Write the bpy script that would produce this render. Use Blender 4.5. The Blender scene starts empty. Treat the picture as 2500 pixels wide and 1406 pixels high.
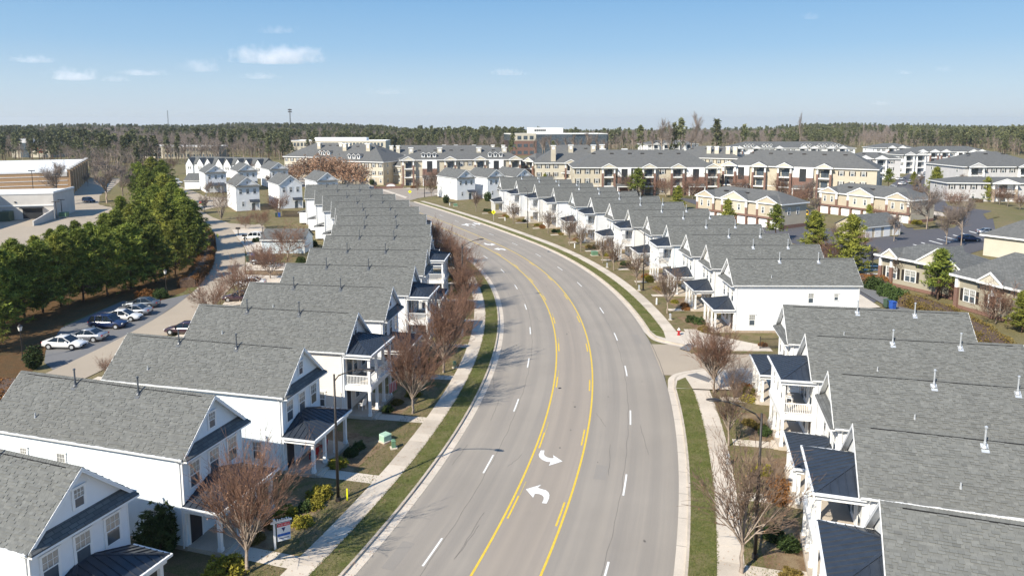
import bpy, bmesh, math, random
import numpy as np
from mathutils import Vector, Matrix
R_ = math.radians
random.seed(7); rng = np.random.default_rng(7)
S = bpy.context.scene
COL = S.collection
# ------------------------------------------------------------------ camera
TH = R_(7.5); F = 1747.3 * math.cos(TH); YH = 299.; CYP = YH + F * math.tan(TH); H = 25.99   # wide lens, frame cropped towards the ground
cd = bpy.data.cameras.new('camera'); cam = bpy.data.objects.new('camera', cd); COL.objects.link(cam)
cam.location = (0, 0, H); cam.rotation_euler = (math.pi / 2 - TH, 0, 0)
cd.sensor_width = 36; cd.lens = 36 * F / 2500; cd.shift_y = -(703 - CYP) / 2500; cd.clip_start = .5; cd.clip_end = 60000
S.camera = cam
# ------------------------------------------------------------------ light
SUN_AZ = math.atan2(-.72, -.69)      # direction towards the sun in plan
SUN_EL = R_(39)
sv = Vector((math.cos(SUN_EL) * math.cos(SUN_AZ), math.cos(SUN_EL) * math.sin(SUN_AZ), math.sin(SUN_EL)))
sl = bpy.data.lights.new('sun', 'SUN'); sl.energy = 5.0; sl.angle = R_(.53); sl.color = (1, .925, .79)
so = bpy.data.objects.new('sun', sl); COL.objects.link(so); so.rotation_euler = sv.to_track_quat('Z', 'Y').to_euler()
W = bpy.data.worlds.new('World'); S.world = W; W.use_nodes = True
wn = W.node_tree; bgn = wn.nodes['Background']
sk = wn.nodes.new('ShaderNodeTexSky'); sk.sky_type = 'NISHITA'; sk.sun_disc = False
sk.sun_elevation = SUN_EL; sk.sun_rotation = math.pi / 2 - SUN_AZ
sk.altitude = 0; sk.air_density = 1.0; sk.dust_density = .2; sk.ozone_density = 4.0
_l = wn.links.new
tcw = wn.nodes.new('ShaderNodeTexCoord'); sxw = wn.nodes.new('ShaderNodeSeparateXYZ'); _l(tcw.outputs['Generated'], sxw.inputs[0])
rmp = wn.nodes.new('ShaderNodeValToRGB'); _l(sxw.outputs[2], rmp.inputs[0]); e = rmp.color_ramp.elements      # clear winter air: pale near the horizon, blue above
for k_, (p_, c_) in enumerate(((0, (5.05, 5.75, 6.6)), (.045, (4.3, 5.6, 6.8)), (.10, (2.8, 4.65, 6.7)), (.17, (1.85, 3.8, 6.3)), (.5, (.85, 2.3, 5.2)))):
    if k_ > 1: e.new(p_)
    e[k_].position = p_; e[k_].color = (*c_, 1)
wmx = wn.nodes.new('ShaderNodeMix'); wmx.data_type = 'RGBA'; wmx.inputs[0].default_value = .88; _l(sk.outputs[0], wmx.inputs[6]); _l(rmp.outputs[0], wmx.inputs[7])
_l(wmx.outputs[2], bgn.inputs[0]); bgn.inputs[1].default_value = .085
S.view_settings.view_transform = 'Standard'; S.view_settings.look = 'None'
S.view_settings.exposure = .55; S.view_settings.gamma = 1; S.view_settings.use_curve_mapping = False
S.cycles.max_bounces = 6; S.cycles.diffuse_bounces = 3; S.cycles.volume_bounces = 5; S.cycles.transparent_max_bounces = 24

# ------------------------------------------------------------------ photo <-> world
def at(px, py, z=0.):
    a = (px - 1250) / F; b = (py - CYP) / F
    t = (H - z) / (math.sin(TH) + b * math.cos(TH))
    return (a * t, (math.cos(TH) - b * math.sin(TH)) * t)
def row(X, Y, z):
    d = Y * math.cos(TH) + (H - z) * math.sin(TH); v = (H - z) * math.cos(TH) - Y * math.sin(TH)
    return CYP + F * v / d
def zof(X, Y, ty):
    lo, hi = -20., 80.
    for _ in range(40):
        m = (lo + hi) / 2
        if row(X, Y, m) > ty: lo = m
        else: hi = m
    return lo

# ------------------------------------------------------------------ materials
def lin(c): return tuple(c) + (1,)
MATS = {}
class NT:
    def __init__(s, name, rough=.8, spec=.3, metal=0.):
        m = bpy.data.materials.new(name); m.use_nodes = True; s.m = m; s.t = m.node_tree; s.b = s.t.nodes['Principled BSDF']
        s.b.inputs['Roughness'].default_value = rough; s.b.inputs['Metallic'].default_value = metal
        s.b.inputs['Specular IOR Level'].default_value = spec; MATS[name] = m
    def n(s, k, **kw):
        x = s.t.nodes.new('ShaderNode' + k)
        for a, b in kw.items():
            if a[0] == 'i' and a[1:].isdigit(): s.put(x.inputs[int(a[1:])], b)
            else: setattr(x, a, b)
        return x
    def put(s, sock, v):
        if isinstance(v, bpy.types.NodeSocket): s.t.links.new(v, sock)
        else: sock.default_value = v
    def coord(s, k='Object'): return s.n('TexCoord').outputs[k]
    def noise(s, vec, scale, det=4, rough=.55, out=0):
        x = s.n('TexNoise'); s.put(x.inputs['Vector'], vec); x.inputs['Scale'].default_value = scale
        x.inputs['Detail'].default_value = det; x.inputs['Roughness'].default_value = rough; return x.outputs[out]
    def ramp(s, v, stops):
        x = s.n('ValToRGB'); s.put(x.inputs[0], v); e = x.color_ramp.elements
        while len(e) < len(stops): e.new(.5)
        for k, (p, c) in enumerate(stops): e[k].position = p; e[k].color = lin(c) if len(c) == 3 else c
        return x.outputs[0]
    def step(s, v, a, b):
        x = s.n('MapRange'); s.put(x.inputs[0], v); x.inputs[1].default_value = a; x.inputs[2].default_value = b; return x.outputs[0]
    def mix(s, f, a, b, mode='MIX'):
        x = s.n('Mix', data_type='RGBA', blend_type=mode); s.put(x.inputs[0], f)
        s.put(x.inputs[6], a if isinstance(a, bpy.types.NodeSocket) else lin(a)); s.put(x.inputs[7], b if isinstance(b, bpy.types.NodeSocket) else lin(b)); return x.outputs[2]
    def math(s, op, a, b=0.):
        x = s.n('Math', operation=op); s.put(x.inputs[0], a); s.put(x.inputs[1], b); return x.outputs[0]
    def scale(s, vec, v3):
        x = s.n('Mapping'); s.put(x.inputs[0], vec); x.inputs['Scale'].default_value = v3; return x.outputs[0]
    def col(s, c): s.put(s.b.inputs['Base Color'], c if isinstance(c, bpy.types.NodeSocket) else lin(c)); return s
    def bump(s, h, strength=.3, dist=.02):
        x = s.n('Bump'); x.inputs['Strength'].default_value = strength; x.inputs['Distance'].default_value = dist
        s.put(x.inputs['Height'], h); s.put(s.b.inputs['Normal'], x.outputs[0]); return s
def simple(name, c, var=.12, scale=1.5, rough=.7, spec=.3, metal=0., bump=0, fine=None):
    t = NT(name, rough, spec, metal); co = t.coord()
    f = t.noise(co, scale, 5, .6)
    f = t.step(f, .3, .7)
    c2 = tuple(x * (1 - 2 * var) for x in c); c1 = tuple(min(1, x * (1 + var)) for x in c)
    k = t.mix(f, c2, c1)
    if fine:
        g = t.step(t.noise(co, fine, 2), .35, .65); k = t.mix(.35, k, t.mix(g, c2, c1))
        if bump: t.bump(g, bump, .02)
    return t.col(k).m
M = {}
M['white'] = simple('white_siding', (.80, .81, .82), .03, .6, .55)
M['warm'] = simple('warm_white_siding', (.78, .765, .72), .03, .6, .55)
M['cool'] = simple('cool_white_siding', (.72, .78, .82), .03, .6, .55)
M['pink'] = simple('cream_siding', (.74, .68, .62), .03, .6, .55)
M['blue'] = simple('pale_blue_siding', (.56, .64, .70), .03, .6, .55)
M['yellow'] = simple('yellow_siding', (.53, .475, .375), .04, .5, .6)
M['cream'] = simple('pale_yellow_siding', (.57, .525, .43), .04, .5, .6)
M['tan'] = simple('tan_siding', (.50, .44, .34), .05, .5, .6)
M['olive'] = simple('taupe_siding', (.36, .33, .26), .05, .5, .6)
M['grey'] = simple('grey_siding', (.55, .54, .54), .04, .5, .6)
M['trim'] = simple('white_trim', (.83, .83, .82), .02, .8, .45)
M['stucco'] = simple('pale_stucco', (.60, .57, .53), .05, .4, .85)
M['foundation'] = simple('tan_brick_base', (.42, .33, .25), .12, 4, .85)
M['concrete'] = simple('concrete', (.60, .525, .435), .10, .45, .85, bump=.2, fine=14)
M['concrete2'] = simple('concrete_stained', (.52, .45, .37), .12, .5, .85, bump=.2, fine=14)
M['kerb'] = simple('kerb_concrete', (.50, .43, .35), .12, .8, .85)
M['metalroof'] = simple('standing_seam_metal', (.033, .041, .056), .12, 2., .36, .5)
M['bronze'] = simple('dark_bronze_paint', (.035, .030, .028), .15, 2, .45, .4)
M['pipe'] = simple('dark_grey_pipe', (.10, .11, .125), .2, 6, .4, .5)
M['galv'] = simple('galvanised_steel', (.62, .64, .66), .08, 6, .35, .5, .4)
M['black'] = simple('black_rubber', (.018, .018, .02), .1, 3, .8)
M['dark'] = simple('dark_interior', (.03, .033, .038), .15, 1, .6)
M['door'] = simple('dark_door', (.045, .04, .045), .15, 1, .4)
M['redpaint'] = simple('red_paint', (.42, .02, .025), .1, 3, .45)
M['bluebin'] = simple('blue_plastic', (.03, .10, .42), .1, 3, .45)
M['greenbin'] = simple('green_plastic', (.06, .10, .07), .1, 3, .5)
M['greenbox'] = simple('green_utility_paint', (.13, .24, .15), .08, 3, .5)
M['palebox'] = simple('pale_green_cover', (.38, .55, .42), .06, 3, .5)
M['yellowsign'] = simple('fluorescent_yellow', (.80, .80, .02), .03, 2, .5)
M['orangesign'] = simple('orange_yellow_sign', (.85, .50, .02), .03, 2, .5)
M['signblue'] = simple('sign_blue', (.02, .12, .45), .03, 2, .5)
M['signnavy'] = simple('sign_navy', (.02, .03, .14), .03, 2, .5)
M['signred'] = simple('sign_red', (.60, .02, .04), .03, 2, .5)
M['signwhite'] = simple('sign_white', (.8, .8, .8), .02, 2, .5)
M['wood'] = simple('grey_wood_fence', (.10, .075, .055), .25, 4, .85)
M['rusthedge'] = None
M['bark'] = simple('pine_bark', (.13, .085, .06), .3, 5, .9)
M['twig'] = simple('reddish_twigs', (.25, .145, .10), .25, .7, .8)
M['twig2'] = simple('tan_twigs', (.21, .145, .105), .25, .7, .8)
M['twig3'] = simple('grey_twigs', (.27, .22, .19), .2, .5, .8)
M['trunk'] = simple('pale_grey_bark', (.36, .29, .235), .2, 6, .85)
def paint(name, c, metal=0., rough=.22):
    t = NT(name, rough, .5, metal); t.b.inputs['Coat Weight'].default_value = .6; t.b.inputs['Coat Roughness'].default_value = .05
    k = t.noise(t.coord(), 2.5, 3); t.col(t.mix(k, tuple(x * .93 for x in c), c)); return t.m
CP = {'white': paint('white_car_paint', (.78, .78, .77)), 'silver': paint('silver_car_paint', (.42, .44, .47), .6, .3), 'black': paint('black_car_paint', (.015, .02, .035)),
      'navy': paint('navy_car_paint', (.015, .03, .09)), 'grey': paint('grey_car_paint', (.16, .18, .20), .5, .3), 'plum': paint('dark_plum_car_paint', (.05, .025, .035)), 'red': paint('red_car_paint', (.4, .03, .02)), 'yellow': paint('yellow_car_paint', (.75, .5, .02))}
def glassy(name, c, rough=.06, var=.5, sc=.9):
    t = NT(name, rough, .8); k = t.step(t.noise(t.coord('Object'), sc, 2), .35, .65)
    t.col(t.mix(k, tuple(x * (1 - var) for x in c), c)); return t.m
M['glass'] = glassy('window_glass', (.10, .13, .16))
M['blind'] = glassy('glass_over_blinds', (.34, .34, .32), .08, .35, 1.6)
M['carglass'] = glassy('car_glass', (.012, .016, .02), .03, .3)
M['lampglass'] = glassy('lamp_lens', (.75, .74, .7), .2, .1)
def shingle_mat(name, tex):
    t = NT(name, .9, .2); co = t.coord('Object')
    if tex:
        sx = t.n('SeparateXYZ'); t.put(sx.inputs[0], co); nn = t.n('SeparateXYZ'); t.put(nn.inputs[0], t.coord('Normal'))
        ax = t.math('ABSOLUTE', nn.outputs[0]); ay = t.math('ABSOLUTE', nn.outputs[1]); sel = t.math('GREATER_THAN', ax, ay)
        u = t.n('Mix', data_type='FLOAT'); t.put(u.inputs[0], sel); t.put(u.inputs[2], sx.outputs[0]); t.put(u.inputs[3], sx.outputs[1])
        cv = t.n('CombineXYZ'); t.put(cv.inputs[0], u.outputs[0]); t.put(cv.inputs[1], t.math('MULTIPLY', sx.outputs[2], 1.6))
        b = t.n('TexBrick'); t.put(b.inputs[0], cv.outputs[0]); b.inputs['Scale'].default_value = 1; b.inputs['Brick Width'].default_value = .45; b.inputs['Row Height'].default_value = .22
        b.inputs['Mortar Size'].default_value = .02; b.inputs['Color1'].default_value = (.10, .105, .103, 1); b.inputs['Color2'].default_value = (.185, .19, .187, 1); b.inputs['Mortar'].default_value = (.05, .052, .053, 1)
        base = b.outputs[0]; t.bump(b.outputs[1], .25, -.02)
    else:
        a = t.n('Attribute'); a.attribute_name = 'shade'
        base = t.ramp(a.outputs['Fac'], [(0, (.115, .119, .113)), (.5, (.168, .173, .163)), (1, (.225, .23, .217))])
    gr = t.step(t.noise(co, 60, 2), .3, .7); st = t.step(t.noise(t.scale(co, (1.2, .25, .25)), 1.1, 4), .3, .75)
    k = t.mix(gr, t.mix(.7, base, (.11, .11, .11)), base); k = t.mix(.12, k, t.mix(st, (.11, .115, .11), (.20, .20, .185))); t.col(k); return t.m
M['shingle'] = shingle_mat('asphalt_shingle', False); M['roof'] = shingle_mat('asphalt_shingle_roofing', True)
def apt_roof():
    t = NT('apartment_shingle', .9, .2); co = t.coord(); a = t.step(t.noise(co, 1.6, 5, .7), .3, .7); b = t.step(t.noise(t.scale(co, (.3, .3, 3)), 2.2, 3), .3, .7)
    t.col(t.mix(b, t.mix(a, (.085, .088, .088), (.14, .14, .137)), t.mix(a, (.11, .113, .112), (.155, .155, .152)))); return t.m
M['aroof'] = apt_roof()
def brick(name, c1, c2, mo, w=.22, h=.075):
    t = NT(name, .9, .2); co = t.coord('Object'); sx = t.n('SeparateXYZ'); t.put(sx.inputs[0], co)
    cv = t.n('CombineXYZ'); t.put(cv.inputs[0], t.math('ADD', sx.outputs[0], sx.outputs[1])); t.put(cv.inputs[1], sx.outputs[2])
    b = t.n('TexBrick'); t.put(b.inputs[0], cv.outputs[0]); b.inputs['Scale'].default_value = 1; b.inputs['Brick Width'].default_value = w; b.inputs['Row Height'].default_value = h
    b.inputs['Mortar Size'].default_value = .01; b.inputs['Color1'].default_value = lin(c1); b.inputs['Color2'].default_value = lin(c2); b.inputs['Mortar'].default_value = lin(mo)
    t.col(t.mix(.3, b.outputs[0], t.mix(t.noise(co, .5, 4), c1, c2))); return t.m
M['brick'] = brick('red_brick', (.15, .072, .056), (.22, .115, .09), (.30, .24, .2))
M['tanbrick'] = brick('tan_brick', (.42, .26, .14), (.50, .33, .19), (.42, .33, .24), .6, .2)
M['stone'] = brick('pale_stone', (.42, .34, .26), (.55, .46, .36), (.4, .35, .3), .5, .3)
def ground_mat():
    t = NT('winter_lawn', .95, .1); co = t.coord(); a = t.step(t.noise(co, .09, 6, .65), .35, .65); b = t.step(t.noise(co, 1.3, 5, .7), .3, .7); c = t.step(t.noise(co, 9, 3), .3, .7)
    g = t.mix(b, (.105, .108, .038), (.17, .15, .065)); d = t.mix(b, (.18, .13, .075), (.26, .195, .115)); k = t.mix(a, g, d); k = t.mix(.35, k, t.mix(c, (.05, .06, .02), (.30, .27, .15)))
    t.col(k).bump(c, .5, .05); return t.m
M['ground'] = ground_mat()
def lawn(name, g1, g2, dry, amt=.5):
    t = NT(name, .95, .1); co = t.coord(); a = t.step(t.noise(co, .7, 5, .7), .62 - .25 * amt, .85 - .25 * amt); b = t.step(t.noise(co, 3.5, 4, .7), .3, .7); c = t.step(t.noise(co, 16, 3, .7), .32, .68)
    k = t.mix(a, t.mix(b, g1, g2), dry); k = t.mix(c, t.mix(.45, k, (.02, .03, .01)), t.mix(.15, k, (.5, .45, .25))); t.col(k).bump(c, .8, .06); return t.m
M['grass'] = lawn('green_winter_grass', (.095, .125, .022), (.175, .19, .052), (.27, .225, .11), .75)
M['grass2'] = lawn('patchy_winter_grass', (.11, .12, .032), (.19, .18, .065), (.27, .20, .115), 1.1)
M['mulch'] = lawn('brown_mulch', (.20, .11, .07), (.31, .19, .125), (.42, .31, .2), .8)
M['straw'] = lawn('pine_straw', (.12, .05, .022), (.20, .09, .04), (.08, .055, .03), .6)
def road_mat(name, base, center=None, streak=True):
    t = NT(name, .9, .25); co = t.coord('UV'); ob = t.coord('Object')
    g = t.step(t.noise(ob, 22, 3, .8), .28, .72); big = t.step(t.noise(ob, .12, 5, .6), .3, .7)
    k = t.mix(big, tuple(x * .90 for x in base), tuple(x * 1.07 for x in base))
    if center:
        sx = t.n('SeparateXYZ'); t.put(sx.inputs[0], co); u = t.math('ABSOLUTE', t.math('SUBTRACT', sx.outputs[0], 0.)); f = t.step(u, 2.2, 1.6)
        k = t.mix(f, k, t.mix(big, tuple(x * .93 for x in center), center))
        sn = t.math('SINE', t.math('MULTIPLY', t.math('ABSOLUTE', sx.outputs[0]), 3.5)); k = t.mix(t.math('MULTIPLY', t.step(sn, -.2, 1.), .17), k, (.12, .115, .11))
        st = t.step(t.noise(t.scale(co, (1.6, .03, 1)), 1., 4, .6), .45, .75); k = t.mix(t.math('MULTIPLY', st, .28), k, (.15, .14, .14))
    bl = t.step(t.noise(ob, .35, 4, .65), .62, .78); k = t.mix(t.math('MULTIPLY', bl, .3), k, tuple(x * .72 for x in base))
    k = t.mix(g, t.mix(.28, k, (.06, .06, .06)), t.mix(.16, k, (.55, .52, .48))); t.col(k).bump(g, .25, .01); return t.m
M['road'] = road_mat('weathered_asphalt', (.34, .297, .246), (.375, .314, .252))
M['patch'] = road_mat('asphalt_repair', (.285, .255, .22))
M['alley'] = road_mat('pale_alley_asphalt', (.43, .352, .262))
M['lot'] = road_mat('parking_asphalt', (.15, .15, .155))
M['sealed'] = road_mat('dark_sealed_asphalt', (.062, .062, .078))
M['joint'] = simple('dark_joint', (.15, .135, .12), .3, 3, .95)
M['wpaint'] = simple('white_road_paint', (.78, .77, .74), .05, 4, .7)
M['ypaint'] = simple('yellow_road_paint', (.72, .50, .06), .08, 3, .7)
M['yghost'] = simple('worn_yellow_road_paint', (.48, .38, .15), .12, 3, .8)
M['whiteroof'] = simple('white_membrane_roof', (.78, .78, .76), .03, .05, .6)
def foliage(name, dark, light, mid=None, sc=.5):
    t = NT(name, .75, .25); co = t.coord('Object'); a = t.n('Attribute'); a.attribute_name = 'shade'
    f = t.mix(.45, t.ramp(a.outputs['Fac'], [(0, (0, 0, 0)), (1, (1, 1, 1))]), t.ramp(t.noise(co, sc, 4, .7), [(.3, (0, 0, 0)), (.7, (1, 1, 1))]))
    r = t.n('ObjectInfo'); k = t.ramp(f, [(.1, dark), (.5, mid or tuple((x + y) / 2 for x, y in zip(dark, light))), (.9, light)])
    hs = t.n('HueSaturation'); t.put(hs.inputs['Value'], t.step2(r.outputs['Random'], .68, 1.25)); t.put(hs.inputs['Color'], k)
    t.col(hs.outputs[0]); return t.m
def step2(s, v, a, b):
    x = s.n('MapRange'); s.put(x.inputs[0], v); x.inputs[3].default_value = a; x.inputs[4].default_value = b; return x.outputs[0]
NT.step2 = step2
M['needle'] = foliage('pine_needles', (.055, .085, .014), (.34, .38, .06), (.16, .20, .036))
M['needle2'] = foliage('yellow_green_needles', (.09, .11, .016), (.42, .42, .07), (.23, .25, .045))
M['farneedle'] = foliage('distant_pine_needles', (.060, .076, .036), (.215, .215, .098), (.125, .138, .065), .2)
M['shrub'] = foliage('dark_evergreen_leaves', (.018, .035, .010), (.085, .13, .035))
M['shrubgold'] = foliage('golden_green_leaves', (.10, .09, .012), (.42, .36, .05))
M['rust'] = foliage('rust_brown_hedge_leaves', (.13, .055, .015), (.36, .17, .055))
M['olivehedge'] = foliage('olive_rust_hedge_leaves', (.10, .075, .018), (.30, .22, .06))
M['oakleaf'] = foliage('dry_oak_leaves', (.30, .175, .11), (.60, .38, .25))
M['blade'] = foliage('grass_blade', (.10, .13, .025), (.32, .28, .12), (.17, .19, .05))
M['bareleaf'] = foliage('dry_clinging_leaves', (.30, .15, .08), (.50, .30, .18))

# ------------------------------------------------------------------ mesh building
class MB:
    def __init__(s): s.v = []; s.f = []; s.m = []; s.uv = {}; s.sh = []
    def pt(s, *p):
        n = len(s.v); s.v += [tuple(q) for q in p]; return list(range(n, n + len(p)))
    def face(s, pts, m=0, sh=.5): s.f.append(s.pt(*pts)); s.m.append(m); s.sh.append(sh)
    def box(s, x0, x1, y0, y1, z0, z1, m=0, sh=.5):
        i = s.pt((x0, y0, z0), (x1, y0, z0), (x1, y1, z0), (x0, y1, z0), (x0, y0, z1), (x1, y0, z1), (x1, y1, z1), (x0, y1, z1))
        for q in ((3, 2, 1, 0), (4, 5, 6, 7), (0, 1, 5, 4), (1, 2, 6, 5), (2, 3, 7, 6), (3, 0, 4, 7)): s.f.append([i[k] for k in q]); s.m.append(m); s.sh.append(sh)
        return s
    def prism(s, pts, d, m=0):
        """extrude polygon pts (3d) by vector d"""
        n = len(pts); a = s.pt(*pts); b = s.pt(*[(p[0] + d[0], p[1] + d[1], p[2] + d[2]) for p in pts])
        s.f.append(a[::-1]); s.f.append(b); s.m += [m, m]; s.sh += [.5, .5]
        for k in range(n): s.f.append([a[k], a[(k + 1) % n], b[(k + 1) % n], b[k]]); s.m.append(m); s.sh.append(.5)
        return s
    def tube(s, p, q, r0, r1=None, n=8, m=0, cap=True, sh=.5):
        r1 = r0 if r1 is None else r1; p = Vector(p); q = Vector(q); d = (q - p)
        if d.length < 1e-6: return s
        d.normalize(); u = d.orthogonal().normalized(); w = d.cross(u)
        A = [p + (u * math.cos(t) + w * math.sin(t)) * r0 for t in [2 * math.pi * k / n for k in range(n)]]
        B = [q + (u * math.cos(t) + w * math.sin(t)) * r1 for t in [2 * math.pi * k / n for k in range(n)]]
        a = s.pt(*A); b = s.pt(*B)
        for k in range(n): s.f.append([a[k], a[(k + 1) % n], b[(k + 1) % n], b[k]]); s.m.append(m); s.sh.append(sh)
        if cap: s.f.append(a[::-1]); s.f.append(b); s.m += [m, m]; s.sh += [sh, sh]
        return s
    def beam(s, p, q, w, h, m=0):
        """box beam from p to q, width w across, height h"""
        p = Vector(p); q = Vector(q); d = (q - p).normalized(); up = Vector((0, 0, 1)) if abs(d.z) < .95 else Vector((1, 0, 0))
        u = d.cross(up).normalized() * w / 2; v = u.cross(d).normalized() * h / 2
        a = s.pt(p - u - v, p + u - v, p + u + v, p - u + v); b = s.pt(q - u - v, q + u - v, q + u + v, q - u + v)
        for f in ([a[3], a[2], a[1], a[0]], b): s.f.append(f); s.m.append(m); s.sh.append(.5)
        for k in range(4): s.f.append([a[k], a[(k + 1) % 4], b[(k + 1) % 4], b[k]]); s.m.append(m); s.sh.append(.5)
        return s
    def mesh(s, name, mats, smooth=False, shade=False):
        me = bpy.data.meshes.new(name); me.from_pydata(s.v, [], s.f)
        for m in (mats if isinstance(mats, (list, tuple)) else [mats]): me.materials.append(M[m] if isinstance(m, str) else m)
        me.polygons.foreach_set('material_index', s.m)
        if smooth: me.polygons.foreach_set('use_smooth', [True] * len(s.f))
        if shade: at_ = me.attributes.new('shade', 'FLOAT', 'FACE'); at_.data.foreach_set('value', s.sh)
        bm = bmesh.new(); bm.from_mesh(me); bmesh.ops.recalc_face_normals(bm, faces=bm.faces); bm.to_mesh(me); bm.free()
        me.update(); return me
def npmesh(name, V, Fc, mats, shade=None, mi=None):
    """V (n,3); Fc (m,3) triangles"""
    me = bpy.data.meshes.new(name); me.vertices.add(len(V)); me.vertices.foreach_set('co', np.asarray(V, np.float32).ravel())
    k = Fc.shape[1]; me.loops.add(len(Fc) * k); me.loops.foreach_set('vertex_index', np.asarray(Fc, np.int32).ravel())
    me.polygons.add(len(Fc)); me.polygons.foreach_set('loop_start', np.arange(len(Fc), dtype=np.int32) * k)
    for m in mats: me.materials.append(M[m])
    if mi is not None: me.polygons.foreach_set('material_index', np.asarray(mi, np.int32))
    if shade is not None: a = me.attributes.new('shade', 'FLOAT', 'FACE'); a.data.foreach_set('value', np.asarray(shade, np.float32))
    me.update(calc_edges=True); return me
def tag(o, label=None, cat=None, group=None, kind=None):
    if label: o['label'] = label
    if cat: o['category'] = cat
    if group: o['group'] = group
    if kind: o['kind'] = kind
    return o
def obj(name, me, parent=None, loc=None, rz=0., **kw):
    o = bpy.data.objects.new(name, me); COL.objects.link(o)
    if parent is not None: o.parent = parent
    if loc is not None: o.location = loc
    if rz: o.rotation_euler = (0, 0, rz)
    return tag(o, **kw)
def part(name, mb, mats, parent, **kw):
    sm = kw.pop('smooth', False); sh = kw.pop('shade', False)
    return obj(name, mb.mesh(name, mats, sm, sh), parent, **kw)
def empty(name, loc=(0, 0, 0), rz=0., **kw): return obj(name, None, None, loc, rz, **kw)
class Kit:
    """a thing built once as a tree of (name, mesh, parent, transform) and copied by place()"""
    def __init__(s, name): s.name = name; s.i = []
    def add(s, name, me, parent=-1, mw=None, label=None, kind=None): s.i.append((name, me, parent, mw, label, kind)); return len(s.i) - 1
    def place(s, loc, rz=0., label=None, cat=None, group=None, scale=None, name=None, skip=()):
        r = empty(name or s.name, loc, rz, label=label, cat=cat, group=group)
        if scale: r.scale = scale if isinstance(scale, (tuple, list)) else (scale,) * 3
        L = []
        for nm, me, p, mw, lab, kd in s.i:
            if nm in skip: L.append(None); continue
            o = bpy.data.objects.new(nm, me); COL.objects.link(o); o.parent = r if p < 0 else L[p]
            if mw is not None: o.matrix_local = mw
            if lab: o['label'] = lab
            if kd: o['kind'] = kd
            L.append(o)
        return r
T = Matrix.Translation
def Rz(a): return Matrix.Rotation(a, 4, 'Z')
ORD = ['first', 'second', 'third', 'fourth', 'fifth', 'sixth', 'seventh', 'eighth', 'ninth', 'tenth', 'eleventh', 'twelfth', 'thirteenth', 'fourteenth', 'fifteenth', 'sixteenth', 'seventeenth', 'eighteenth', 'nineteenth', 'twentieth']
# ------------------------------------------------------------------ road reference line
CX, CY, RC = -158., 87.64, 165.25
S1 = RC * R_(22.); R2 = 900.
def center(s):
    if s <= S1:
        a = s / RC; return CX + RC * math.cos(a), CY + RC * math.sin(a), a
    a0 = R_(22.); a = a0 + (s - S1) / R2
    qx = CX + (RC - R2) * math.cos(a0); qy = CY + (RC - R2) * math.sin(a0)
    return qx + R2 * math.cos(a), qy + R2 * math.sin(a), a
def rp(s, o):
    x, y, a = center(s); return (x + o * math.cos(a), y + o * math.sin(a))
def frame(s, o, z=0.):
    x, y, a = center(s); return (x + o * math.cos(a), y + o * math.sin(a), z), a
def sheet(name, pts, z, mat, parent=None, world=False, **kw):
    P = [(p if world else at(*p)) for p in pts]
    me = bpy.data.meshes.new(name); me.from_pydata([(x, y, z) for x, y in P], [], [list(range(len(P)))]); me.materials.append(M[mat])
    bm = bmesh.new(); bm.from_mesh(me); bmesh.ops.triangulate(bm, faces=bm.faces)
    for f in bm.faces:
        if f.normal.z < 0: f.normal_flip()
    bm.to_mesh(me); bm.free()
    return obj(name, me, parent, **kw)
def smooth(P, n=8):
    """Catmull-Rom through points"""
    P = [np.array(p, float) for p in P]; Q = [2 * P[0] - P[1]] + P + [2 * P[-1] - P[-2]]; out = []
    for i in range(1, len(Q) - 2):
        for k in range(n):
            t = k / n; a, b, c, d = Q[i - 1:i + 3]
            out.append(tuple(.5 * ((2 * b) + (c - a) * t + (2 * a - 5 * b + 4 * c - d) * t * t + (3 * b - a - 3 * c + d) * t ** 3)))
    out.append(tuple(P[-1])); return out
def offs(P, d):
    P = np.array(P, float); t = np.gradient(P, axis=0); t /= np.linalg.norm(t, axis=1)[:, None]
    return P + np.c_[t[:, 1], -t[:, 0]] * d        # to the right of travel
def band(name, P, d0, d1, z, mat, parent=None, h=0., **kw):
    A = offs(P, d0); B = offs(P, d1); n = len(P); mb = MB(); s = np.r_[0, np.cumsum(np.linalg.norm(np.diff(np.array(P), axis=0), axis=1))]
    uv = []
    for i in range(n - 1):
        mb.face([(*A[i], z), (*B[i], z), (*B[i + 1], z), (*A[i + 1], z)]); uv += [(d0, s[i]), (d1, s[i]), (d1, s[i + 1]), (d0, s[i + 1])]
    if h:
        for i in range(n - 1):
            mb.face([(*A[i], z - h), (*A[i + 1], z - h), (*A[i + 1], z), (*A[i], z)]); mb.face([(*B[i], z - h), (*B[i + 1], z - h), (*B[i + 1], z), (*B[i], z)]); uv += [(0, 0)] * 8
    me = bpy.data.meshes.new(name); me.from_pydata(mb.v, [], mb.f); me.materials.append(M[mat]); l = me.uv_layers.new(name='UVMap')
    l.data.foreach_set('uv', np.array(uv, np.float32).ravel()); me.update()
    if not h:
        bm = bmesh.new(); bm.from_mesh(me)
        for f in bm.faces:
            if f.normal.z < 0: f.normal_flip()
        bm.to_mesh(me); bm.free()
    return obj(name, me, parent, **kw)
def cl(s0, s1, step=2.): 
    n = max(2, int(abs(s1 - s0) / step)); return [rp(s0 + (s1 - s0) * k / n, 0) for k in range(n + 1)]
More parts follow.
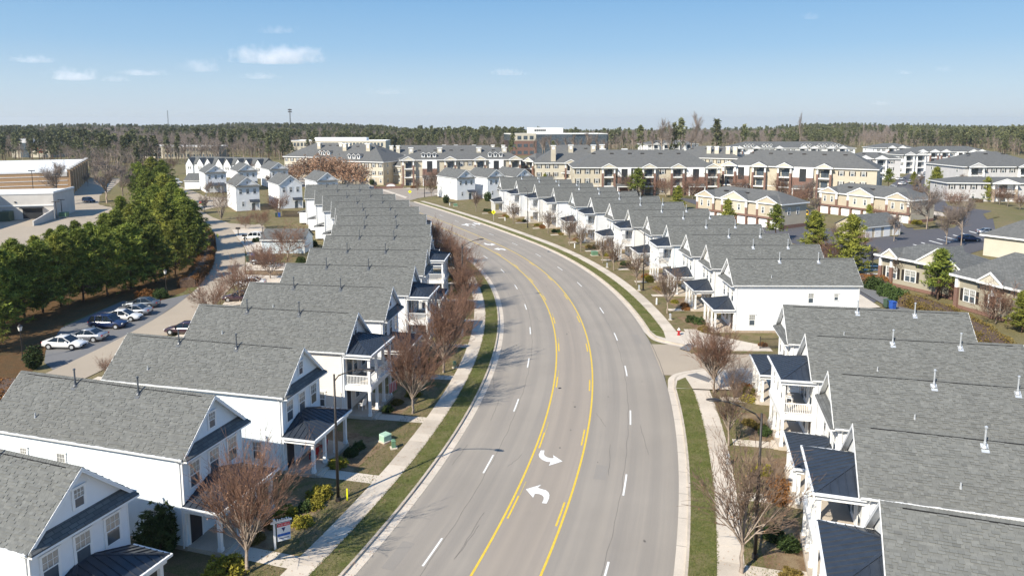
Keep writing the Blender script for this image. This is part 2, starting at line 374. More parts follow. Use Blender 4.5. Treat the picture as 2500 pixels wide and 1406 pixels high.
# terrain
SKYX = [-1500, 0, 300, 450, 600, 800, 930, 1020, 1150, 1300, 1450, 1600, 1750, 1880, 1990, 2060, 2200, 2350, 2500, 4000]
SKYY = [304, 304, 304, 306, 301, 302, 306, 316, 320, 319, 317, 315, 312, 311, 303, 301, 304, 308, 306, 306]
def terr(X, Y):
    D = math.hypot(X, Y); 
    if D < 650: return 0.
    x = 1250 + F * X / (Y * math.cos(TH)) if Y > 50 else (-1500 if X < 0 else 4000)
    x = max(-1500, min(4000, x)); ys = float(np.interp(x, SKYX, SKYY))
    t = min(1, (D - 650) / 1550); t = t * t * (3 - 2 * t)
    g = (25.5 + 2200 * (299 - ys) / F - 19) * t
    g += 2.2 * math.sin(X * .006 + 1) * math.sin(Y * .004) * t
    if D > 2300: g -= (D - 2300) * .018
    return g
mb = MB(); rings = [0, 60, 130, 250, 400, 650, 800, 950, 1100, 1300, 1500, 1700, 1900, 2100, 2300, 2700, 3300, 4300, 6000, 9000]; NA = 120
vs = []
for r in rings:
    for k in range(NA):
        a = 2 * math.pi * k / NA; X, Y = r * math.sin(a), r * math.cos(a); vs.append((X, Y, terr(X, Y) - .06))
fs = []
for i in range(len(rings) - 1):
    for k in range(NA):
        j = (k + 1) % NA; fs.append([i * NA + k, i * NA + j, (i + 1) * NA + j, (i + 1) * NA + k][::-1])
me = bpy.data.meshes.new('ground'); me.from_pydata(vs, [], fs); me.materials.append(M['ground']); me.polygons.foreach_set('use_smooth', [True] * len(fs))
obj('ground', me, kind='structure')
# road
road = band('road', cl(-100, 330), -8.3, 9.3, 0, 'road', kind='structure')
# joints between lanes
def wob(s0, s1, o, amp=.03): return [rp(s, o + amp * math.sin(s * 1.7 + o) * math.sin(s * .45)) for s in np.arange(s0, s1, .8)]
for s0, s1, o in ((-60, 130, -4.75), (-60, 150, 5.3)): band('lane_joint', wob(s0, s1, o, .06), -.012, .012, .004, 'joint', road)
band('lane_joint', wob(-17, -4, 9.35), -.03, .03, .009, 'joint', road)
# yellow lines
band('yellow_line', cl(-95, 150, 1.5), -1.98, -1.83, .006, 'ypaint', road)
band('yellow_line', cl(-95, 150, 1.5), 1.87, 2.02, .006, 'ypaint', road)
def dash(name, sa, sb, o, w, mat, z=.006): band(name, [rp(sa + (sb - sa) * k / 4, 0) for k in range(5)], o - w / 2, o + w / 2, z, mat, road)
def sof(px, py):
    X, Y = at(px, py); 
    a = math.atan2(Y - CY, X - CX)
    if a < R_(22): return a * RC
    best = min((abs(math.hypot(rp(s, 0)[0] - X, rp(s, 0)[1] - Y)), s) for s in np.arange(55, 300, 1.)); return best[1]
RD = [(1210, 571), (1263.5, 595.5), (1314.5, 623), (1364.8, 655.7), (1410, 694.4), (1461.8, 757.6), (1494.5, 821.5), (1513.5, 904.4), (1515.8, 1017), (1496.4, 1179), (1436, 1402)]
LD = [(1181, 628), (1220, 661.5), (1251.8, 700.8), (1273.8, 749.2), (1285, 807), (1279, 885), (1248, 987.6), (1177, 1130), (1036, 1342)]
for p in RD: s = sof(*p); dash('lane_dash', s - 1.52, s + 1.52, 5.5, .13, 'wpaint')
for k in range(1, 4): s = sof(*RD[0]) + 12.19 * k; dash('lane_dash', s - 1.5, s + 1.5, 5.5, .13, 'wpaint')
for p in LD: s = sof(*p); dash('lane_dash', s - 1.52, s + 1.52, -4.95, .13, 'wpaint')
for k in range(1, 6): s = sof(*LD[0]) + 12.19 * k; dash('lane_dash', s - 1.5, s + 1.5, -4.95, .13, 'wpaint')
for p in [(1236, 1234), (1312, 1073), (1350, 932), (1357.5, 847), (1350, 782), (1324, 727), (1293, 684), (1262, 650), (1216, 621)]:
    s = sof(*p); dash('yellow_dash', s - 1.5, s + 1.5, -1.62, .13, 'ypaint'); dash('worn_yellow_dash', s + 1.6, s + 3.6, -1.57, .07, 'yghost')
for p in [(1349, 1251), (1412, 1066), (1433, 940), (1430, 848), (1408, 779), (1376, 725), (1340, 680), (1298, 644)]:
    s = sof(*p); dash('yellow_dash', s - 1.5, s + 1.5, 1.66, .13, 'ypaint')
def arrow(pts, sc, x0, y0): sheet('turn_arrow', [(x0 + p[0] / sc, y0 + p[1] / sc) for p in pts], .007, 'wpaint', road)
arrow([(195, 553), (220, 553), (216, 575), (222, 590), (240, 600), (262, 606), (283, 606), (279, 585), (342, 627), (250, 656), (262, 632), (232, 628), (205, 616), (187, 600), (181, 583)], 2.778, 1250, 900)
arrow([(203, 910), (235, 912), (250, 880), (254, 855), (246, 835), (228, 822), (205, 816), (174, 806), (198, 785), (94, 816), (143, 873), (155, 846), (185, 848), (207, 858), (216, 872), (214, 888)], 2.778, 1250, 900)
arrow([(1003, 718), (1025, 718), (1040, 726), (1070, 731), (1098, 730), (1092, 721), (1152, 735), (1092, 750), (1100, 741), (1060, 742), (1025, 735)], 5, 980, 450)
arrow([(1255, 806), (1280, 803), (1262, 792), (1235, 786), (1190, 785), (1182, 776), (1130, 789), (1200, 806), (1192, 797), (1228, 796), (1246, 800)], 5, 980, 450)
arrow([(735, 497), (800, 500), (790, 508), (828, 510), (812, 492), (868, 488), (812, 484), (790, 478), (770, 490), (735, 491)], 5, 980, 450)
arrow([(868, 472), (905, 488), (925, 488), (960, 497), (958, 488), (1000, 486), (948, 474), (935, 480), (890, 470)], 5, 980, 450)
arrow([(850, 488), (895, 508), (910, 506), (868, 486)], 5, 980, 450)
sheet('manhole_cover', [(1250 + (324 + 12 * math.cos(t)) / 2.778, 900 + (131 + 4.5 * math.sin(t)) / 2.778) for t in np.linspace(0, 6.28, 14)[:-1]], .006, 'bronze', road)
# water stains and patches along the kerb
sheet('stain', [(1200 + x / 3.846, 580 + y / 3.846) for x, y in [(470, 78), (520, 85), (560, 105), (610, 125), (640, 150), (600, 150), (560, 135), (525, 140), (530, 115), (490, 95)]], .005, 'lot', road)
# left and right edges
def edge(side, s0, s1, nm):
    sg = 1 if side == 'right' else -1; e = 9.3 if sg > 0 else 8.3; P = cl(s0, s1, 1.5)
    band('gutter', P, sg * e, sg * (e + .66), .012, 'concrete', gut, kind=None)
    band('kerb', P, sg * (e + .62), sg * (e + .80), .14, 'kerb', gut, h=.2)
    band('verge', P, sg * (e + .80), sg * (e + 2.4), .125, 'grass', verge)
gut = empty('kerbs_and_gutters', kind='structure'); verge = empty('grass_verge', kind='structure'); walk = empty('sidewalk', kind='structure'); yard = empty('front_lawns', kind='structure')
edge('left', -100, 150, ''); edge('right', -100, -19.5, ''); edge('right', -1.5, 150, '')
for s in np.arange(-60, 60, 3.05):      # gutter joints
    for sg, e in ((-1, 8.3), (1, 9.3)):
        if sg > 0 and -19.5 < s < -1: continue
        band('gutter_joint', [rp(s, 0), rp(s + .03, 0)], sg * e, sg * (e + .62), .016, 'joint', gut)
# corner returns at the side alley (right)
A0 = R_(-3.8)                     # alley axis seen from the curve centre
def alley_pt(r, side): 
    d = side * 2.5; return (CX + r * math.cos(A0) - d * math.sin(A0), CY + r * math.sin(A0) + d * math.cos(A0))
for side, s in ((1, -1.5), (-1, -19.5)):
    p0 = rp(s, 9.3); p1 = rp(s - side * 3.2, 9.9); p2 = rp(s - side * 5.0, 12.); p3 = alley_pt(181.5, side); p4 = alley_pt(188, side)
    P = smooth([p0, p1, p2, p3, p4], 6); k = side
    band('gutter', P, -k * 0 , -k * .62, .013, 'concrete', gut); band('kerb', P, -k * .6, -k * .78, .14, 'kerb', gut, h=.2)
    Q = offs(P, -k * .78); 
    inner = [rp(s, 9.3 + 2.4), rp(s, 13.4), rp(s - side * .2, 16), tuple(alley_pt(188, side * 1.9))]
    poly = [tuple(q) for q in Q] + inner[::-1]
    sheet('corner_paving', poly, .128, 'concrete', walk, world=True)
sheet('grass_corner', [rp(-1.5, 10.1), rp(-3.2, 10.45), rp(-4.2, 11.4), rp(-1.5, 11.7)], .133, 'grass', verge, world=True)
sheet('grass_corner', [rp(-19.5, 10.1), rp(-17.6, 10.45), rp(-16.6, 11.4), rp(-19.5, 11.7)], .133, 'grass', verge, world=True)
for q in ([(1658, 853), (1681, 840), (1699, 845), (1682, 860)], [(1676, 918), (1700, 913), (1738, 928), (1730, 936)]): sheet('tactile_pad', q, .14, 'lot', walk)
P = [alley_pt(r, 0) for r in (174.4, 178, 183, 190, 200, 207)]
band('side_alley', P, -5.2, 5.2, .004, 'alley', kind='structure'); 
# sidewalk slabs, one object each
def slabs(sg, e, s0, s1, w=1.55, L=1.52):
    s = s0; 
    while s < s1:
        mb = MB(); a = sg * e; b = sg * (e + w)
        c = [rp(s + .012, a), rp(s + .012, b), rp(s + L - .012, b), rp(s + L - .012, a)]; dz = random.uniform(-.006, .006)
        mb.prism([(x, y, .05) for x, y in c], (0, 0, .085 + dz)); part('slab', mb, random.choice(['concrete', 'concrete', 'concrete2']), walk); s += L
slabs(-1, 10.72, -64, 128); slabs(1, 11.72, -64, -20.2); slabs(1, 11.72, -1.4, 128)
band('slab_bed', cl(-100, 150), -12.3, -10.66, .1, 'concrete2', walk); band('slab_bed', cl(-100, -19.6), 11.68, 13.3, .1, 'concrete2', walk); band('slab_bed', cl(-1.4, 150), 11.68, 13.3, .1, 'concrete2', walk)
# yards
band('lawn', cl(-100, 150), -42., -12.26, .11, 'grass2', yard); band('lawn', cl(-100, -20.5), 13.26, 45, .11, 'grass2', yard); band('lawn', cl(-9.2, 150), 13.26, 43, .105, 'grass2', yard)
def sb(s0, s1, o0, o1, z, mat, nm, par): band(nm, cl(s0, s1, 1.5), o0, o1, z, mat, par)
# rear alley (left), parking strip and grove floor
band('rear_alley', [(CX + 113 * math.cos(R_(a)), CY + 113 * math.sin(R_(a))) for a in range(-40, 19, 2)], -2.6, 2.6, .002, 'alley', kind='structure')
lane = sheet('lane', [(499, 662), (530, 612), (525, 570), (506, 548), (490, 532), (472, 510), (455, 480), (430, 462), (405, 455), (405, 447), (440, 455), (480, 470), (500, 480), (615, 487), (615, 500), (530, 506), (490, 515), (520, 531), (560, 545), (620, 549), (740, 532), (850, 540), (850, 552), (700, 556), (580, 575), (598, 608), (598, 643), (598, 680), (499, 700)], .003, 'alley', kind='structure')
park = sheet('parking_strip', [(112, 855), (108, 885), (140, 912), (229, 867), (330, 811), (424, 748), (478, 713), (430, 725), (380, 736), (300, 735), (150, 800)], .0, 'lot', kind='structure')
sheet('pine_grove_floor', [(-300, 1100), (-60, 1010), (78, 905), (105, 880), (112, 850), (160, 790), (300, 733), (390, 733), (476, 711), (499, 690), (499, 660), (530, 612), (525, 570), (490, 532), (455, 480), (410, 470), (330, 540), (200, 620), (0, 660), (-300, 720)], -.03, 'straw', kind='structure')
sheet('grass_strip', [(380, 740), (450, 712), (499, 660), (510, 668), (478, 712), (424, 746)], -.01, 'grass', kind='structure')
# left shopping centre lot
sheet('shopping_lot', [(-400, 640), (-200, 505), (-100, 478), (172, 478), (188, 455), (180, 432), (240, 434), (300, 436), (262, 470), (243, 478), (243, 500), (300, 507), (330, 545), (240, 580), (60, 640), (-300, 720)], -.02, 'alley', kind='structure')
sheet('grass_island', [(135, 497), (172, 500), (168, 514), (133, 517)], .1, 'grass2', kind='structure'); sheet('grass_island', [(180, 432), (240, 430), (246, 436), (182, 438)], .05, 'grass2', kind='structure')
sheet('grass_island', [(246, 488), (240, 498), (262, 505), (320, 507), (340, 490), (250, 470)], .1, 'grass2', kind='structure')
# cross street and far roads
cross = sheet('cross_street', [(925, 462), (1052, 463), (1100, 458), (1260, 452), (1260, 458), (1150, 474), (1062, 478), (1022, 484), (1000, 490), (940, 480), (905, 470), (860, 452), (800, 440), (640, 452), (640, 446), (800, 433), (870, 443)], .003, 'road', kind='structure')
for q in ([(862, 441), (872, 441), (905, 452), (995, 482), (990, 485), (900, 455)], [(922, 459), (1060, 460), (1060, 462), (922, 462)], [(1060, 473), (1180, 468), (1180, 470), (1062, 476)]): sheet('far_sidewalk', q, .06, 'concrete', kind='structure')
# right complex drives and lots
rl = [sheet('drive', q, z, 'sealed', kind='structure') for z, q in (
    (.0, [(1985, 620), (2000, 590), (2020, 565), (2100, 575), (2215, 562), (2330, 556), (2345, 540), (2320, 522), (2230, 505), (2150, 497), (2150, 485), (2300, 500), (2420, 515), (2430, 560), (2430, 600), (2300, 640), (2230, 610), (2110, 640), (2100, 670), (2170, 720), (2090, 760), (2060, 720), (2075, 650)]),
    (-.012, [(1640, 480), (1700, 500), (1800, 560), (1960, 600), (2080, 580), (2230, 562), (2230, 548), (1980, 560), (1990, 520), (1960, 500), (1720, 490)]),
    (-.024, [(2150, 470), (2190, 440), (2230, 418), (2310, 405), (2330, 410), (2300, 440), (2300, 480), (2320, 510), (2150, 498)]))]
sheet('rear_drive', [(2084, 702), (2104, 700), (2290, 762), (2360, 800), (2405, 840), (2520, 900), (2520, 990), (2440, 960), (2330, 830), (2200, 770)], .108, 'lot', kind='structure')
sheet('drive_apron', [(2060, 735), (2100, 720), (2150, 752), (2090, 756)], .112, 'concrete', kind='structure')
for q in ([(2205, 504), (2335, 527), (2345, 540), (2300, 553), (2215, 557), (2190, 540)], [(2400, 523), (2430, 515), (2440, 530), (2410, 537)], [(2120, 560), (2205, 568), (2190, 578), (2130, 574)]): sheet('planted_island', q, .1, 'grass2', kind='structure')
sheet('island_path', [(2245, 512), (2300, 520), (2320, 540), (2250, 534)], .11, 'concrete', kind='structure')
for k in range(9):      # parking bay lines
    x = 2228 + k * 19.5; y = 597 - k * 4.6; sheet('bay_line', [(x, y), (x + 3, y - .6), (x + 36, y + 8.4), (x + 33, y + 9)], .006, 'wpaint', rl[0])
for y in (648, 657, 667, 676): sheet('bay_line', [(2110, y), (2160, y + 1), (2160, y + 3), (2110, y + 2)], .006, 'wpaint', rl[0])
for q in ([(1500, 445), (1660, 446), (1760, 445), (1760, 452), (1640, 470), (1500, 456)],): sheet('complex_lawn', q, .02, 'grass2', kind='structure')

for q in ([(566, 562), (640, 556), (640, 622), (604, 626), (598, 606)], [(600, 642), (745, 645), (742, 662), (600, 662)], [(596, 672), (720, 676), (690, 700), (590, 706)], [(560, 722), (620, 722), (600, 745), (540, 750)]): sheet('driveway', q, .13, 'concrete', yard)
for q in ([(606, 626), (640, 624), (640, 640), (604, 641)], [(600, 663), (740, 664), (720, 675), (598, 671)]): sheet('brown_strip', q, .132, 'mulch', yard)
# asphalt repairs and stains on the road
for k, (s_, o, L_, w_) in enumerate(((-38, 3.6, 2.2, .9), (-6, 7.9, 3.5, .7), (22, -6.6, 2.6, 1.1), (61, 3.2, 3., 1.), (-52, -6.8, 3., .8))): band('asphalt_patch', [rp(s_ + L_ * t / 4, 0) for t in range(5)], o - w_ / 2, o + w_ / 2, .0045, 'patch', road)

# tar-sealed cracks, oil drips and one more cover
rc_ = random.Random(9)
for k in range(14):
    s0 = rc_.uniform(-55, 70); o0 = rc_.choice([-7.6, -6.6, -3.4, 3.4, 4.2, 7.0, 8.4]); L_ = rc_.uniform(1.5, 6); dirn = rc_.uniform(-.25, .25); band('crack', [rp(s0 + L_ * t / 8, o0 + dirn * t / 2 + rc_.uniform(-.04, .04)) for t in range(9)], -.012, .012, .0052, 'joint', road)
for k in range(26):
    s0 = rc_.uniform(-55, 60); o0 = rc_.choice([0, .3, -.4, 7.2, 3.5, -6.4, -3.2]) + rc_.uniform(-.3, .3); r_ = rc_.uniform(.03, .11); X, Y = rp(s0, o0); sheet('oil_spot', [(X + r_ * rc_.uniform(.6, 1.2) * math.cos(t), Y + 1.5 * r_ * rc_.uniform(.6, 1.2) * math.sin(t)) for t in np.linspace(0, 6.28, 9)[:-1]], .0056, 'joint', road, world=True)
# ------------------------------------------------------------------ white houses
HW, WW, EZ, RZ_, HL = 3.02, 2.72, 6.12, 9.0, 15.2      # roof half width, wall half width, eave, ridge, length
SL = (RZ_ - EZ) / HW; SLEN = math.hypot(HW, RZ_ - EZ); SA = math.atan(SL)
def siding(mb, p0, p1, z0, z1, nrm, m=0, ztop=None, lap=.17, d=.028):
    """lap siding between plan points p0 -> p1, each course leaning out at its foot; ztop(t) optional gable profile half width"""
    n = int(round((z1 - z0) / lap)); h = (z1 - z0) / n
    for k in range(n):
        a, b = z0 + k * h, z0 + (k + 1) * h; q0, q1, r0, r1 = p0, p1, p0, p1
        if ztop:
            ca = ztop(a); cb = ztop(b); mid = ((p0[0] + p1[0]) / 2, (p0[1] + p1[1]) / 2); v = ((p1[0] - p0[0]) / 2, (p1[1] - p0[1]) / 2)
            q0 = (mid[0] - v[0] * ca, mid[1] - v[1] * ca); q1 = (mid[0] + v[0] * ca, mid[1] + v[1] * ca); r0 = (mid[0] - v[0] * cb, mid[1] - v[1] * cb); r1 = (mid[0] + v[0] * cb, mid[1] + v[1] * cb)
        o = (nrm[0] * d, nrm[1] * d)
        mb.face([(q0[0] + o[0], q0[1] + o[1], a), (q1[0] + o[0], q1[1] + o[1], a), (r1[0], r1[1], b), (r0[0], r0[1], b)], m)
        mb.face([(q0[0], q0[1], a), (q1[0], q1[1], a), (q1[0] + o[0], q1[1] + o[1], a), (q0[0] + o[0], q0[1] + o[1], a)], m)
WINC = {}
def window_kit(K, x, y, z, face, w=.85, h=1.55, near=False, grid=True, parent=-1, trim=.12, pane_mat='glass', par_m=None, sill=True):
    """double hung window; local frame: +x right along wall, -y outwards"""
    key = (w, h, near, grid, trim, pane_mat)
    if key not in WINC:
        mb = MB(); t = trim; d = .05
        mb.box(-w / 2 - t, -w / 2, -d, 0, -t * .6, h + t); mb.box(w / 2, w / 2 + t, -d, 0, -t * .6, h + t); mb.box(-w / 2, w / 2, -d, 0, h, h + t); mb.box(-w / 2 - .0, w / 2, -d, 0, -t * .6, 0)
        mb.box(-w / 2 - t - .04, w / 2 + t + .04, -d - .045, -d, h + t - .03, h + t + .03)
        mb.box(-w / 2, w / 2, -.042, -.002, h * .48, h * .52)
        mb.box(-w / 2 + .0, -w / 2 + .035, -.038, -.002, 0, h * .48); mb.box(w / 2 - .035, w / 2, -.038, -.002, 0, h * .48)
        panes = []; r = .022
        if grid:
            for k in (1, 2): mb.box(-w / 2 + w * k / 3 - r / 2, -w / 2 + w * k / 3 + r / 2, -.036, -.002, h * .52, h)
            mb.box(-w / 2, w / 2, -.034, -.002, h * .76 - r / 2, h * .76 + r / 2)
        if near and grid:
            for i in range(3):
                for j in range(2): panes.append(MB().box(-w / 2 + w * i / 3 + r / 2, -w / 2 + w * (i + 1) / 3 - r / 2, -.022, -.001, h * (.52 + .24 * j) + r / 2, h * (.76 + .24 * j) - r / 2).mesh('pane', 'blind'))
            panes.append(MB().box(-w / 2 + .035, w / 2 - .035, -.022, -.001, 0, h * .48).mesh('pane', pane_mat))
        else:
            panes.append(MB().box(-w / 2, w / 2, -.022, -.001, h * .52, h).mesh('pane', 'blind')); panes.append(MB().box(-w / 2, w / 2, -.022, -.001, 0, h * .48).mesh('pane', pane_mat))
        WINC[key] = (mb.mesh('window', 'trim'), panes)
    fm, panes = WINC[key]; rot = {'front': -math.pi / 2, 'rear': math.pi / 2, 'left': math.pi, 'right': 0.}[face] if isinstance(face, str) else face
    i = K.add('window', fm, parent, T((x, y, z)) @ Rz(rot))
    for p in panes: K.add('pane', p, i)
    return i
# local house axes: x from the facade (0) to the rear (HL), y across; outward front is -x.
def face_rot(n):   # window -y axis mapped to outward normal n
    return math.atan2(n[1], n[0]) + math.pi / 2
def shingle_box(mb, M4, u0, u1, v0, v1, lift, sh):
    """one tab on a slope; v measured down the slope"""
    b = [(u0, v0, .004), (u1, v0, .004), (u1, v1, lift), (u0, v1, lift)]
    t = [(u0, v0, .010), (u1, v0, .010), (u1, v1, lift + .008), (u0, v1, lift + .008)]
    a = mb.pt(*[M4 @ Vector(q) for q in t]); c = mb.pt(*[M4 @ Vector((q[0], q[1], 0)) for q in b])
    for f in ([a[3], a[2], a[1], a[0]], [a[2], a[3], c[3], c[2]], [a[1], a[2], c[2], c[1]], [a[3], a[0], c[0], c[3]]): mb.f.append(f); mb.m.append(0); mb.sh.append(sh)
def slope_matrix(side, x0):
    """maps (u along ridge, v down slope, w out of roof) to house space; side = +1 / -1"""
    ca, sa = math.cos(SA), math.sin(SA)
    return Matrix(((1, 0, 0, x0), (0, side * ca, side * sa, 0), (0, -sa, ca, RZ_), (0, 0, 0, 1)))
RX0, RX1 = -.38, HL + .3
def shingle_field(singles):
    """returns (stuff mesh, list of (matrix, proto)) for the roof; singles: side(s) whose lowest courses are separate tabs"""
    mb = MB(); rr = random.Random(3); one = []; cap = 300 if singles else 0
    EX = .134; rows = int(SLEN / EX)
    for side in (1, -1):
        SM = slope_matrix(side, RX0)
        for k in range(rows, -1, -1):
            v1 = min(SLEN + .03, (k + 1) * EX + (SLEN - rows * EX)); v0 = max(0, v1 - EX - .03); u = -.33 * rr.random()
            while u < RX1 - RX0:
                w = rr.choice([.16, .24, .24, .32]); a, b = max(0, u), min(RX1 - RX0, u + w - .006); thick = rr.random() < .42
                sh = min(1, max(0, rr.gauss(.5, .2) + (.06 if thick else -.05)))
                if b - a > .05:
                    if side == singles and len(one) < cap and k > rows - 9 and a > 0 and u + w < RX1 - RX0: one.append((SM @ T(((a + b) / 2, (v0 + v1) / 2, 0)), w, thick, sh))
                    else: shingle_box(mb, SM, a, b, v0, v1, .046 if thick else .008, sh)
                u += w
    return mb.mesh('shingles', 'shingle', shade=True), one
PROTO = {}
def proto_tab(w, thick, q):
    key = (w, thick, q)
    if key not in PROTO:
        mb = MB(); shingle_box(mb, Matrix.Identity(4), -w / 2 + .003, w / 2 - .003, -.088, .088, .046 if thick else .008, (q + .5) / 5); PROTO[key] = mb.mesh('shingle', 'shingle', shade=True)
    return PROTO[key]
FIELD = {s: shingle_field(s) for s in (0, 1, -1)}
def metal_roof(K, x0, hw, dep, z, rise, near, side_full=0, parent=-1, top_hw=None):
    """hipped standing seam porch roof: front slope along y at x0-dep, hips on both sides, against the wall x0"""
    mb = MB(); th = hw - dep * .95
    fl, fr, bl, br = (x0 - dep, -hw, z), (x0 - dep, hw, z), (x0, -hw, z), (x0, hw, z); tl, tr = (x0, -th, z + rise), (x0, th, z + rise)
    mb.face([fl, fr, tr, tl]); mb.face([bl, fl, tl]); mb.face([fr, br, tr]); mb.face([fl, bl, br, fr])
    mb.beam(fl, tl, .16, .07); mb.beam(fr, tr, .16, .07)
    R = K.add('porch_roof', mb.mesh('porch_roof', 'metalroof'), parent)
    # seams and pans
    pans = MB(); n = int(round(2 * hw / .42)); sm = MB()
    for k in range(1, n):
        y = -hw + 2 * hw * k / n; t = min(1, (hw - abs(y)) / (hw - th)); sm.beam((x0 - dep, y, z + .02), (x0 - dep * (1 - t), y, z + .02 + rise * t), .035, .06)
    m = int(round(dep / .42))
    for s_ in (-1, 1):
        for k in range(1, m + 1):
            x = x0 - dep + dep * k / m - .02; t = min(1, (x - (x0 - dep)) / dep); sm.beam((x, s_ * hw, z + .02), (x, s_ * (hw - (hw - th) * t), z + .02 + rise * t), .035, .06)
    K.add('seam', sm.mesh('seam', 'metalroof'), R)
    if near:
        for k in range(n):
            y0 = -hw + 2 * hw * k / n + .03; y1 = -hw + 2 * hw * (k + 1) / n - .03
            q = []
            for y in (y0, y1):
                t = min(1, (hw - abs(y)) / (hw - th)); q.append((y, t))
            p = MB(); e = .008; p.face([(x0 - dep, q[0][0], z + e), (x0 - dep, q[1][0], z + e), (x0 - dep * (1 - q[1][1]), q[1][0], z + e + rise * q[1][1]), (x0 - dep * (1 - q[0][1]), q[0][0], z + e + rise * q[0][1])])
            K.add('roof_panel', p.mesh('roof_panel', 'metalroof'), R)
    g = MB(); g.box(x0 - dep - .12, x0 - dep, -hw - .1, hw + .1, z - .13, z + .01); g.box(x0 - dep, x0, -hw - .1, -hw, z - .13, z + .01); g.box(x0 - dep, x0, hw, hw + .1, z - .13, z + .01)
    K.add('gutter', g.mesh('gutter', 'trim'), R)
    b = MB(); b.box(x0 - dep + .1, x0 - dep + .35, -hw + .12, hw - .12, z - .45, z - .135)
    for s_ in (-1, 1): b.box(x0 - dep + .35, x0, s_ * (hw - .24) - .12, s_ * (hw - .24) + .12, z - .45, z - .135)
    K.add('beam', b.mesh('beam', 'trim'), R)
def column_mesh(z0, z1):
    mb = MB(); mb.box(-.11, .11, -.11, .11, z0 + .22, z1 - .14); mb.box(-.14, .14, -.14, .14, z0, z0 + .22); mb.box(-.14, .14, -.14, .14, z1 - .14, z1); return mb.mesh('column', 'trim')
C1, C2 = column_mesh(.3, 2.62), column_mesh(2.98, 5.6)
BAL = MB().box(-.022, .022, -.022, .022, 0, .72).mesh('baluster', 'trim')
def railing(K, p, q, z, near):
    mb = MB(); mb.beam((*p, z + .92), (*q, z + .92), .09, .06); mb.beam((*p, z + .14), (*q, z + .14), .06, .05)
    L = math.hypot(q[0] - p[0], q[1] - p[1]); n = int(L / .135); 
    if not near:
        for k in range(1, n): t = k / n; x = p[0] + (q[0] - p[0]) * t; y = p[1] + (q[1] - p[1]) * t; mb.box(x - .02, x + .02, y - .02, y + .02, z + .14, z + .9)
    i = K.add('railing', mb.mesh('railing', 'trim'))
    if near:
        for k in range(1, n): t = k / n; K.add('baluster', BAL, i, T((p[0] + (q[0] - p[0]) * t, p[1] + (q[1] - p[1]) * t, z + .17)))
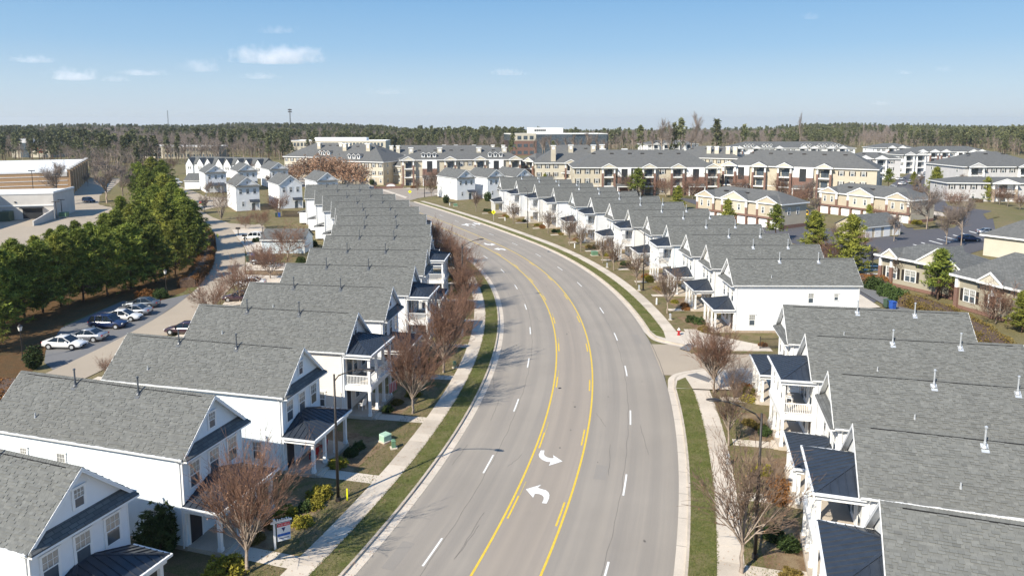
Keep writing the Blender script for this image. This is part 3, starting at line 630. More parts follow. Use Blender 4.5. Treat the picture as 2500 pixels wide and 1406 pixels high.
def house_kit(name, porch, near, nside, siding_mat='white', pipe='pipe', rear_shed=False, pipes=(.42, .74)):
    """nside: +1 / -1, the side (y sign) that looks towards the camera"""
    K = Kit(name)
    w = MB(); L = HL; prof = lambda z: max(0., 1 - max(0, z - EZ) / (RZ_ - EZ) * 1.0)
    for s_ in (1, -1): siding(w, (0, s_ * WW), (L, s_ * WW), .32, EZ - .05, (0, s_))
    siding(w, (0, -WW), (0, WW), .32, EZ, (-1, 0)); siding(w, (L, -WW), (L, WW), .32, EZ, (1, 0))
    gp = lambda z: max(0., min(1, (RZ_ - .1 - z) / SL / WW))
    siding(w, (0, -WW), (0, WW), EZ, RZ_ - .1, (-1, 0), ztop=gp, lap=.16 if near else .3); siding(w, (L, -WW), (L, WW), EZ, RZ_ - .1, (1, 0), ztop=gp, lap=.3)
    K.add('wall', w.mesh('wall', siding_mat))
    K.add('foundation', MB().box(-.02, L + .02, -WW - .02, WW + .02, 0, .32).mesh('foundation', 'foundation'))
    for x in (0, L):
        for s_ in (-1, 1): K.add('corner_board', MB().box(x - .035 if x == 0 else x - .1, x + .1 if x == 0 else x + .035, s_ * WW - .035, s_ * WW + .035, .32, EZ - .03).mesh('corner_board', 'trim'))
    # roof deck + rake boards + gutters
    r = MB(); e = .10
    for s_ in (1, -1): r.prism([(RX0, 0, RZ_), (RX0, s_ * HW, EZ), (RX0, s_ * HW, EZ - e), (RX0, 0, RZ_ - e)], (RX1 - RX0, 0, 0))
    R = K.add('roof', r.mesh('roof', 'roof'))
    fm, one = FIELD[nside if near else 0]
    K.add('shingles', fm, R, kind='stuff')
    for mt, w_, th_, sh_ in one: K.add('shingle', proto_tab(w_, th_, min(4, int(sh_ * 5))), R, mt)
    rc = MB(); x = RX0
    while x < RX1 - .05:
        h_ = .028 if x + .2 < RX1 else .02; z_ = RZ_ + .045 + (random.random() * .008)
        for s_ in (1, -1): rc.face([(x, 0, z_), (x, s_ * .15, z_ - .15 * SL + .01), (x + .2, s_ * .15, z_ - .15 * SL - .012), (x + .2, 0, z_ - .022)], 0, random.random() * .5)
        x += .18
    K.add('ridge_vent', MB().box(RX0 + .9, RX1 - .8, -.16, .16, RZ_ - .16, RZ_ - .075).mesh('ridge_vent', 'black'), R)
    K.add('ridge_cap', rc.mesh('ridge_cap', 'shingle', shade=True), R)
    for xx, nm in ((RX0 - .03, 1), (RX1, 0)):
        for s_ in (1, -1):
            rb = MB(); rb.prism([(xx, 0, RZ_ + .0), (xx, s_ * HW, EZ + .0), (xx, s_ * HW, EZ - .24), (xx, 0, RZ_ - .25)], (.03, 0, 0)); K.add('rake_board', rb.mesh('rake_board', 'trim'), R)
        so_ = MB(); 
        for s_ in (1, -1): so_.prism([(min(xx, 0) if nm else L, 0, RZ_ - .13), (min(xx, 0) if nm else L, s_ * HW, EZ - .11), (min(xx, 0) if nm else L, s_ * HW, EZ - .13), (min(xx, 0) if nm else L, 0, RZ_ - .15)], (.35 if nm else .3, 0, 0))
        K.add('soffit', so_.mesh('soffit', 'trim'), R)
    for s_ in (1, -1):
        g = MB(); g.prism([(RX0 + .05, s_ * HW, EZ + .02), (RX0 + .05, s_ * (HW + .12), EZ + .02), (RX0 + .05, s_ * (HW + .09), EZ - .10), (RX0 + .05, s_ * HW, EZ - .10)], (RX1 - RX0 - .1, 0, 0)); g.box(RX0 + .05, RX1, s_ * HW - .02, s_ * HW + .02, EZ - .16, EZ - .1); g.box(0, L, min(s_ * WW, s_ * HW), max(s_ * WW, s_ * HW), EZ - .13, EZ - .11)
        K.add('gutter', g.mesh('gutter', 'trim'), R)
        for xx in (.16, L - .1):
            d = MB(); y0 = s_ * (WW + .07); d.beam((xx, s_ * (HW + .05), EZ - .1), (xx, y0, EZ - .42), .07, .06); d.box(xx - .04, xx + .04, y0 - .03, y0 + .03, .2, EZ - .42); K.add('downspout', d.mesh('downspout', 'trim'))
    # pent roof across the front gable
    if porch != 'double':
        p = MB(); xo = -.62; hb = HW - .47; p.face([(xo, -HW, EZ - .02), (xo, HW, EZ - .02), (0, hb, EZ + .42), (0, -hb, EZ + .42)]); p.face([(xo, HW, EZ - .02), (0, HW, EZ - .02), (0, hb, EZ + .42)]); p.face([(xo, -HW, EZ - .02), (0, -HW, EZ - .02), (0, -hb, EZ + .42)]); p.box(xo, 0, -HW, HW, EZ - .1, EZ - .025); P_ = K.add('pent_roof', p.mesh('pent_roof', 'roof'))
        q = MB(); q.box(xo - .02, 0, -HW, HW, EZ - .2, EZ - .105); K.add('eave_board', q.mesh('eave_board', 'trim'), P_)
    F0 = face_rot((-1, 0))
    window_kit(K, -.02, 0, EZ + .75, F0, .55, .95, near, True)
    ys = (-1.75, 0, 1.75)
    if porch != 'double':
        for y in ys: window_kit(K, -.02, y, 3.85, F0, .82, 1.5, near)
    else:
        for y in (-1.6, .2): window_kit(K, -.02, y, 3.5, F0, .82, 1.6, near)
        K.add('balcony_door', MB().box(-.05, -.02, 1.0, 1.95, 3.05, 5.2).mesh('balcony_door', 'glass'))
    # ground floor front: door and windows
    dn = nside
    fr_ = MB(); y_ = dn * 1.9; fr_.box(-.06, -.015, y_ - .62, y_ - .5, .3, 2.65); fr_.box(-.06, -.015, y_ + .5, y_ + .62, .3, 2.65); fr_.box(-.06, -.015, y_ - .5, y_ + .5, 2.5, 2.65)
    d_ = K.add('door_frame', fr_.mesh('door_frame', 'trim')); K.add('door', MB().box(-.045, -.016, y_ - .5, y_ + .5, .32, 2.5).mesh('door', 'door'), d_)
    for y in (-dn * 1.7, -dn * .1): window_kit(K, -.02, y, .95, F0, .85, 1.6, near)
    # side windows
    for s_ in (1, -1):
        for x, z, w_, h_ in ((9.3, 3.9, .62, 1.15), (12.4, 4.25, .5, .75), (2.2, 1.0, .7, 1.3), (6.0, 1.1, .7, 1.3)):
            window_kit(K, x, s_ * (WW + .02), z, face_rot((0, s_)), w_, h_, near and s_ == nside)
    for y in (-1.7, 0, 1.7): window_kit(K, L + .02, y, 4.0, face_rot((1, 0)), .6, 1.2, False)
    # vent pipes on the camera side slope
    for f_ in pipes:
        x = L * f_; y = nside * .42; zb = RZ_ - .42 * SL; vp = MB(); pm = pipe
        vp.tube((x, y, zb - .1), (x, y, zb + .34), .085, .07, 10); vp.tube((x, y, zb + .3), (x, y, zb + 1.08), .052, .052, 10); vp.tube((x, y, zb + 1.12), (x, y, zb + 1.2), .085, .085, 12); vp.tube((x, y, zb + 1.2), (x, y, zb + 1.24), .085, .03, 12)
        c = MB(); c.tube((x, y, zb + .02), (x, y, zb + .12), .17, .11, 10)
        i = K.add('flue_pipe', vp.mesh('flue_pipe', pm)); SMx = slope_matrix(nside, 0)
        fl = MB(); q = [SMx @ Vector(v) for v in ((x - .19, .42 / math.cos(SA) - .22, .035), (x + .19, .42 / math.cos(SA) - .22, .035), (x + .19, .42 / math.cos(SA) + .3, .04), (x - .19, .42 / math.cos(SA) + .3, .04))]; fl.face(q)
        K.add('flashing', fl.mesh('flashing', pm), i); K.add('storm_collar', c.mesh('storm_collar', pm), i)
    v = MB(); x, y = L * (.78 if pipe == 'pipe' else .30), nside * 2.2; zb = RZ_ - 2.2 * SL; v.tube((x, y, zb), (x, y, zb + .36), .045, .045, 8); v.tube((x, y, zb), (x, y, zb + .14), .075, .06, 8); K.add('plumbing_vent', v.mesh('plumbing_vent', 'galv'))
    # porch
    dep, hw = (2.5, 2.75)
    fl = MB(); fl.box(-dep, 0, -hw + .05, hw - .05, 0, .3); K.add('porch_floor', fl.mesh('porch_floor', 'concrete2'))
    st = MB(); st.box(-dep - .35, -dep, -dn * 1.9 - .7 if dn < 0 else 1.9 - .7, (1.9 + .7) if dn > 0 else -1.9 + .7, 0, .16)
    st2 = MB(); a, b = sorted((dn * 1.2, dn * 2.6)); st2.box(-dep - .34, -dep, a, b, 0, .15); K.add('step', st2.mesh('step', 'concrete'))
    cy = [-hw + .24, -hw + .24 + (2 * hw - .48) / 3, hw - .24 - (2 * hw - .48) / 3, hw - .24]
    if porch == 'single':
        metal_roof(K, 0, hw + .15, dep + .1, 3.0, .95, near)
        for y in cy: K.add('column', C1, -1, T((-dep + .22, y, 0)))
    elif porch == 'double':
        metal_roof(K, 0, hw + .15, dep + .1, 5.98, 1.0, near)
        de = MB(); de.box(-dep + .05, 0, -hw + .1, hw - .1, 2.86, 2.98); K.add('deck', de.mesh('deck', 'concrete2'))
        bd = MB(); bd.box(-dep, -dep + .3, -hw + .06, hw - .06, 2.6, 3.04)
        for s_ in (-1, 1): bd.box(-dep + .3, 0, s_ * (hw - .2) - .13, s_ * (hw - .2) + .13, 2.6, 3.04)
        K.add('band_board', bd.mesh('band_board', 'trim'))
        for y in cy: K.add('column', C1, -1, T((-dep + .22, y, 0))); K.add('column', C2, -1, T((-dep + .22, y, 0)))
        pi = MB()
        for s_ in (-1, 1): pi.box(-.12, -.0, s_ * (hw - .24) - .11, s_ * (hw - .24) + .11, .3, 5.55)
        K.add('pilaster', pi.mesh('pilaster', 'trim'))
        for a, b in zip(cy, cy[1:]): railing(K, (-dep + .22, a + .11), (-dep + .22, b - .11), 3.0, near)
        for s_ in (-1, 1): railing(K, (-dep + .33, s_ * (hw - .24)), (-.12, s_ * (hw - .24)), 3.0, near and s_ == nside)
        if near:
            ch = MB(); ch.beam((-1.6, -1.2, 3.4), (-.9, -1.9, 3.4), .5, .08); ch.box(-1.1, -.6, .2, .7, 3.0, 3.5)
    if rear_shed:
        s = MB(); s.box(L, L + 2.1, -WW + .3, .4, .3, 2.7); K.add('rear_room', s.mesh('rear_room', siding_mat))
        s = MB(); s.prism([(L, -WW + .1, 3.35), (L + 2.4, -WW + .1, 2.68), (L + 2.4, -WW + .1, 2.6), (L, -WW + .1, 3.25)], (0, 3.6 - .7, 0)); K.add('rear_roof', s.mesh('rear_roof', 'roof'))
        s = MB(); s.box(L + 2.4, L + 2.44, -WW + .08, .62, 2.56, 2.7); K.add('rear_fascia', s.mesh('rear_fascia', 'trim'))
    return K
LH = [((199, 1140), None), ((525, 965), (78, 908)), ((742, 848), (326, 814)), ((875, 762), (500.5, 743)), ((959.6, 699.6), (619.5, 689)), ((1013.4, 649), (700, 642.4)), ((1043.3, 608.6), (753.4, 606)), ((1053.8, 575.8), (790.8, 573.8)), ((1051.6, 548.2), (811.6, 549.2)), ((1041, 523.6), (816, 525.8)), ((1023, 505), (824, 507.6)), ((998.8, 488.4), (811.6, 491.6)), ((965, 474), (789, 477.8)), ((934.8, 461.2), (766.8, 463.8)), ((901, 450), (739.6, 451.6))]
LP = ['s', 's', 's', 'd', 's', 'd', 's', 'd', 's', 's', 'd', 's', 'd', 's', 's']
RH = [((2148, 1222), (2500, 1278)), ((2082, 1033), (2500, 1078)), ((2021.6, 905), (2500, 942.7)), ((1965.7, 814), (2466, 840)), ((1911, 743.8), (2335, 762)), ((1775, 630), (2074, 630.7)), ((1724, 597), (1992, 597)), ((1675, 572), (1916, 570)), ((1627.5, 549), (1845, 547.7)), ((1580, 528), (1782, 526)), ((1533.4, 512), (1689, 510)), ((1488, 496.5), (1633.5, 493.6)), ((1442, 482.2), (1605, 478.8)), ((1396.4, 469.7), (1546.4, 467)), ((1350.9, 458.8), (1493, 456.7)), ((1305.4, 449.7), (1416.4, 447.6)), ((1260.4, 441), (1386.5, 438.5)), ((1219.6, 433.5), (1339.6, 431.5))]
RP = ['d', 'd', 's', 'd', 's', 's', 's', 's', 'd', 's', 'd', 's', 'd', 's', 'd', 'd', 'd', 's']
KITS = {}
def kit(p, near, ns, mat, shed=False):
    key = (p, near, ns, mat, shed)
    if key not in KITS: KITS[key] = house_kit('white_house', 'single' if p == 's' else 'double', near, ns, mat, 'pipe' if ns > 0 else 'galv', shed, (.34, .68) if ns > 0 else (.40, .72))
    return KITS[key]
HPOS = {'L': [], 'R': []}
for row_, HS, PS, ns in (('L', LH, LP, 1), ('R', RH, RP, -1)):
    for i, ((a, b), p) in enumerate(zip(HS, PS)):
        zr = RZ_ + (max(0, i - 4) * .12 if row_ == 'L' else max(0, i - 6) * .11); A = at(*a, zr)
        if b: B = at(*b, zr); ang = math.atan2(B[1] - A[1], B[0] - A[0])
        else: ang = R_(160.5)
        if row_ == 'R' and i == 0: ang = R_(-18.5)
        dx, dy = math.cos(ang), math.sin(ang); x, y = A[0] + .38 * dx, A[1] + .38 * dy
        near = (i <= 3) if row_ == 'L' else (i <= 4);  mat = {('L', 3): 'pink', ('L', 1): 'cool', ('L', 2): 'cool', ('L', 6): 'warm', ('L', 8): 'cool', ('R', 2): 'warm', ('R', 6): 'warm', ('R', 8): 'cool', ('R', 10): 'warm', ('R', 13): 'cool', ('R', 15): 'warm'}.get((row_, i), 'white')
        HPOS[row_].append((x, y, ang))
        por = 'a balcony porch' if p == 'd' else 'a low porch'
        if row_ == 'L': lab = f'{ORD[i]} white house of the left row from the bottom left corner, with {por}'
        elif i < 5: lab = f'{ORD[i]} white house from the bottom right corner, with {por}'
        else: lab = f'{ORD[i-5]} white house of the right row beyond the side alley, with {por}'
        kit(p, near, ns, mat, row_ == 'L' and i > 8).place((x, y, .1), ang, lab, 'house', 'white gabled houses along the curved road', scale=(1, 1, (zr - .1) / (RZ_)))
# front walks and planting beds, driveways
for row_, ns in (('L', 1), ('R', -1)):
    for i, (x, y, a) in enumerate(HPOS[row_]):
        c, s_ = math.cos(a), math.sin(a)
        def loc(u, v): return (x + u * c - v * s_, y + u * s_ + v * c)
        out = -7.2 if row_ == 'L' else -5.9
        sheet('front_walk', [loc(out, ns * 1.3), loc(-2.8, ns * 1.3), loc(-2.8, ns * 2.5), loc(out, ns * 2.5)], .128, 'concrete', yard, world=True)
        sheet('planting_bed', [loc(-4.4 - .4 * math.sin(i), ns * 1.25), loc(-2.4, ns * 1.25), loc(-2.4, -ns * 4.6), loc(-5.2 + .5 * math.cos(i * 2), -ns * 4.4), loc(-5.0, -ns * 1.5)], .122, 'mulch', yard, world=True)
        sheet('side_bed', [loc(-2.4, -ns * 2.6), loc(HL, -ns * 2.6), loc(HL, -ns * 5), loc(-2.4, -ns * 5)], .118, 'grass2' if i % 2 else 'mulch', yard, world=True)
        if row_ == 'L' and i < 9: sheet('driveway', [loc(HL + .5, -2.4), loc(HL + .5, 2.2), loc(HL + 14, 2.2), loc(HL + 14, -2.4)], .121, 'concrete', yard, world=True)
# gable-front corner houses -------------------------------------------------
def gable_house(name, xy, yaw, w, L, ez, rz_, label, porch='awn', mat='white'):
    """front gable at local -y; ridge along +y"""
    K = Kit(name); hw = w / 2 - .25; m = MB()
    for s_ in (1, -1): siding(m, (s_ * hw, 0), (s_ * hw, L), .2, ez, (s_, 0), lap=.3)
    for yy, n in ((0, -1), (L, 1)):
        siding(m, (-hw, yy), (hw, yy), .2, ez, (0, n), lap=.3); sl_ = (rz_ - ez) / (w / 2); siding(m, (-hw, yy), (hw, yy), ez, rz_ - .1, (0, n), ztop=lambda z: max(0., min(1, (rz_ - .1 - z) / sl_ / hw)), lap=.3)
    K.add('wall', m.mesh('wall', mat)); K.add('foundation', MB().box(-hw - .02, hw + .02, -.02, L + .02, 0, .2).mesh('foundation', 'foundation'))
    r = MB()
    for s_ in (1, -1): r.prism([(0, -.35, rz_), (s_ * w / 2, -.35, ez), (s_ * w / 2, -.35, ez - .12), (0, -.35, rz_ - .12)], (0, L + .65, 0))
    R = K.add('roof', r.mesh('roof', 'roof')); rb = MB()
    for yy in (-.38, L + .3):
        for s_ in (1, -1): rb.prism([(0, yy, rz_ + .02), (s_ * w / 2, yy, ez + .02), (s_ * w / 2, yy, ez - .26), (0, yy, rz_ - .28)], (0, .03, 0))
    K.add('rake_board', rb.mesh('rake_board', 'trim'), R); g = MB()
    for s_ in (1, -1): g.box(min(s_ * w / 2, s_ * (w / 2 + .1)), max(s_ * w / 2, s_ * (w / 2 + .1)), -.35, L + .3, ez - .12, ez + .01)
    K.add('gutter', g.mesh('gutter', 'trim'), R)
    if porch != 'plain':
        p = MB(); p.prism([(-w / 2, -.6, ez - .02), (-w / 2, 0, ez + .35), (-w / 2, 0, ez + .25), (-w / 2, -.6, ez - .1)], (w, 0, 0)); K.add('pent_roof', p.mesh('pent_roof', 'roof'))
    for x in (-w * .28, 0, w * .28): window_kit(K, x, -.02, ez - 2.25, 0., .8, 1.4)
    window_kit(K, 0, -.02, ez + .7, 0., .5, .7)
    window_kit(K, -w * .2, -.02, 1.6, 0., .6, 1.2)
    for y in (L * .3, L * .7): window_kit(K, -hw - .02, y, ez - 2.1, -math.pi / 2, .6, 1.1); window_kit(K, hw + .02, y, ez - 2.1, math.pi / 2, .6, 1.1)
    if porch == 'full':
        px_ = MB(); px_.prism([(-w / 2, -2.6, 2.9), (-w / 2 + 1.2, 0, 3.7), (w / 2 - 1.2, 0, 3.7), (w / 2, -2.6, 2.9)], (0, 0, -.1)); K.add('porch_roof', px_.mesh('porch_roof', 'metalroof'))
        for x in np.linspace(-w / 2 + .2, w / 2 - .2, 4): K.add('column', MB().box(x - .11, x + .11, -2.5, -2.28, .1, 2.85).mesh('column', 'trim'))
    else:
        a = MB(); x0 = w * .05; a.prism([(x0, -1.1, 2.75), (x0, 0, 3.4), (x0, 0, 3.3), (x0, -1.1, 2.65)], (w * .4, 0, 0)); K.add('awning', a.mesh('awning', 'metalroof'))
        K.add('door', MB().box(w * .14, w * .14 + .9, -.05, -.02, .2, 2.3).mesh('door', 'glass')); K.add('porch_post', MB().box(w * .42, w * .42 + .14, -1.05, -.9, .1, 2.65).mesh('porch_post', 'trim'))
    for k in (.5, .66):
        v = MB(); v.tube((-.4, L * k, rz_ - .5), (-.4, L * k, rz_ + .55), .06, .06, 6); v.tube((-.4, L * k, rz_ + .55), (-.4, L * k, rz_ + .65), .1, .1, 6); K.add('flue_pipe', v.mesh('flue_pipe', 'pipe'))
    return K.place((*xy, .02), yaw, label, 'house', 'white gabled houses along the cross streets')
def by_px(pl, pr): 
    a = at(*pl); b = at(*pr); return ((a[0] + b[0]) / 2, (a[1] + b[1]) / 2), math.atan2(b[1] - a[1], b[0] - a[0]), math.hypot(b[0] - a[0], b[1] - a[1])
YW = R_(31)
for xy, w, L, lab, po in (
    ((-83.6, 223.5), 7.6, 16.5, 'white gabled house beside the lane, facing the camera over the bare multi-stem tree', 'awn'),
    ((-71.8, 229.5), 7.8, 16, 'white gabled house with three upper windows, right of the one beside the lane', 'plain'),
    ((-118.3, 283), 8.4, 17, 'white gabled house with attic window and wide porch at the lane corner', 'full'),
    ((-109.3, 293), 8.2, 17, 'white gabled house partly hidden behind the one beside the lane', 'awn'),
    ((-99.6, 303), 8.2, 18, 'white gabled house with attic window farthest back in the left cluster', 'awn'),
    ((-63.4, 243), 7.8, 15, 'white gabled house peeking over the last roof of the left row', 'awn'),
    ((-16.6, 255.6), 7.8, 16.5, 'tall white gabled house with a round shrub at its corner, beyond the right row', 'awn'),
    ((-5.8, 259), 7.8, 16, 'white gabled house behind the tall corner one, right of it', 'awn'),
    ((4.6, 262), 7.8, 16, 'white gabled house third in line behind the corner one', 'awn')):
    gable_house('white_house', (xy[0] * .93, xy[1] * .93), YW, w * .93, L * .93, 7.4, 10.2, lab, po)
# terrace with row of small white gables far left
def terrace(pl, pr, z, n, lab):
    a = at(*pl); b = at(*pr); L = math.hypot(b[0] - a[0], b[1] - a[1]); yaw = math.atan2(b[1] - a[1], b[0] - a[0]); K = Kit('terrace'); ez, rz_, d = z, z + 3.4, 9
    K.add('wall', MB().box(0, L, 0, d, 0, ez).mesh('wall', 'white')); r = MB(); r.prism([(-.3, -.4, ez), (-.3, d / 2, rz_), (-.3, d + .4, ez)], (L + .6, 0, 0)); R = K.add('roof', r.mesh('roof', 'roof'))
    for k in range(n):
        x = L * (k + .15 + .15 * (k % 2)) / n; g = MB(); w = 4.2; g.prism([(x, -.9, ez - .1), (x + w / 2, -.9, rz_ - .6), (x + w, -.9, ez - .1)], (0, .1, 0)); K.add('gable', g.mesh('gable', 'white'))
        g = MB()
        for s_ in (0, 1): g.prism([(x + w / 2, -1.1, rz_ - .4), (x + w * s_ + (.2 if s_ else -.2), -1.1, ez - .2), (x + w * s_ + (.2 if s_ else -.2), -1.1, ez - .35), (x + w / 2, -1.1, rz_ - .58)], (0, 4.2, 0))
        K.add('gable_roof', g.mesh('gable_roof', 'roof')); K.add('bay', MB().box(x + .1, x + w - .1, -.8, 0, 0, ez - .1).mesh('bay', 'white'))
        for f in (.35, .65): window_kit(K, x + w * f, -.82, ez - 2.4, 0., .8, 1.4)
    K.place((a[0], a[1], 0), yaw, lab, 'terrace')
terrace((455, 430), (642, 436), 6.0, 8, 'long white terrace with a row of small sharp gables, behind the left cluster of houses')
g = Kit('garage'); 
def garage(pl, pr, dep, ez, rz_, mat, lab, doors=0, hip=False):
    a = at(*pl); b = at(*pr); L = math.hypot(b[0] - a[0], b[1] - a[1]); yaw = math.atan2(b[1] - a[1], b[0] - a[0]); K = Kit('garage'); m = MB()
    siding(m, (0, 0), (L, 0), 0, ez, (0, -1), lap=.2); siding(m, (0, dep), (L, dep), 0, ez, (0, 1), lap=.2)
    for x, n in ((0, -1), (L, 1)):
        siding(m, (x, 0), (x, dep), 0, ez, (n, 0), lap=.2); k_ = (rz_ - ez) / (dep / 2); siding(m, (x, 0), (x, dep), ez, rz_ - .05, (n, 0), ztop=lambda z: max(0., min(1, (rz_ - .05 - z) / k_ / (dep / 2))), lap=.2)
    K.add('wall', m.mesh('wall', mat)); r = MB()
    for s_ in (0, 1): r.prism([(-.3, dep / 2, rz_), (-.3, -.35 if s_ == 0 else dep + .35, ez - .1), (-.3, -.35 if s_ == 0 else dep + .35, ez - .22), (-.3, dep / 2, rz_ - .12)], (L + .6, 0, 0))
    R = K.add('roof', r.mesh('roof', 'roof')); t = MB(); t.box(-.3, L + .3, -.42, -.35, ez - .24, ez - .08); K.add('gutter', t.mesh('gutter', 'trim'), R)
    for x in (0, L): K.add('corner_board', MB().box(x - .08, x + .08, -.04, .1, 0, ez - .2).mesh('corner_board', 'trim'))
    for k in range(doors): K.add('garage_door', MB().box(L * (k + .15) / doors, L * (k + .85) / doors, -.06, -.02, 0, 2.2).mesh('garage_door', 'trim'))
    K.place((a[0], a[1], .05), yaw, lab, 'garage')
garage((640, 620), (743, 620), 6.2, 2.9, 4.6, 'blue', 'detached pale blue garage with grey shingle roof behind the left row')
garage((452, 462), (492, 462), 8, 3.4, 6.0, 'white', 'low white building with grey roof beside the lane car park')
# ------------------------------------------------------------------ apartments
SH = MB().box(-.2, .2, -.05, 0, 0, 1).mesh('shutter', 'bronze')
def hip(mb, x0, x1, y0, y1, ez, rz_, ov=.5, m=0):
    x0 -= ov; x1 += ov; y0 -= ov; y1 += ov; w = (y1 - y0) / 2; r0, r1 = x0 + w, x1 - w
    if r0 > r1: r0 = r1 = (x0 + x1) / 2
    if (x1 - x0) < (y1 - y0):
        w = (x1 - x0) / 2; c = (x0 + x1) / 2; a, b = (c, y0 + w, rz_), (c, y1 - w, rz_)
        mb.face([(x0, y0, ez), (x1, y0, ez), a], m); mb.face([(x1, y0, ez), (x1, y1, ez), b, a], m); mb.face([(x1, y1, ez), (x0, y1, ez), b], m); mb.face([(x0, y1, ez), (x0, y0, ez), a, b], m)
    else:
        a, b = (r0, (y0 + y1) / 2, rz_), (r1, (y0 + y1) / 2, rz_)
        mb.face([(x0, y0, ez), (x1, y0, ez), b, a], m); mb.face([(x1, y0, ez), (x1, y1, ez), b], m); mb.face([(x1, y1, ez), (x0, y1, ez), a, b], m); mb.face([(x0, y1, ez), (x0, y0, ez), a], m)
    mb.face([(x0, y0, ez), (x0, y1, ez), (x1, y1, ez), (x1, y0, ez)], m)
def fascia(mb, x0, x1, y0, y1, ez, ov=.5):
    x0 -= ov; x1 += ov; y0 -= ov; y1 += ov; t = .03
    mb.box(x0 - t, x1 + t, y0 - t, y0, ez - .28, ez + .03); mb.box(x0 - t, x1 + t, y1, y1 + t, ez - .28, ez + .03); mb.box(x0 - t, x0, y0, y1, ez - .28, ez + .03); mb.box(x1, x1 + t, y0, y1, ez - .28, ez + .03)
def pediment(K, x, w, y, ez, rise, back, mat, rmat='aroof'):
    r = MB(); r.face([(x - w / 2, y - .35, ez), (x, y - .35, ez + rise), (x, back, ez + rise), (x - w / 2, y + 2.0, ez)]); r.face([(x + w / 2, y - .35, ez), (x, y - .35, ez + rise), (x, back, ez + rise), (x + w / 2, y + 2.0, ez)])
    R = K.add('pediment_roof', r.mesh('pediment_roof', rmat)); t = MB()
    for s_ in (-1, 1): t.prism([(x, y - .4, ez + rise + .03), (x + s_ * (w / 2 + .05), y - .4, ez + .03), (x + s_ * (w / 2 + .05), y - .4, ez - .22), (x, y - .4, ez + rise - .28)], (0, .12, 0))
    t.box(x - w / 2, x + w / 2, y - .38, y - .25, ez - .28, ez - .02); K.add('rake_board', t.mesh('rake_board', 'trim'), R)
    g = MB(); g.prism([(x - w / 2 + .2, y - .24, ez), (x, y - .24, ez + rise - .2), (x + w / 2 - .2, y - .24, ez)], (0, .1, 0)); K.add('pediment', g.mesh('pediment', mat))
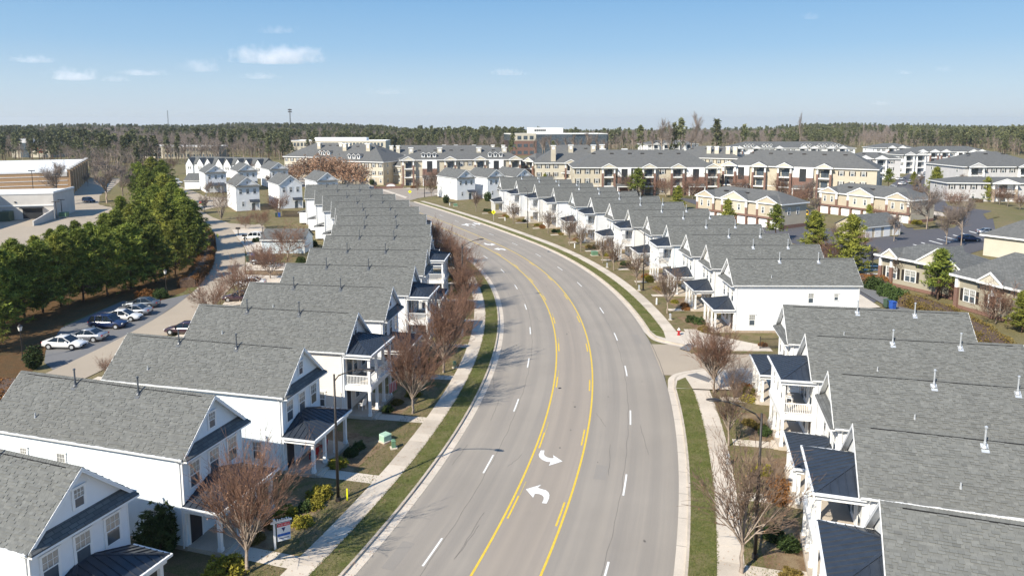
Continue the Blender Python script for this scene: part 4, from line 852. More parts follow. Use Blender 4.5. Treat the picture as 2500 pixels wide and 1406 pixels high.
def apartment(name, label, pl, pr, ez, rz_px=None, rz_=None, dep=16, mats=('yellow', 'cream'), base='brick', floors=3, bays=(), entries=(), chim=(), dorm=(), wins=True, bw=4.2, ov=.6, rmat='aroof', vents=True, porchy=True, cat='apartment building', grp='apartment buildings with hipped grey roofs', wstep=3.4, rise=1.5, simple_=False, z0=0., brickh=0.):
    a = at(*pl, ez); b = at(*pr, ez); L = math.hypot(b[0] - a[0], b[1] - a[1]); yaw = math.atan2(b[1] - a[1], b[0] - a[0])
    fx = lambda px: L * (px - pl[0]) / (pr[0] - pl[0])
    if rz_ is None:
        mx, my = (a[0] + b[0]) / 2 - math.sin(yaw) * dep / 2, (a[1] + b[1]) / 2 + math.cos(yaw) * dep / 2; rz_ = zof(mx, my, rz_px)
    K = Kit(name); fh = ez / floors
    K.add('wall', MB().box(0, L, 0, dep, brickh, ez).mesh('wall', mats[0]))
    if brickh: K.add('brick_base', MB().box(-.02, L + .02, -.02, dep + .02, 0, brickh).mesh('brick_base', base))
    r = MB(); hip(r, 0, L, 0, dep, ez, rz_, ov); R = K.add('roof', r.mesh('roof', rmat)); f = MB(); fascia(f, 0, L, 0, dep, ez, ov); K.add('fascia', f.mesh('fascia', 'trim'), R)
    if vents:
        k_ = (rz_ - ez) / (dep / 2 + ov)
        for q in range(int(L / 6)):
            x = 7 + q * 6 + (q % 3) * .7
            if x > L - 8: break
            yv = dep / 2 - 2.2; v = MB(); zz = ez + k_ * (yv + ov); v.box(x, x + 1.3, yv - .35, yv + .35, zz - .15, zz + .22); K.add('roof_vent', v.mesh('roof_vent', 'bronze'), R)
    used = []
    for px in bays:
        x = fx(px); used.append((x - bw / 2 - .6, x + bw / 2 + .6)); pj = -1.7
        for s_ in (-1, 1):
            c = MB(); c.box(x + s_ * bw / 2 - .34, x + s_ * bw / 2 + .34, pj, pj + .68, 0, ez - fh * .62, 0); i = K.add('brick_pier', c.mesh('brick_pier', base)); c = MB(); c.box(x + s_ * bw / 2 - .26, x + s_ * bw / 2 + .26, pj + .16, pj + .68, ez - fh * .62, ez); K.add('post', c.mesh('post', 'trim'), i)
        K.add('recess', MB().box(x - bw / 2 + .3, x + bw / 2 - .3, -.03, -.01, .2, ez - .1).mesh('recess', mats[1]))
        K.add('glass_door', MB().box(x - .2, x + 1.4, -.05, -.031, ez - fh + .1, ez - .6).mesh('glass_door', 'glass')); 
        for q in range(floors):
            if q: K.add('balcony', MB().box(x - bw / 2 + .3, x + bw / 2 - .3, pj + .1, -.04, q * fh - .35, q * fh + .05).mesh('balcony', 'trim'))
            K.add('glass_door', MB().box(x - 1.1, x + 1.1, -.06, -.035, q * fh + .15, q * fh + 2.3).mesh('glass_door', 'glass'))
            rr = MB(); z = q * fh + .05; rr.box(x - bw / 2 + .3, x + bw / 2 - .3, pj + .15, pj + .2, z + .95, z + 1.02)
            for t in np.arange(x - bw / 2 + .4, x + bw / 2 - .3, .3): rr.box(t, t + .04, pj + .16, pj + .19, z, z + .95)
            if q: K.add('railing', rr.mesh('railing', 'bronze'))
        pediment(K, x, bw + 1.6, pj, ez + .02, rise, dep * .3, mats[1])
    for px0, px1 in entries:
        x0, x1 = fx(px0), fx(px1); used.append((x0 - .3, x1 + .3)); zc = ez * .66
        K.add('brick_front', MB().box(x0, x1, -.9, 0, 0, zc).mesh('brick_front', base)); K.add('stair_bay', MB().box(x0, x1, -.9, 0, zc, ez - .1).mesh('stair_bay', 'trim'))
        c = (x0 + x1) / 2; K.add('stair_opening', MB().box(c - 1.1, c + 1.1, -.93, -.905, zc - 1.4, ez - .5).mesh('stair_opening', 'dark')); e = MB(); e.prism([(c - 3, -3.4, 3.3), (c - 3, -.9, 4.2), (c - 3, -.9, 4.0), (c - 3, -3.4, 3.1)], (6, 0, 0)); K.add('entry_roof', e.mesh('entry_roof', 'aroof')); e = MB(); e.box(c - 3, c + 3, -3.44, -3.4, 3.05, 3.3); e.box(c - 2.9, c - 2.6, -3.3, -3.0, 0, 3.1); e.box(c + 2.6, c + 2.9, -3.3, -3.0, 0, 3.1); K.add('entry_frame', e.mesh('entry_frame', 'trim'))
    if wins and not brickh and mats[0] in ('yellow', 'cream'):
        K.add('lower_siding', MB().box(.02, L - .02, -.009, .3, 0, fh * .98).mesh('lower_siding', 'tan')); K.add('side_siding', MB().box(-.009, L + .009, .3, dep - .02, 0, fh * 1.9).mesh('side_siding', 'tan')); K.add('belt_board', MB().box(0, L, -.03, -.01, fh * .98, fh * 1.04).mesh('belt_board', 'trim'))
    if wins:
        x = 1.4
        while x < L - 1.2:
            if not any(u0 - .7 < x < u1 + .7 for u0, u1 in used):
                for q in range(floors):
                    window_kit(K, x, -.01, q * fh + 1.0, 0., .95, 1.5, False, True)
                    if q and not simple_:
                        for s_ in (-1, 1): K.add('shutter', SH, -1, T((x + s_ * .83, -.012, q * fh + 1.0)) @ Matrix.Diagonal((1, 1, 1.5, 1)))
            x += wstep
        for y in (3.5, dep - 4):
            for q in range(floors): window_kit(K, -.01, y, q * fh + 1., -math.pi / 2, .95, 1.5); window_kit(K, L + .01, y, q * fh + 1., math.pi / 2, .95, 1.5)
    for px, fy in chim:
        x = fx(px); y = dep * fy; c = MB(); c.box(x - .95, x + .95, y - .7, y + .7, ez - .5, rz_ - .2); i = K.add('chimney', c.mesh('chimney', mats[1])); c = MB(); c.box(x - 1.1, x + 1.1, y - .85, y + .85, rz_ - .2, rz_ + .1); c.box(x - .5, x + .5, y - .73, y - .71, rz_ - 1.6, rz_ - .5); K.add('chimney_cap', c.mesh('chimney_cap', 'trim'), i)
    for px in dorm:
        for dx in (-2.3, 0, 2.3):
            x = fx(px) + dx; y = 1.2; k_ = (rz_ - ez) / (dep / 2 + ov); z = ez + k_ * (y + ov); d = MB(); d.box(x - .7, x + .7, y, y + 3, z - .3, z + 1.4); i = K.add('dormer', d.mesh('dormer', 'trim')); K.add('dormer_window', MB().box(x - .38, x + .38, y - .04, y - .01, z + .35, z + 1.2).mesh('dormer_window', 'glass'), i)
            d = MB(); d.prism([(x - 1, y - .25, z + 1.35), (x, y - .25, z + 2.1), (x + 1, y - .25, z + 1.35)], (0, 4, 0)); K.add('dormer_roof', d.mesh('dormer_roof', 'aroof'), i)
            d = MB()
            for s_ in (-1, 1): d.prism([(x, y - .3, z + 2.15), (x + s_ * 1.05, y - .3, z + 1.37), (x + s_ * 1.05, y - .3, z + 1.2), (x, y - .3, z + 1.95)], (0, .06, 0))
            K.add('rake_board', d.mesh('rake_board', 'trim'), i)
    K.place((a[0], a[1], z0), yaw, label, cat, grp); return a, b, yaw, L
AP = apartment
AP('apartment_building', 'three-storey cream and brick apartments with two dormer groups, centre of the picture behind the junction', (978, 391), (1272, 389), 10.6, rz_px=360, dep=17, bays=(996, 1097, 1170, 1256), entries=((1030, 1065), (1192, 1228)), chim=((1003, .3), (1073, .3), (1170, .3), (1234, .3)), dorm=(1046, 1209))
AP('apartment_wing', 'two-storey pale yellow wing at the left end of the dormered apartments', (910, 403), (980, 406), 7.6, rz_px=386, dep=11, floors=2, vents=False, mats=('cream', 'tan'))
AP('apartment_building', 'hip-roofed apartments half hidden behind the orange oaks, left one', (694, 382), (850, 386), 9.6, rz_px=349, dep=22, chim=((761, .3), (807, .4), (836, .25)), mats=('cream', 'yellow'), dorm=(790,))
AP('apartment_building', 'hip-roofed apartments half hidden behind the orange oaks, right one', (775, 392), (935, 396), 9.6, rz_px=351, dep=24, chim=((821, .3), (861, .5), (879, .3)), mats=('cream', 'yellow'), dorm=(862,))
AP('apartment_building', 'distant hipped apartment roof with two chimneys just left of the dormered block', (935, 379), (1230, 379), 9.6, rz_px=355, dep=16, chim=((955, .1), (971, .1), (1080, .6), (1110, .6), (1155, .6), (1202, .6), (1228, .5)), wins=False)
AP('apartment_building', 'yellow-walled apartments with white chimneys, between the dormered block and the long hip roof', (1308, 398), (1500, 398), 9.6, rz_px=354, dep=20, bays=(1393,), chim=((1351, .05), (1396, .3), (1452, .3), (1478, .6)), mats=('cream', 'yellow'))
AP('apartment_building', 'small yellow apartment end with pediment porch beside the dormered block', (1272, 392), (1308, 394), 9.6, rz_px=374, dep=12, bays=(1298,), vents=False)
AP('apartment_building', 'long three-storey yellow and brick apartments behind the middle of the right row', (1402, 409), (1746, 409), 9.9, rz_px=366, dep=19, bays=(1485, 1583, 1653, 1738), entries=((1508, 1540), (1676, 1720)), chim=((1542, .9), (1485, .9)))
AP('apartment_wing', 'low beige hip-roofed wing in front of the long apartments', (1375, 422), (1452, 425), 5.6, rz_px=402, dep=11, floors=2, vents=False, mats=('tan', 'cream'))
AP('apartment_building', 'three-storey yellow and brick apartments behind the carriage houses, right of the long block', (1772, 403), (2142, 414), 10.5, rz_px=368, dep=19, bays=(1784, 1862, 1926, 2022), entries=((1794, 1836), (1946, 1996)))
AP('apartment_wing', 'low yellow hip-roofed wing at the right end of the apartments', (2048, 432), (2154, 432), 6.4, rz_px=413, dep=12, floors=2, vents=True, mats=('yellow', 'yellow'), wstep=5)
AP('apartment_building', 'hipped apartments with four white chimneys behind the long block', (1640, 384), (1805, 388), 9.8, rz_px=357, dep=18, chim=((1728, .2), (1747, .2), (1774, .2), (1791, .2)))
AP('apartment_building', 'grey and white apartments with balconies, upper right middle distance', (2073, 387), (2200, 388), 9.6, rz_px=372, dep=14, mats=('grey', 'white'), bays=(2110, 2150), base='trim')
AP('apartment_building', 'grey apartments with white balconies beside the far car park', (2195, 378), (2262, 378), 9.6, rz_px=364, dep=14, mats=('white', 'grey'), bays=(2218, 2246), base='trim')
AP('apartment_building', 'far white gabled apartments behind the tall bare trees', (1582, 353), (1705, 352), 9.5, rz_px=343, dep=18, mats=('white', 'white'), bays=(1600, 1625, 1650, 1680), base='trim', rmat='roof', vents=False, dorm=(1610, 1665))
AP('apartment_building', 'long far white apartments with small dormers at the forest edge', (1790, 362), (2088, 362), 9.5, rz_px=346, dep=22, mats=('white', 'white'), bays=(1803, 1845, 1900, 1958, 1985, 2025, 2055), base='brick', vents=False, dorm=(1830, 1875, 1970, 2010, 2040), rmat='roof')
AP('apartment_building', 'far white apartments at the forest edge, left of the brick arched entry', (2140, 361), (2236, 361), 9.5, rz_px=350, dep=18, mats=('white', 'white'), bays=(2175, 2200), base='brick', vents=False, rmat='roof')
AP('apartment_building', 'far white apartments with brick arched entry before the pines at right', (2232, 371), (2422, 371), 9.5, rz_px=357, dep=18, mats=('white', 'white'), bays=(2248, 2278, 2305, 2372, 2392), entries=((2335, 2352),), base='brick', vents=False, rmat='roof')
AP('apartment_building', 'large grey apartments under a broad dark hip roof at the right edge', (2352, 407), (2560, 407), 9.6, rz_px=370, dep=24, mats=('grey', 'grey'), bays=(2380, 2500), base='trim', bw=5)
AP('apartment_building', 'two-storey pale grey apartments with stone bay at the right edge', (2314, 446), (2560, 448), 6.2, rz_px=432, dep=12, mats=('grey', 'white'), bays=(2450,), floors=2, base='stone', bw=7, vents=False)
AP('carriage_house', 'tan carriage house with three pediments and white garage doors, left of its twin', (1703, 476), (1908, 499), 6.2, rz_px=460, dep=10, mats=('tan', 'cream'), floors=2, wins=False, cat='carriage house', grp='carriage houses with garages below', brickh=.9, ov=.5, rise=1.7)
AP('carriage_house', 'tan carriage house with three pediments beside the round planted island', (2003, 467), (2226, 489), 6.2, rz_px=452, dep=10, mats=('tan', 'cream'), floors=2, wins=False, cat='carriage house', grp='carriage houses with garages below', brickh=.9, ov=.5, rise=1.7)
AP('yellow_building', 'pale yellow two-storey building cut by the right edge, white chimney on its roof', (2404, 572), (2620, 598), 4.2, rz_px=520, dep=14, mats=('cream', 'yellow'), floors=2, wins=False, cat='apartment building', vents=False)
# fronts of the carriage houses: pediments, windows, garage doors
def carriage_front(pl, pr, ez, peds, doors, wn, bandz=2.75):
    a = at(*pl, ez); b = at(*pr, ez); L = math.hypot(b[0] - a[0], b[1] - a[1]); yaw = math.atan2(b[1] - a[1], b[0] - a[0]); fx = lambda p: L * (p - pl[0]) / (pr[0] - pl[0])
    root = [o for o in COL.objects if o.get('category') and abs(o.location.x - a[0]) < .01 and abs(o.location.y - a[1]) < .01][0]
    K = Kit('tmp')
    for px, w, mat in peds:
        x = fx(px); w_ = L * w / (pr[0] - pl[0]); pediment(K, x, w_, -.5, ez + .02, w_ * .24, 4, mat); K.add('bay', MB().box(x - w_ / 2 + .5, x + w_ / 2 - .5, -.5, 0, bandz, ez - .26).mesh('bay', mat))
        for s_ in (-1, 1): c = MB(); c.box(x + s_ * (w_ / 2 - .6) - .3, x + s_ * (w_ / 2 - .6) + .3, -.62, -.5, bandz, bandz + 1.7); K.add('brick_pier', c.mesh('brick_pier', 'brick')); c = MB(); c.box(x + s_ * (w_ / 2 - .6) - .33, x + s_ * (w_ / 2 - .6) + .33, -.64, -.5, bandz + 1.7, ez - .3); K.add('post', c.mesh('post', 'trim'))
        for s_ in (-1, 1): window_kit(K, x + s_ * w_ * .18, -.51, bandz + .9, 0., .7, 1.45, False, False)
    K.add('brick_band', MB().box(0, L, -.56, -.0, bandz - .45, bandz).mesh('brick_band', 'brick'))
    n = int(L / 3.3)
    for k in range(n):
        x = L * (k + .5) / n; K.add('garage_door', MB().box(x - 1.25, x + 1.25, -.12, -.03, 0, 2.2).mesh('garage_door', 'trim')); K.add('brick_pier', MB().box(L * k / n - .2, L * k / n + .2, -.5, 0, 0, bandz - .45).mesh('brick_pier', 'brick'))
    for y in (3, 6.5): window_kit(K, L + .01, y, bandz + .7, math.pi / 2, .8, 1.5)
    for nm, me, p, mw, lab, kd in K.i:
        o = bpy.data.objects.new(nm, me); COL.objects.link(o); o.parent = root if p < 0 else K.i_[p]
        if mw is not None: o.matrix_local = mw
        K.__dict__.setdefault('i_', []).append(o)
carriage_front((1703, 476), (1908, 499), 6.2, ((1728, 52, 'tan'), (1802, 68, 'cream'), (1880, 54, 'tan')), 6, 0)
carriage_front((2003, 467), (2226, 489), 6.2, ((2029, 52, 'tan'), (2110, 70, 'cream'), (2198, 58, 'tan')), 6, 0)
garage((2108, 583), (2196, 574), 7.5, 2.6, 4.9, 'tan', 'tan gable-ended garage with white doors behind two pines, right complex', 4)
# the near house at right
EZ1 = 4.8
AP('brick_trimmed_house', 'tan clubhouse-like building with three pediments behind the long rust hedge, right edge', (2150, 620), (2336, 654), EZ1, rz_px=598, dep=9, mats=('olive', 'tan'), floors=1, wins=False, cat='house', vents=False, brickh=.5, ov=.7, rmat='roof', grp='tan clubhouse buildings')
AP('brick_trimmed_house', 'tan clubhouse-like building, right-hand part with the third pediment', (2338, 669), (2560, 722), EZ1, rz_px=622, dep=9, mats=('olive', 'tan'), floors=1, wins=False, cat='house', vents=False, brickh=.5, ov=.7, rmat='roof', grp='tan clubhouse buildings')
def front_items(pl, pr, ez, peds, wx):
    a = at(*pl, ez); b = at(*pr, ez); L = math.hypot(b[0] - a[0], b[1] - a[1]); fx = lambda p: L * (p - pl[0]) / (pr[0] - pl[0])
    root = [o for o in COL.objects if o.get('category') and abs(o.location.x - a[0]) < .01 and abs(o.location.y - a[1]) < .01][0]; K = Kit('tmp')
    for px, w, rs in peds: pediment(K, fx(px), L * w / (pr[0] - pl[0]), -.7, ez + .02, rs, 5, 'cream', 'roof')
    for px in wx:
        x = fx(px); window_kit(K, x - .45, -.02, 1.3, 0., .8, 1.7, True); window_kit(K, x + .45, -.02, 1.3, 0., .8, 1.7, True)
        for s_ in (-1, 1): K.add('shutter', SH, -1, T((x + s_ * 1.25, -.03, 1.3)) @ Matrix.Diagonal((1, 1, 1.7, 1)))
    for px in [pl[0] + 4, pr[0] - 6] + [p[0] for p in peds]:
        x = fx(px); i = K.add('brick_pier', MB().box(x - .25, x + .25, -.4, .1, 0, ez - 1.8).mesh('brick_pier', 'brick')); K.add('post', MB().box(x - .22, x + .22, -.37, .0, ez - 1.8, ez - .1).mesh('post', 'trim'), i)
    L_ = []
    for nm, me, p, mw, lab, kd in K.i:
        o = bpy.data.objects.new(nm, me); COL.objects.link(o); o.parent = root if p < 0 else L_[p]
        if mw is not None: o.matrix_local = mw
        L_.append(o)
front_items((2150, 620), (2336, 654), EZ1, ((2183, 44, 1.3), (2300, 104, 2.6)), (2182, 2230))
front_items((2338, 669), (2560, 722), EZ1, ((2438, 66, 1.5),), (2375, 2440))
# simple flat roofed buildings from boxes in local coordinates
def flat(name, label, pl, pr, dep, h, mat, cat, parapet='trim', strips=(), z0=0., extra=None, world=None):
    a = at(*pl); b = at(*pr); L = math.hypot(b[0] - a[0], b[1] - a[1]); yaw = math.atan2(b[1] - a[1], b[0] - a[0]); K = Kit(name)
    if world: b = at(*pr); L, yaw = world; a = (b[0] - L * math.cos(yaw), b[1] - L * math.sin(yaw))
    K.add('wall', MB().box(0, L, 0, dep, 0, h).mesh('wall', mat)); p = MB(); p.box(-.15, L + .15, -.15, .25, h, h + .5); p.box(-.15, L + .15, dep - .25, dep + .15, h, h + .5); p.box(-.15, .25, .25, dep - .25, h, h + .5); p.box(L - .25, L + .15, .25, dep - .25, h, h + .5)
    K.add('parapet', p.mesh('parapet', parapet)); K.add('roof', MB().box(.25, L - .25, .25, dep - .25, h, h + .12).mesh('roof', 'whiteroof'))
    for (x0, x1, z0_, z1, m, nm, d) in strips: K.add(nm, MB().box(L * x0, L * x1, -d, -.003, h * z0_, h * z1).mesh(nm, m))
    if extra: extra(K, L, dep, h)
    return K.place((a[0], a[1], z0), yaw, label, cat)
def store_extra(K, L, dep, h):
    for z in (.28, .48, .66, .84): K.add('white_course', MB().box(0, L, -.1, -.003, h * z, h * z + .18).mesh('white_course', 'trim'))
    for k in range(9):
        y = dep * k / 9; K.add('pilaster', MB().box(L, L + .9, y, y + 3, 0, h + 1.0).mesh('pilaster', 'tanbrick')); K.add('cap', MB().box(L - .2, L + 1.1, y - .2, y + 3.2, h + 1.0, h + 1.4).mesh('cap', 'stucco'))
    for x, y in ((.55, .3), (.62, .3), (.58, .2), (.5, .45), (.35, .2), (.78, .25)): K.add('roof_unit', MB().box(L * x, L * x + 4, dep * y, dep * y + 3, h + .12, h + 1.9).mesh('roof_unit', 'galv')); K.add('vent_grille', MB().box(L * x + .8, L * x + 2.6, dep * y - .05, dep * y - .01, h + .5, h + 1.6).mesh('vent_grille', 'dark'))
flat('store', 'large tan brick store with flat white roof, far left', (-190, 479), (168, 479), 92, 8.4, 'tanbrick', 'store', strips=((0, 1, 0, .27, 'stucco', 'stucco_base', .06), (.955, 1., .84, 1.02, 'stucco', 'corner_cap', .2)), extra=store_extra, world=(150, R_(27)))
# grey building with loading dock
def dock():
    a = at(134, 534); b = at(-330, 534); K = Kit('building'); h = 6.8; x1 = 0
    K.add('wall', MB().box(-46, 0, 0, 16, 0, h).mesh('wall', 'stucco')); K.add('side_block', MB().box(-46, -13.6, -34, 0, 0, h).mesh('side_block', 'stucco'))
    K.add('roof', MB().box(-46, .2, .3, 16, h, h + .12).mesh('roof', 'whiteroof')); K.add('roof', MB().box(-46, -13.9, -34, .3, h, h + .1).mesh('roof', 'whiteroof'))
    p = MB(); p.box(-13.9, .2, -.15, .3, h, h + .6); p.box(-13.9, -13.4, -34, -.15, h, h + .6); p.box(-.2, .2, .3, 16, h, h + .6); K.add('parapet', p.mesh('parapet', 'trim')); K.add('ledge', MB().box(-13.5, 0, -.2, 0, 3.6, 3.9).mesh('ledge', 'trim'))
    K.add('dock_door', MB().box(-7.5, -2.8, -.12, -.01, 0.2, 3.0).mesh('dock_door', 'dark')); K.add('dock_shelter', MB().box(-8.0, -2.4, -.9, -.14, 3.0, 3.3).mesh('dock_shelter', 'dark')); K.add('compactor', MB().box(-12, -9.5, -3.4, -.5, 0, 2.6).mesh('compactor', 'greenbin')); K.add('wall_light', MB().box(-9.3, -8.9, -.2, 0, 4.6, 4.9).mesh('wall_light', 'dark'))
    w = MB(); w.prism([(-.3, -.2, 0), (-.3, -.2, 2.6), (-.3, -14, 1.2), (-.3, -14, 0)], (.3, 0, 0)); K.add('ramp_wall', w.mesh('ramp_wall', 'stucco'))
    for k, y in enumerate((-8, -14, -22)): K.add('dark_door', MB().box(-13.58, -13.5, y, y + 1.2, 0, 2.4).mesh('dark_door', 'dark'))
    K.place((a[0], a[1], 0), R_(14), 'pale grey building with a shaded loading dock, left edge behind the pine grove', 'building')
dock()
def far_extra(K, L, dep, h):
    K.add('glass_tower', MB().box(L * .25, L * .46, -1, 6, 0, h + .4).mesh('glass_tower', 'glass')); K.add('upper_block', MB().box(0, L * .5, 3, 14, h, h + 3).mesh('upper_block', 'grey'))
    n = 20; r = MB(); c = (L * .73, h * .62)
    for k in range(n):
        t0, t1 = 2 * math.pi * k / n, 2 * math.pi * (k + 1) / n
        for r0, r1 in ((1.1, 1.7), (0., .55)): r.face([(c[0] + r0 * math.cos(t0), -.1, c[1] + r0 * math.sin(t0)), (c[0] + r1 * math.cos(t0), -.1, c[1] + r1 * math.sin(t0)), (c[0] + r1 * math.cos(t1), -.1, c[1] + r1 * math.sin(t1)), (c[0] + r0 * math.cos(t1), -.1, c[1] + r0 * math.sin(t1))])
    K.add('ring_emblem', r.mesh('ring_emblem', 'signred')); K.add('sign_lettering', MB().box(c[0] - 2.6, c[0] + 2.6, -.12, -.02, c[1] - 2.9, c[1] - 2.2).mesh('sign_lettering', 'signred'))
    for k in range(3): K.add('window', MB().box(L * (.5 + k * .03), L * (.52 + k * .03), -.05, -.01, h * .45, h * .7).mesh('window', 'glass'))
flat('store', 'far tan store with a red ring emblem on its wall and a glass tower', (30, 385), (124, 385), 30, 10.5, 'cream', 'store', extra=far_extra)
def win_rows(n, rows, m='glass', x0=.02, x1=.98, fill=.62):
    def f(K, L, dep, h):
        for r_ in range(rows):
            for k in range(n):
                xa = L * (x0 + (x1 - x0) * (k + (1 - fill) / 2) / n); xb = L * (x0 + (x1 - x0) * (k + (1 + fill) / 2) / n); K.add('window', MB().box(xa, xb, -.05, -.01, h * (r_ + .3) / rows, h * (r_ + .78) / rows).mesh('window', m))
    return f
flat('office_building', 'low office building with dark ribbon windows behind the terrace, far left', (400, 388), (527, 388), 24, 8.5, 'olive', 'office building', extra=win_rows(16, 2))
flat('office_building', 'low cream office building seen through bare trees, far left', (312, 385), (398, 387), 20, 8.5, 'cream', 'office building', extra=win_rows(7, 2))
def office_far(K, L, dep, h):
    win_rows(26, 2)(K, L, dep, h); K.add('roof_screen', MB().box(L * .22, L * .78, 6, 16, h, h + 2.6).mesh('roof_screen', 'whiteroof'))
flat('office_building', 'cream flat-roofed office with pale roof screen behind the orange oaks', (712, 381), (942, 381), 22, 11.5, 'cream', 'office building', extra=office_far)
def brick_office(K, L, dep, h):
    K.add('brick_block', MB().box(0, L * .265, -.2, dep, 0, h * .70).mesh('brick_block', 'brick'))
    for r_ in range(2):
        for k in range(4): K.add('window', MB().box(L * (.01 + k * .062), L * (.01 + k * .062) + L * .042, -.26, -.21, h * (.06 + .33 * r_), h * (.06 + .33 * r_) + 2.6).mesh('window', 'glass'))
    K.add('top_storey', MB().box(L * .04, L * .26, -.3, dep - 2, h * .70, h * 1.0 + .6).mesh('top_storey', 'cream'))
    for k in range(3): K.add('window', MB().box(L * (.07 + k * .062), L * (.11 + k * .062), -.36, -.31, h * .75, h * .93).mesh('window', 'glass'))
    K.add('glass_wing', MB().box(L * .27, L * .46, -.4, dep, 0, h).mesh('glass_wing', 'glass')); K.add('glass_wing', MB().box(L * .62, L * 1.02, 2, dep, 0, h * .98).mesh('glass_wing', 'glass')); K.add('penthouse', MB().box(L * .24, L * .55, 4, dep - 2, h + .12, h + 5.2).mesh('penthouse', 'whiteroof'))
    for k in range(6): K.add('window', MB().box(L * (.255 + k * .02), L * (.27 + k * .02), 3.94, 3.99, h + 2.2, h + 3.8).mesh('window', 'dark'))
    K.add('canopy', MB().box(L * .62, L * .78, -1, 4, h, h + .6).mesh('canopy', 'trim'))
flat('office_building', 'brick and blue glass office block with white penthouse in front of the pine forest', (1246, 380), (1482, 378), 30, 16.5, 'glass', 'office building', extra=brick_office)
# entrance monument sign
def monument():
    a = at(929, 462); b = at(968, 461); L = math.hypot(b[0] - a[0], b[1] - a[1]); K = Kit('monument_sign')
    K.add('brick_wall', MB().box(-2, L + 2, 0, .6, 0, 1.0).mesh('brick_wall', 'brick')); m = MB(); P = [(L * .3 + (L * .35) * (1 + math.cos(t)), 0, 1.0 + 1.3 * math.sin(t)) for t in np.linspace(0, math.pi, 12)]; m.prism(P, (0, .6, 0)); K.add('arched_top', m.mesh('arched_top', 'brick'))
    m = MB(); m.prism([(p[0] * .8 + L * .13, -.05, 1.0 + (p[2] - 1) * .7) for p in P], (0, .05, 0)); K.add('sign_panel', m.mesh('sign_panel', 'signwhite')); K.add('side_pier', MB().box(-2.5, -1.8, -.1, .7, 0, 1.8).mesh('side_pier', 'brick')); K.add('side_pier', MB().box(L + 1.8, L + 2.5, -.1, .7, 0, 1.8).mesh('side_pier', 'brick'))
    K.place((a[0], a[1], 0), math.atan2(b[1] - a[1], b[0] - a[0]), 'low arched brick entrance sign in front of the pale yellow apartment wing', 'monument sign')
monument()
# radio masts on the horizon
for px, ty, D, lab in ((729, 266, 1900, 'lattice radio mast with antenna clusters on the horizon'), (442, 270, 2300, 'thin radio mast on the left horizon')):
    X = (px - 1250) / F * D * 1.03; z0 = terr(X, D); zt = zof(X, D, ty); K = Kit('radio_mast'); m = MB(); w = 1.1
    for sx in (-w, w):
        for sy in (-w, w): m.tube((sx, sy, 0), (sx * .6, sy * .6, zt - z0), .35 if D < 2000 else .22, .25 if D < 2000 else .2, 4)
    for k in range(12): z = (zt - z0) * k / 12; m.beam((-w, -w, z), (w, -w, z + 5), .3, .3); 
    K.add('mast', m.mesh('mast', 'bronze'))
    if D < 2000:
        for zz in (.93, .84): K.add('antenna_ring', MB().box(-4, 4, -4, 4, (zt - z0) * zz, (zt - z0) * zz + 3).mesh('antenna_ring', 'bronze'))
    K.place((X, D, z0), 0, lab, 'radio mast')
# ------------------------------------------------------------------ street furniture
def lamp_kit(arm_len=3.0, h=9.07):
    K = Kit('street_lamp'); m = MB(); m.tube((0, 0, .25), (0, 0, h), .115, .065, 12); K.add('pole', m.mesh('pole', 'bronze', True)); b = MB(); b.tube((0, 0, 0), (0, 0, .28), .21, .17, 12); K.add('base', b.mesh('base', 'bronze'))
    a = MB(); P = [(0, h - .5), (.35, h - .05), (1.2, h + .35), (arm_len * .6, h + .55), (arm_len * .8, h + .62)]
    for p, q in zip(P, P[1:]): a.tube((p[0], 0, p[1]), (q[0], 0, q[1]), .045, .04, 8)
    K.add('arm', a.mesh('arm', 'bronze', True)); hd = bmesh.new(); bmesh.ops.create_uvsphere(hd, u_segments=14, v_segments=8, radius=1)
    for v in hd.verts: v.co = Vector((v.co.x * .44 + arm_len * .8 + .36, v.co.y * .17 * (1.15 - .3 * v.co.x), h + .63 + v.co.z * (.11 if v.co.z > 0 else .05)))
    me = bpy.data.meshes.new('lamp_head'); hd.to_mesh(me); hd.free(); me.materials.append(M['bronze']); me.polygons.foreach_set('use_smooth', [True] * len(me.polygons)); i = K.add('lamp_head', me)
    l = MB(); l.tube((arm_len * .8 + .45, 0, h + .56), (arm_len * .8 + .45, 0, h + .60), .13, .14, 10); K.add('lens', l.mesh('lens', 'lampglass'), i); return K
LK = lamp_kit()
for xy, hx, lab in (((-12.0, 46.04), (at(875, 903, 9.7)), 'dark street lamp on the left verge near the real estate sign'), ((lambda q: (CX + (RC + 13.9) * math.cos(math.atan2(q[1] - CY, q[0] - CX)), CY + (RC + 13.9) * math.sin(math.atan2(q[1] - CY, q[0] - CX))))(at(1813, 1019, 8.8)), at(1735, 980, 9.7), 'dark street lamp among the front gardens at lower right'),
                    (at(1128, 600, 9.07), at(1163, 587, 9.7), 'dark street lamp behind the bare trees of the left pavement'), (at(1570, 711), at(1552, 558, 9.7), 'dark street lamp at the middle of the right pavement'),
                    (at(1288.4, 557), at(1267, 455, 9.7), 'dark street lamp far up the right pavement'), (at(1036.6, 482), at(1028, 424, 9.7), 'dark street lamp by the junction at the far end of the road')):
    LK.place((*xy, .1), math.atan2(hx[1] - xy[1], hx[0] - xy[0]), lab, 'street lamp', 'tall street lamps along the road')
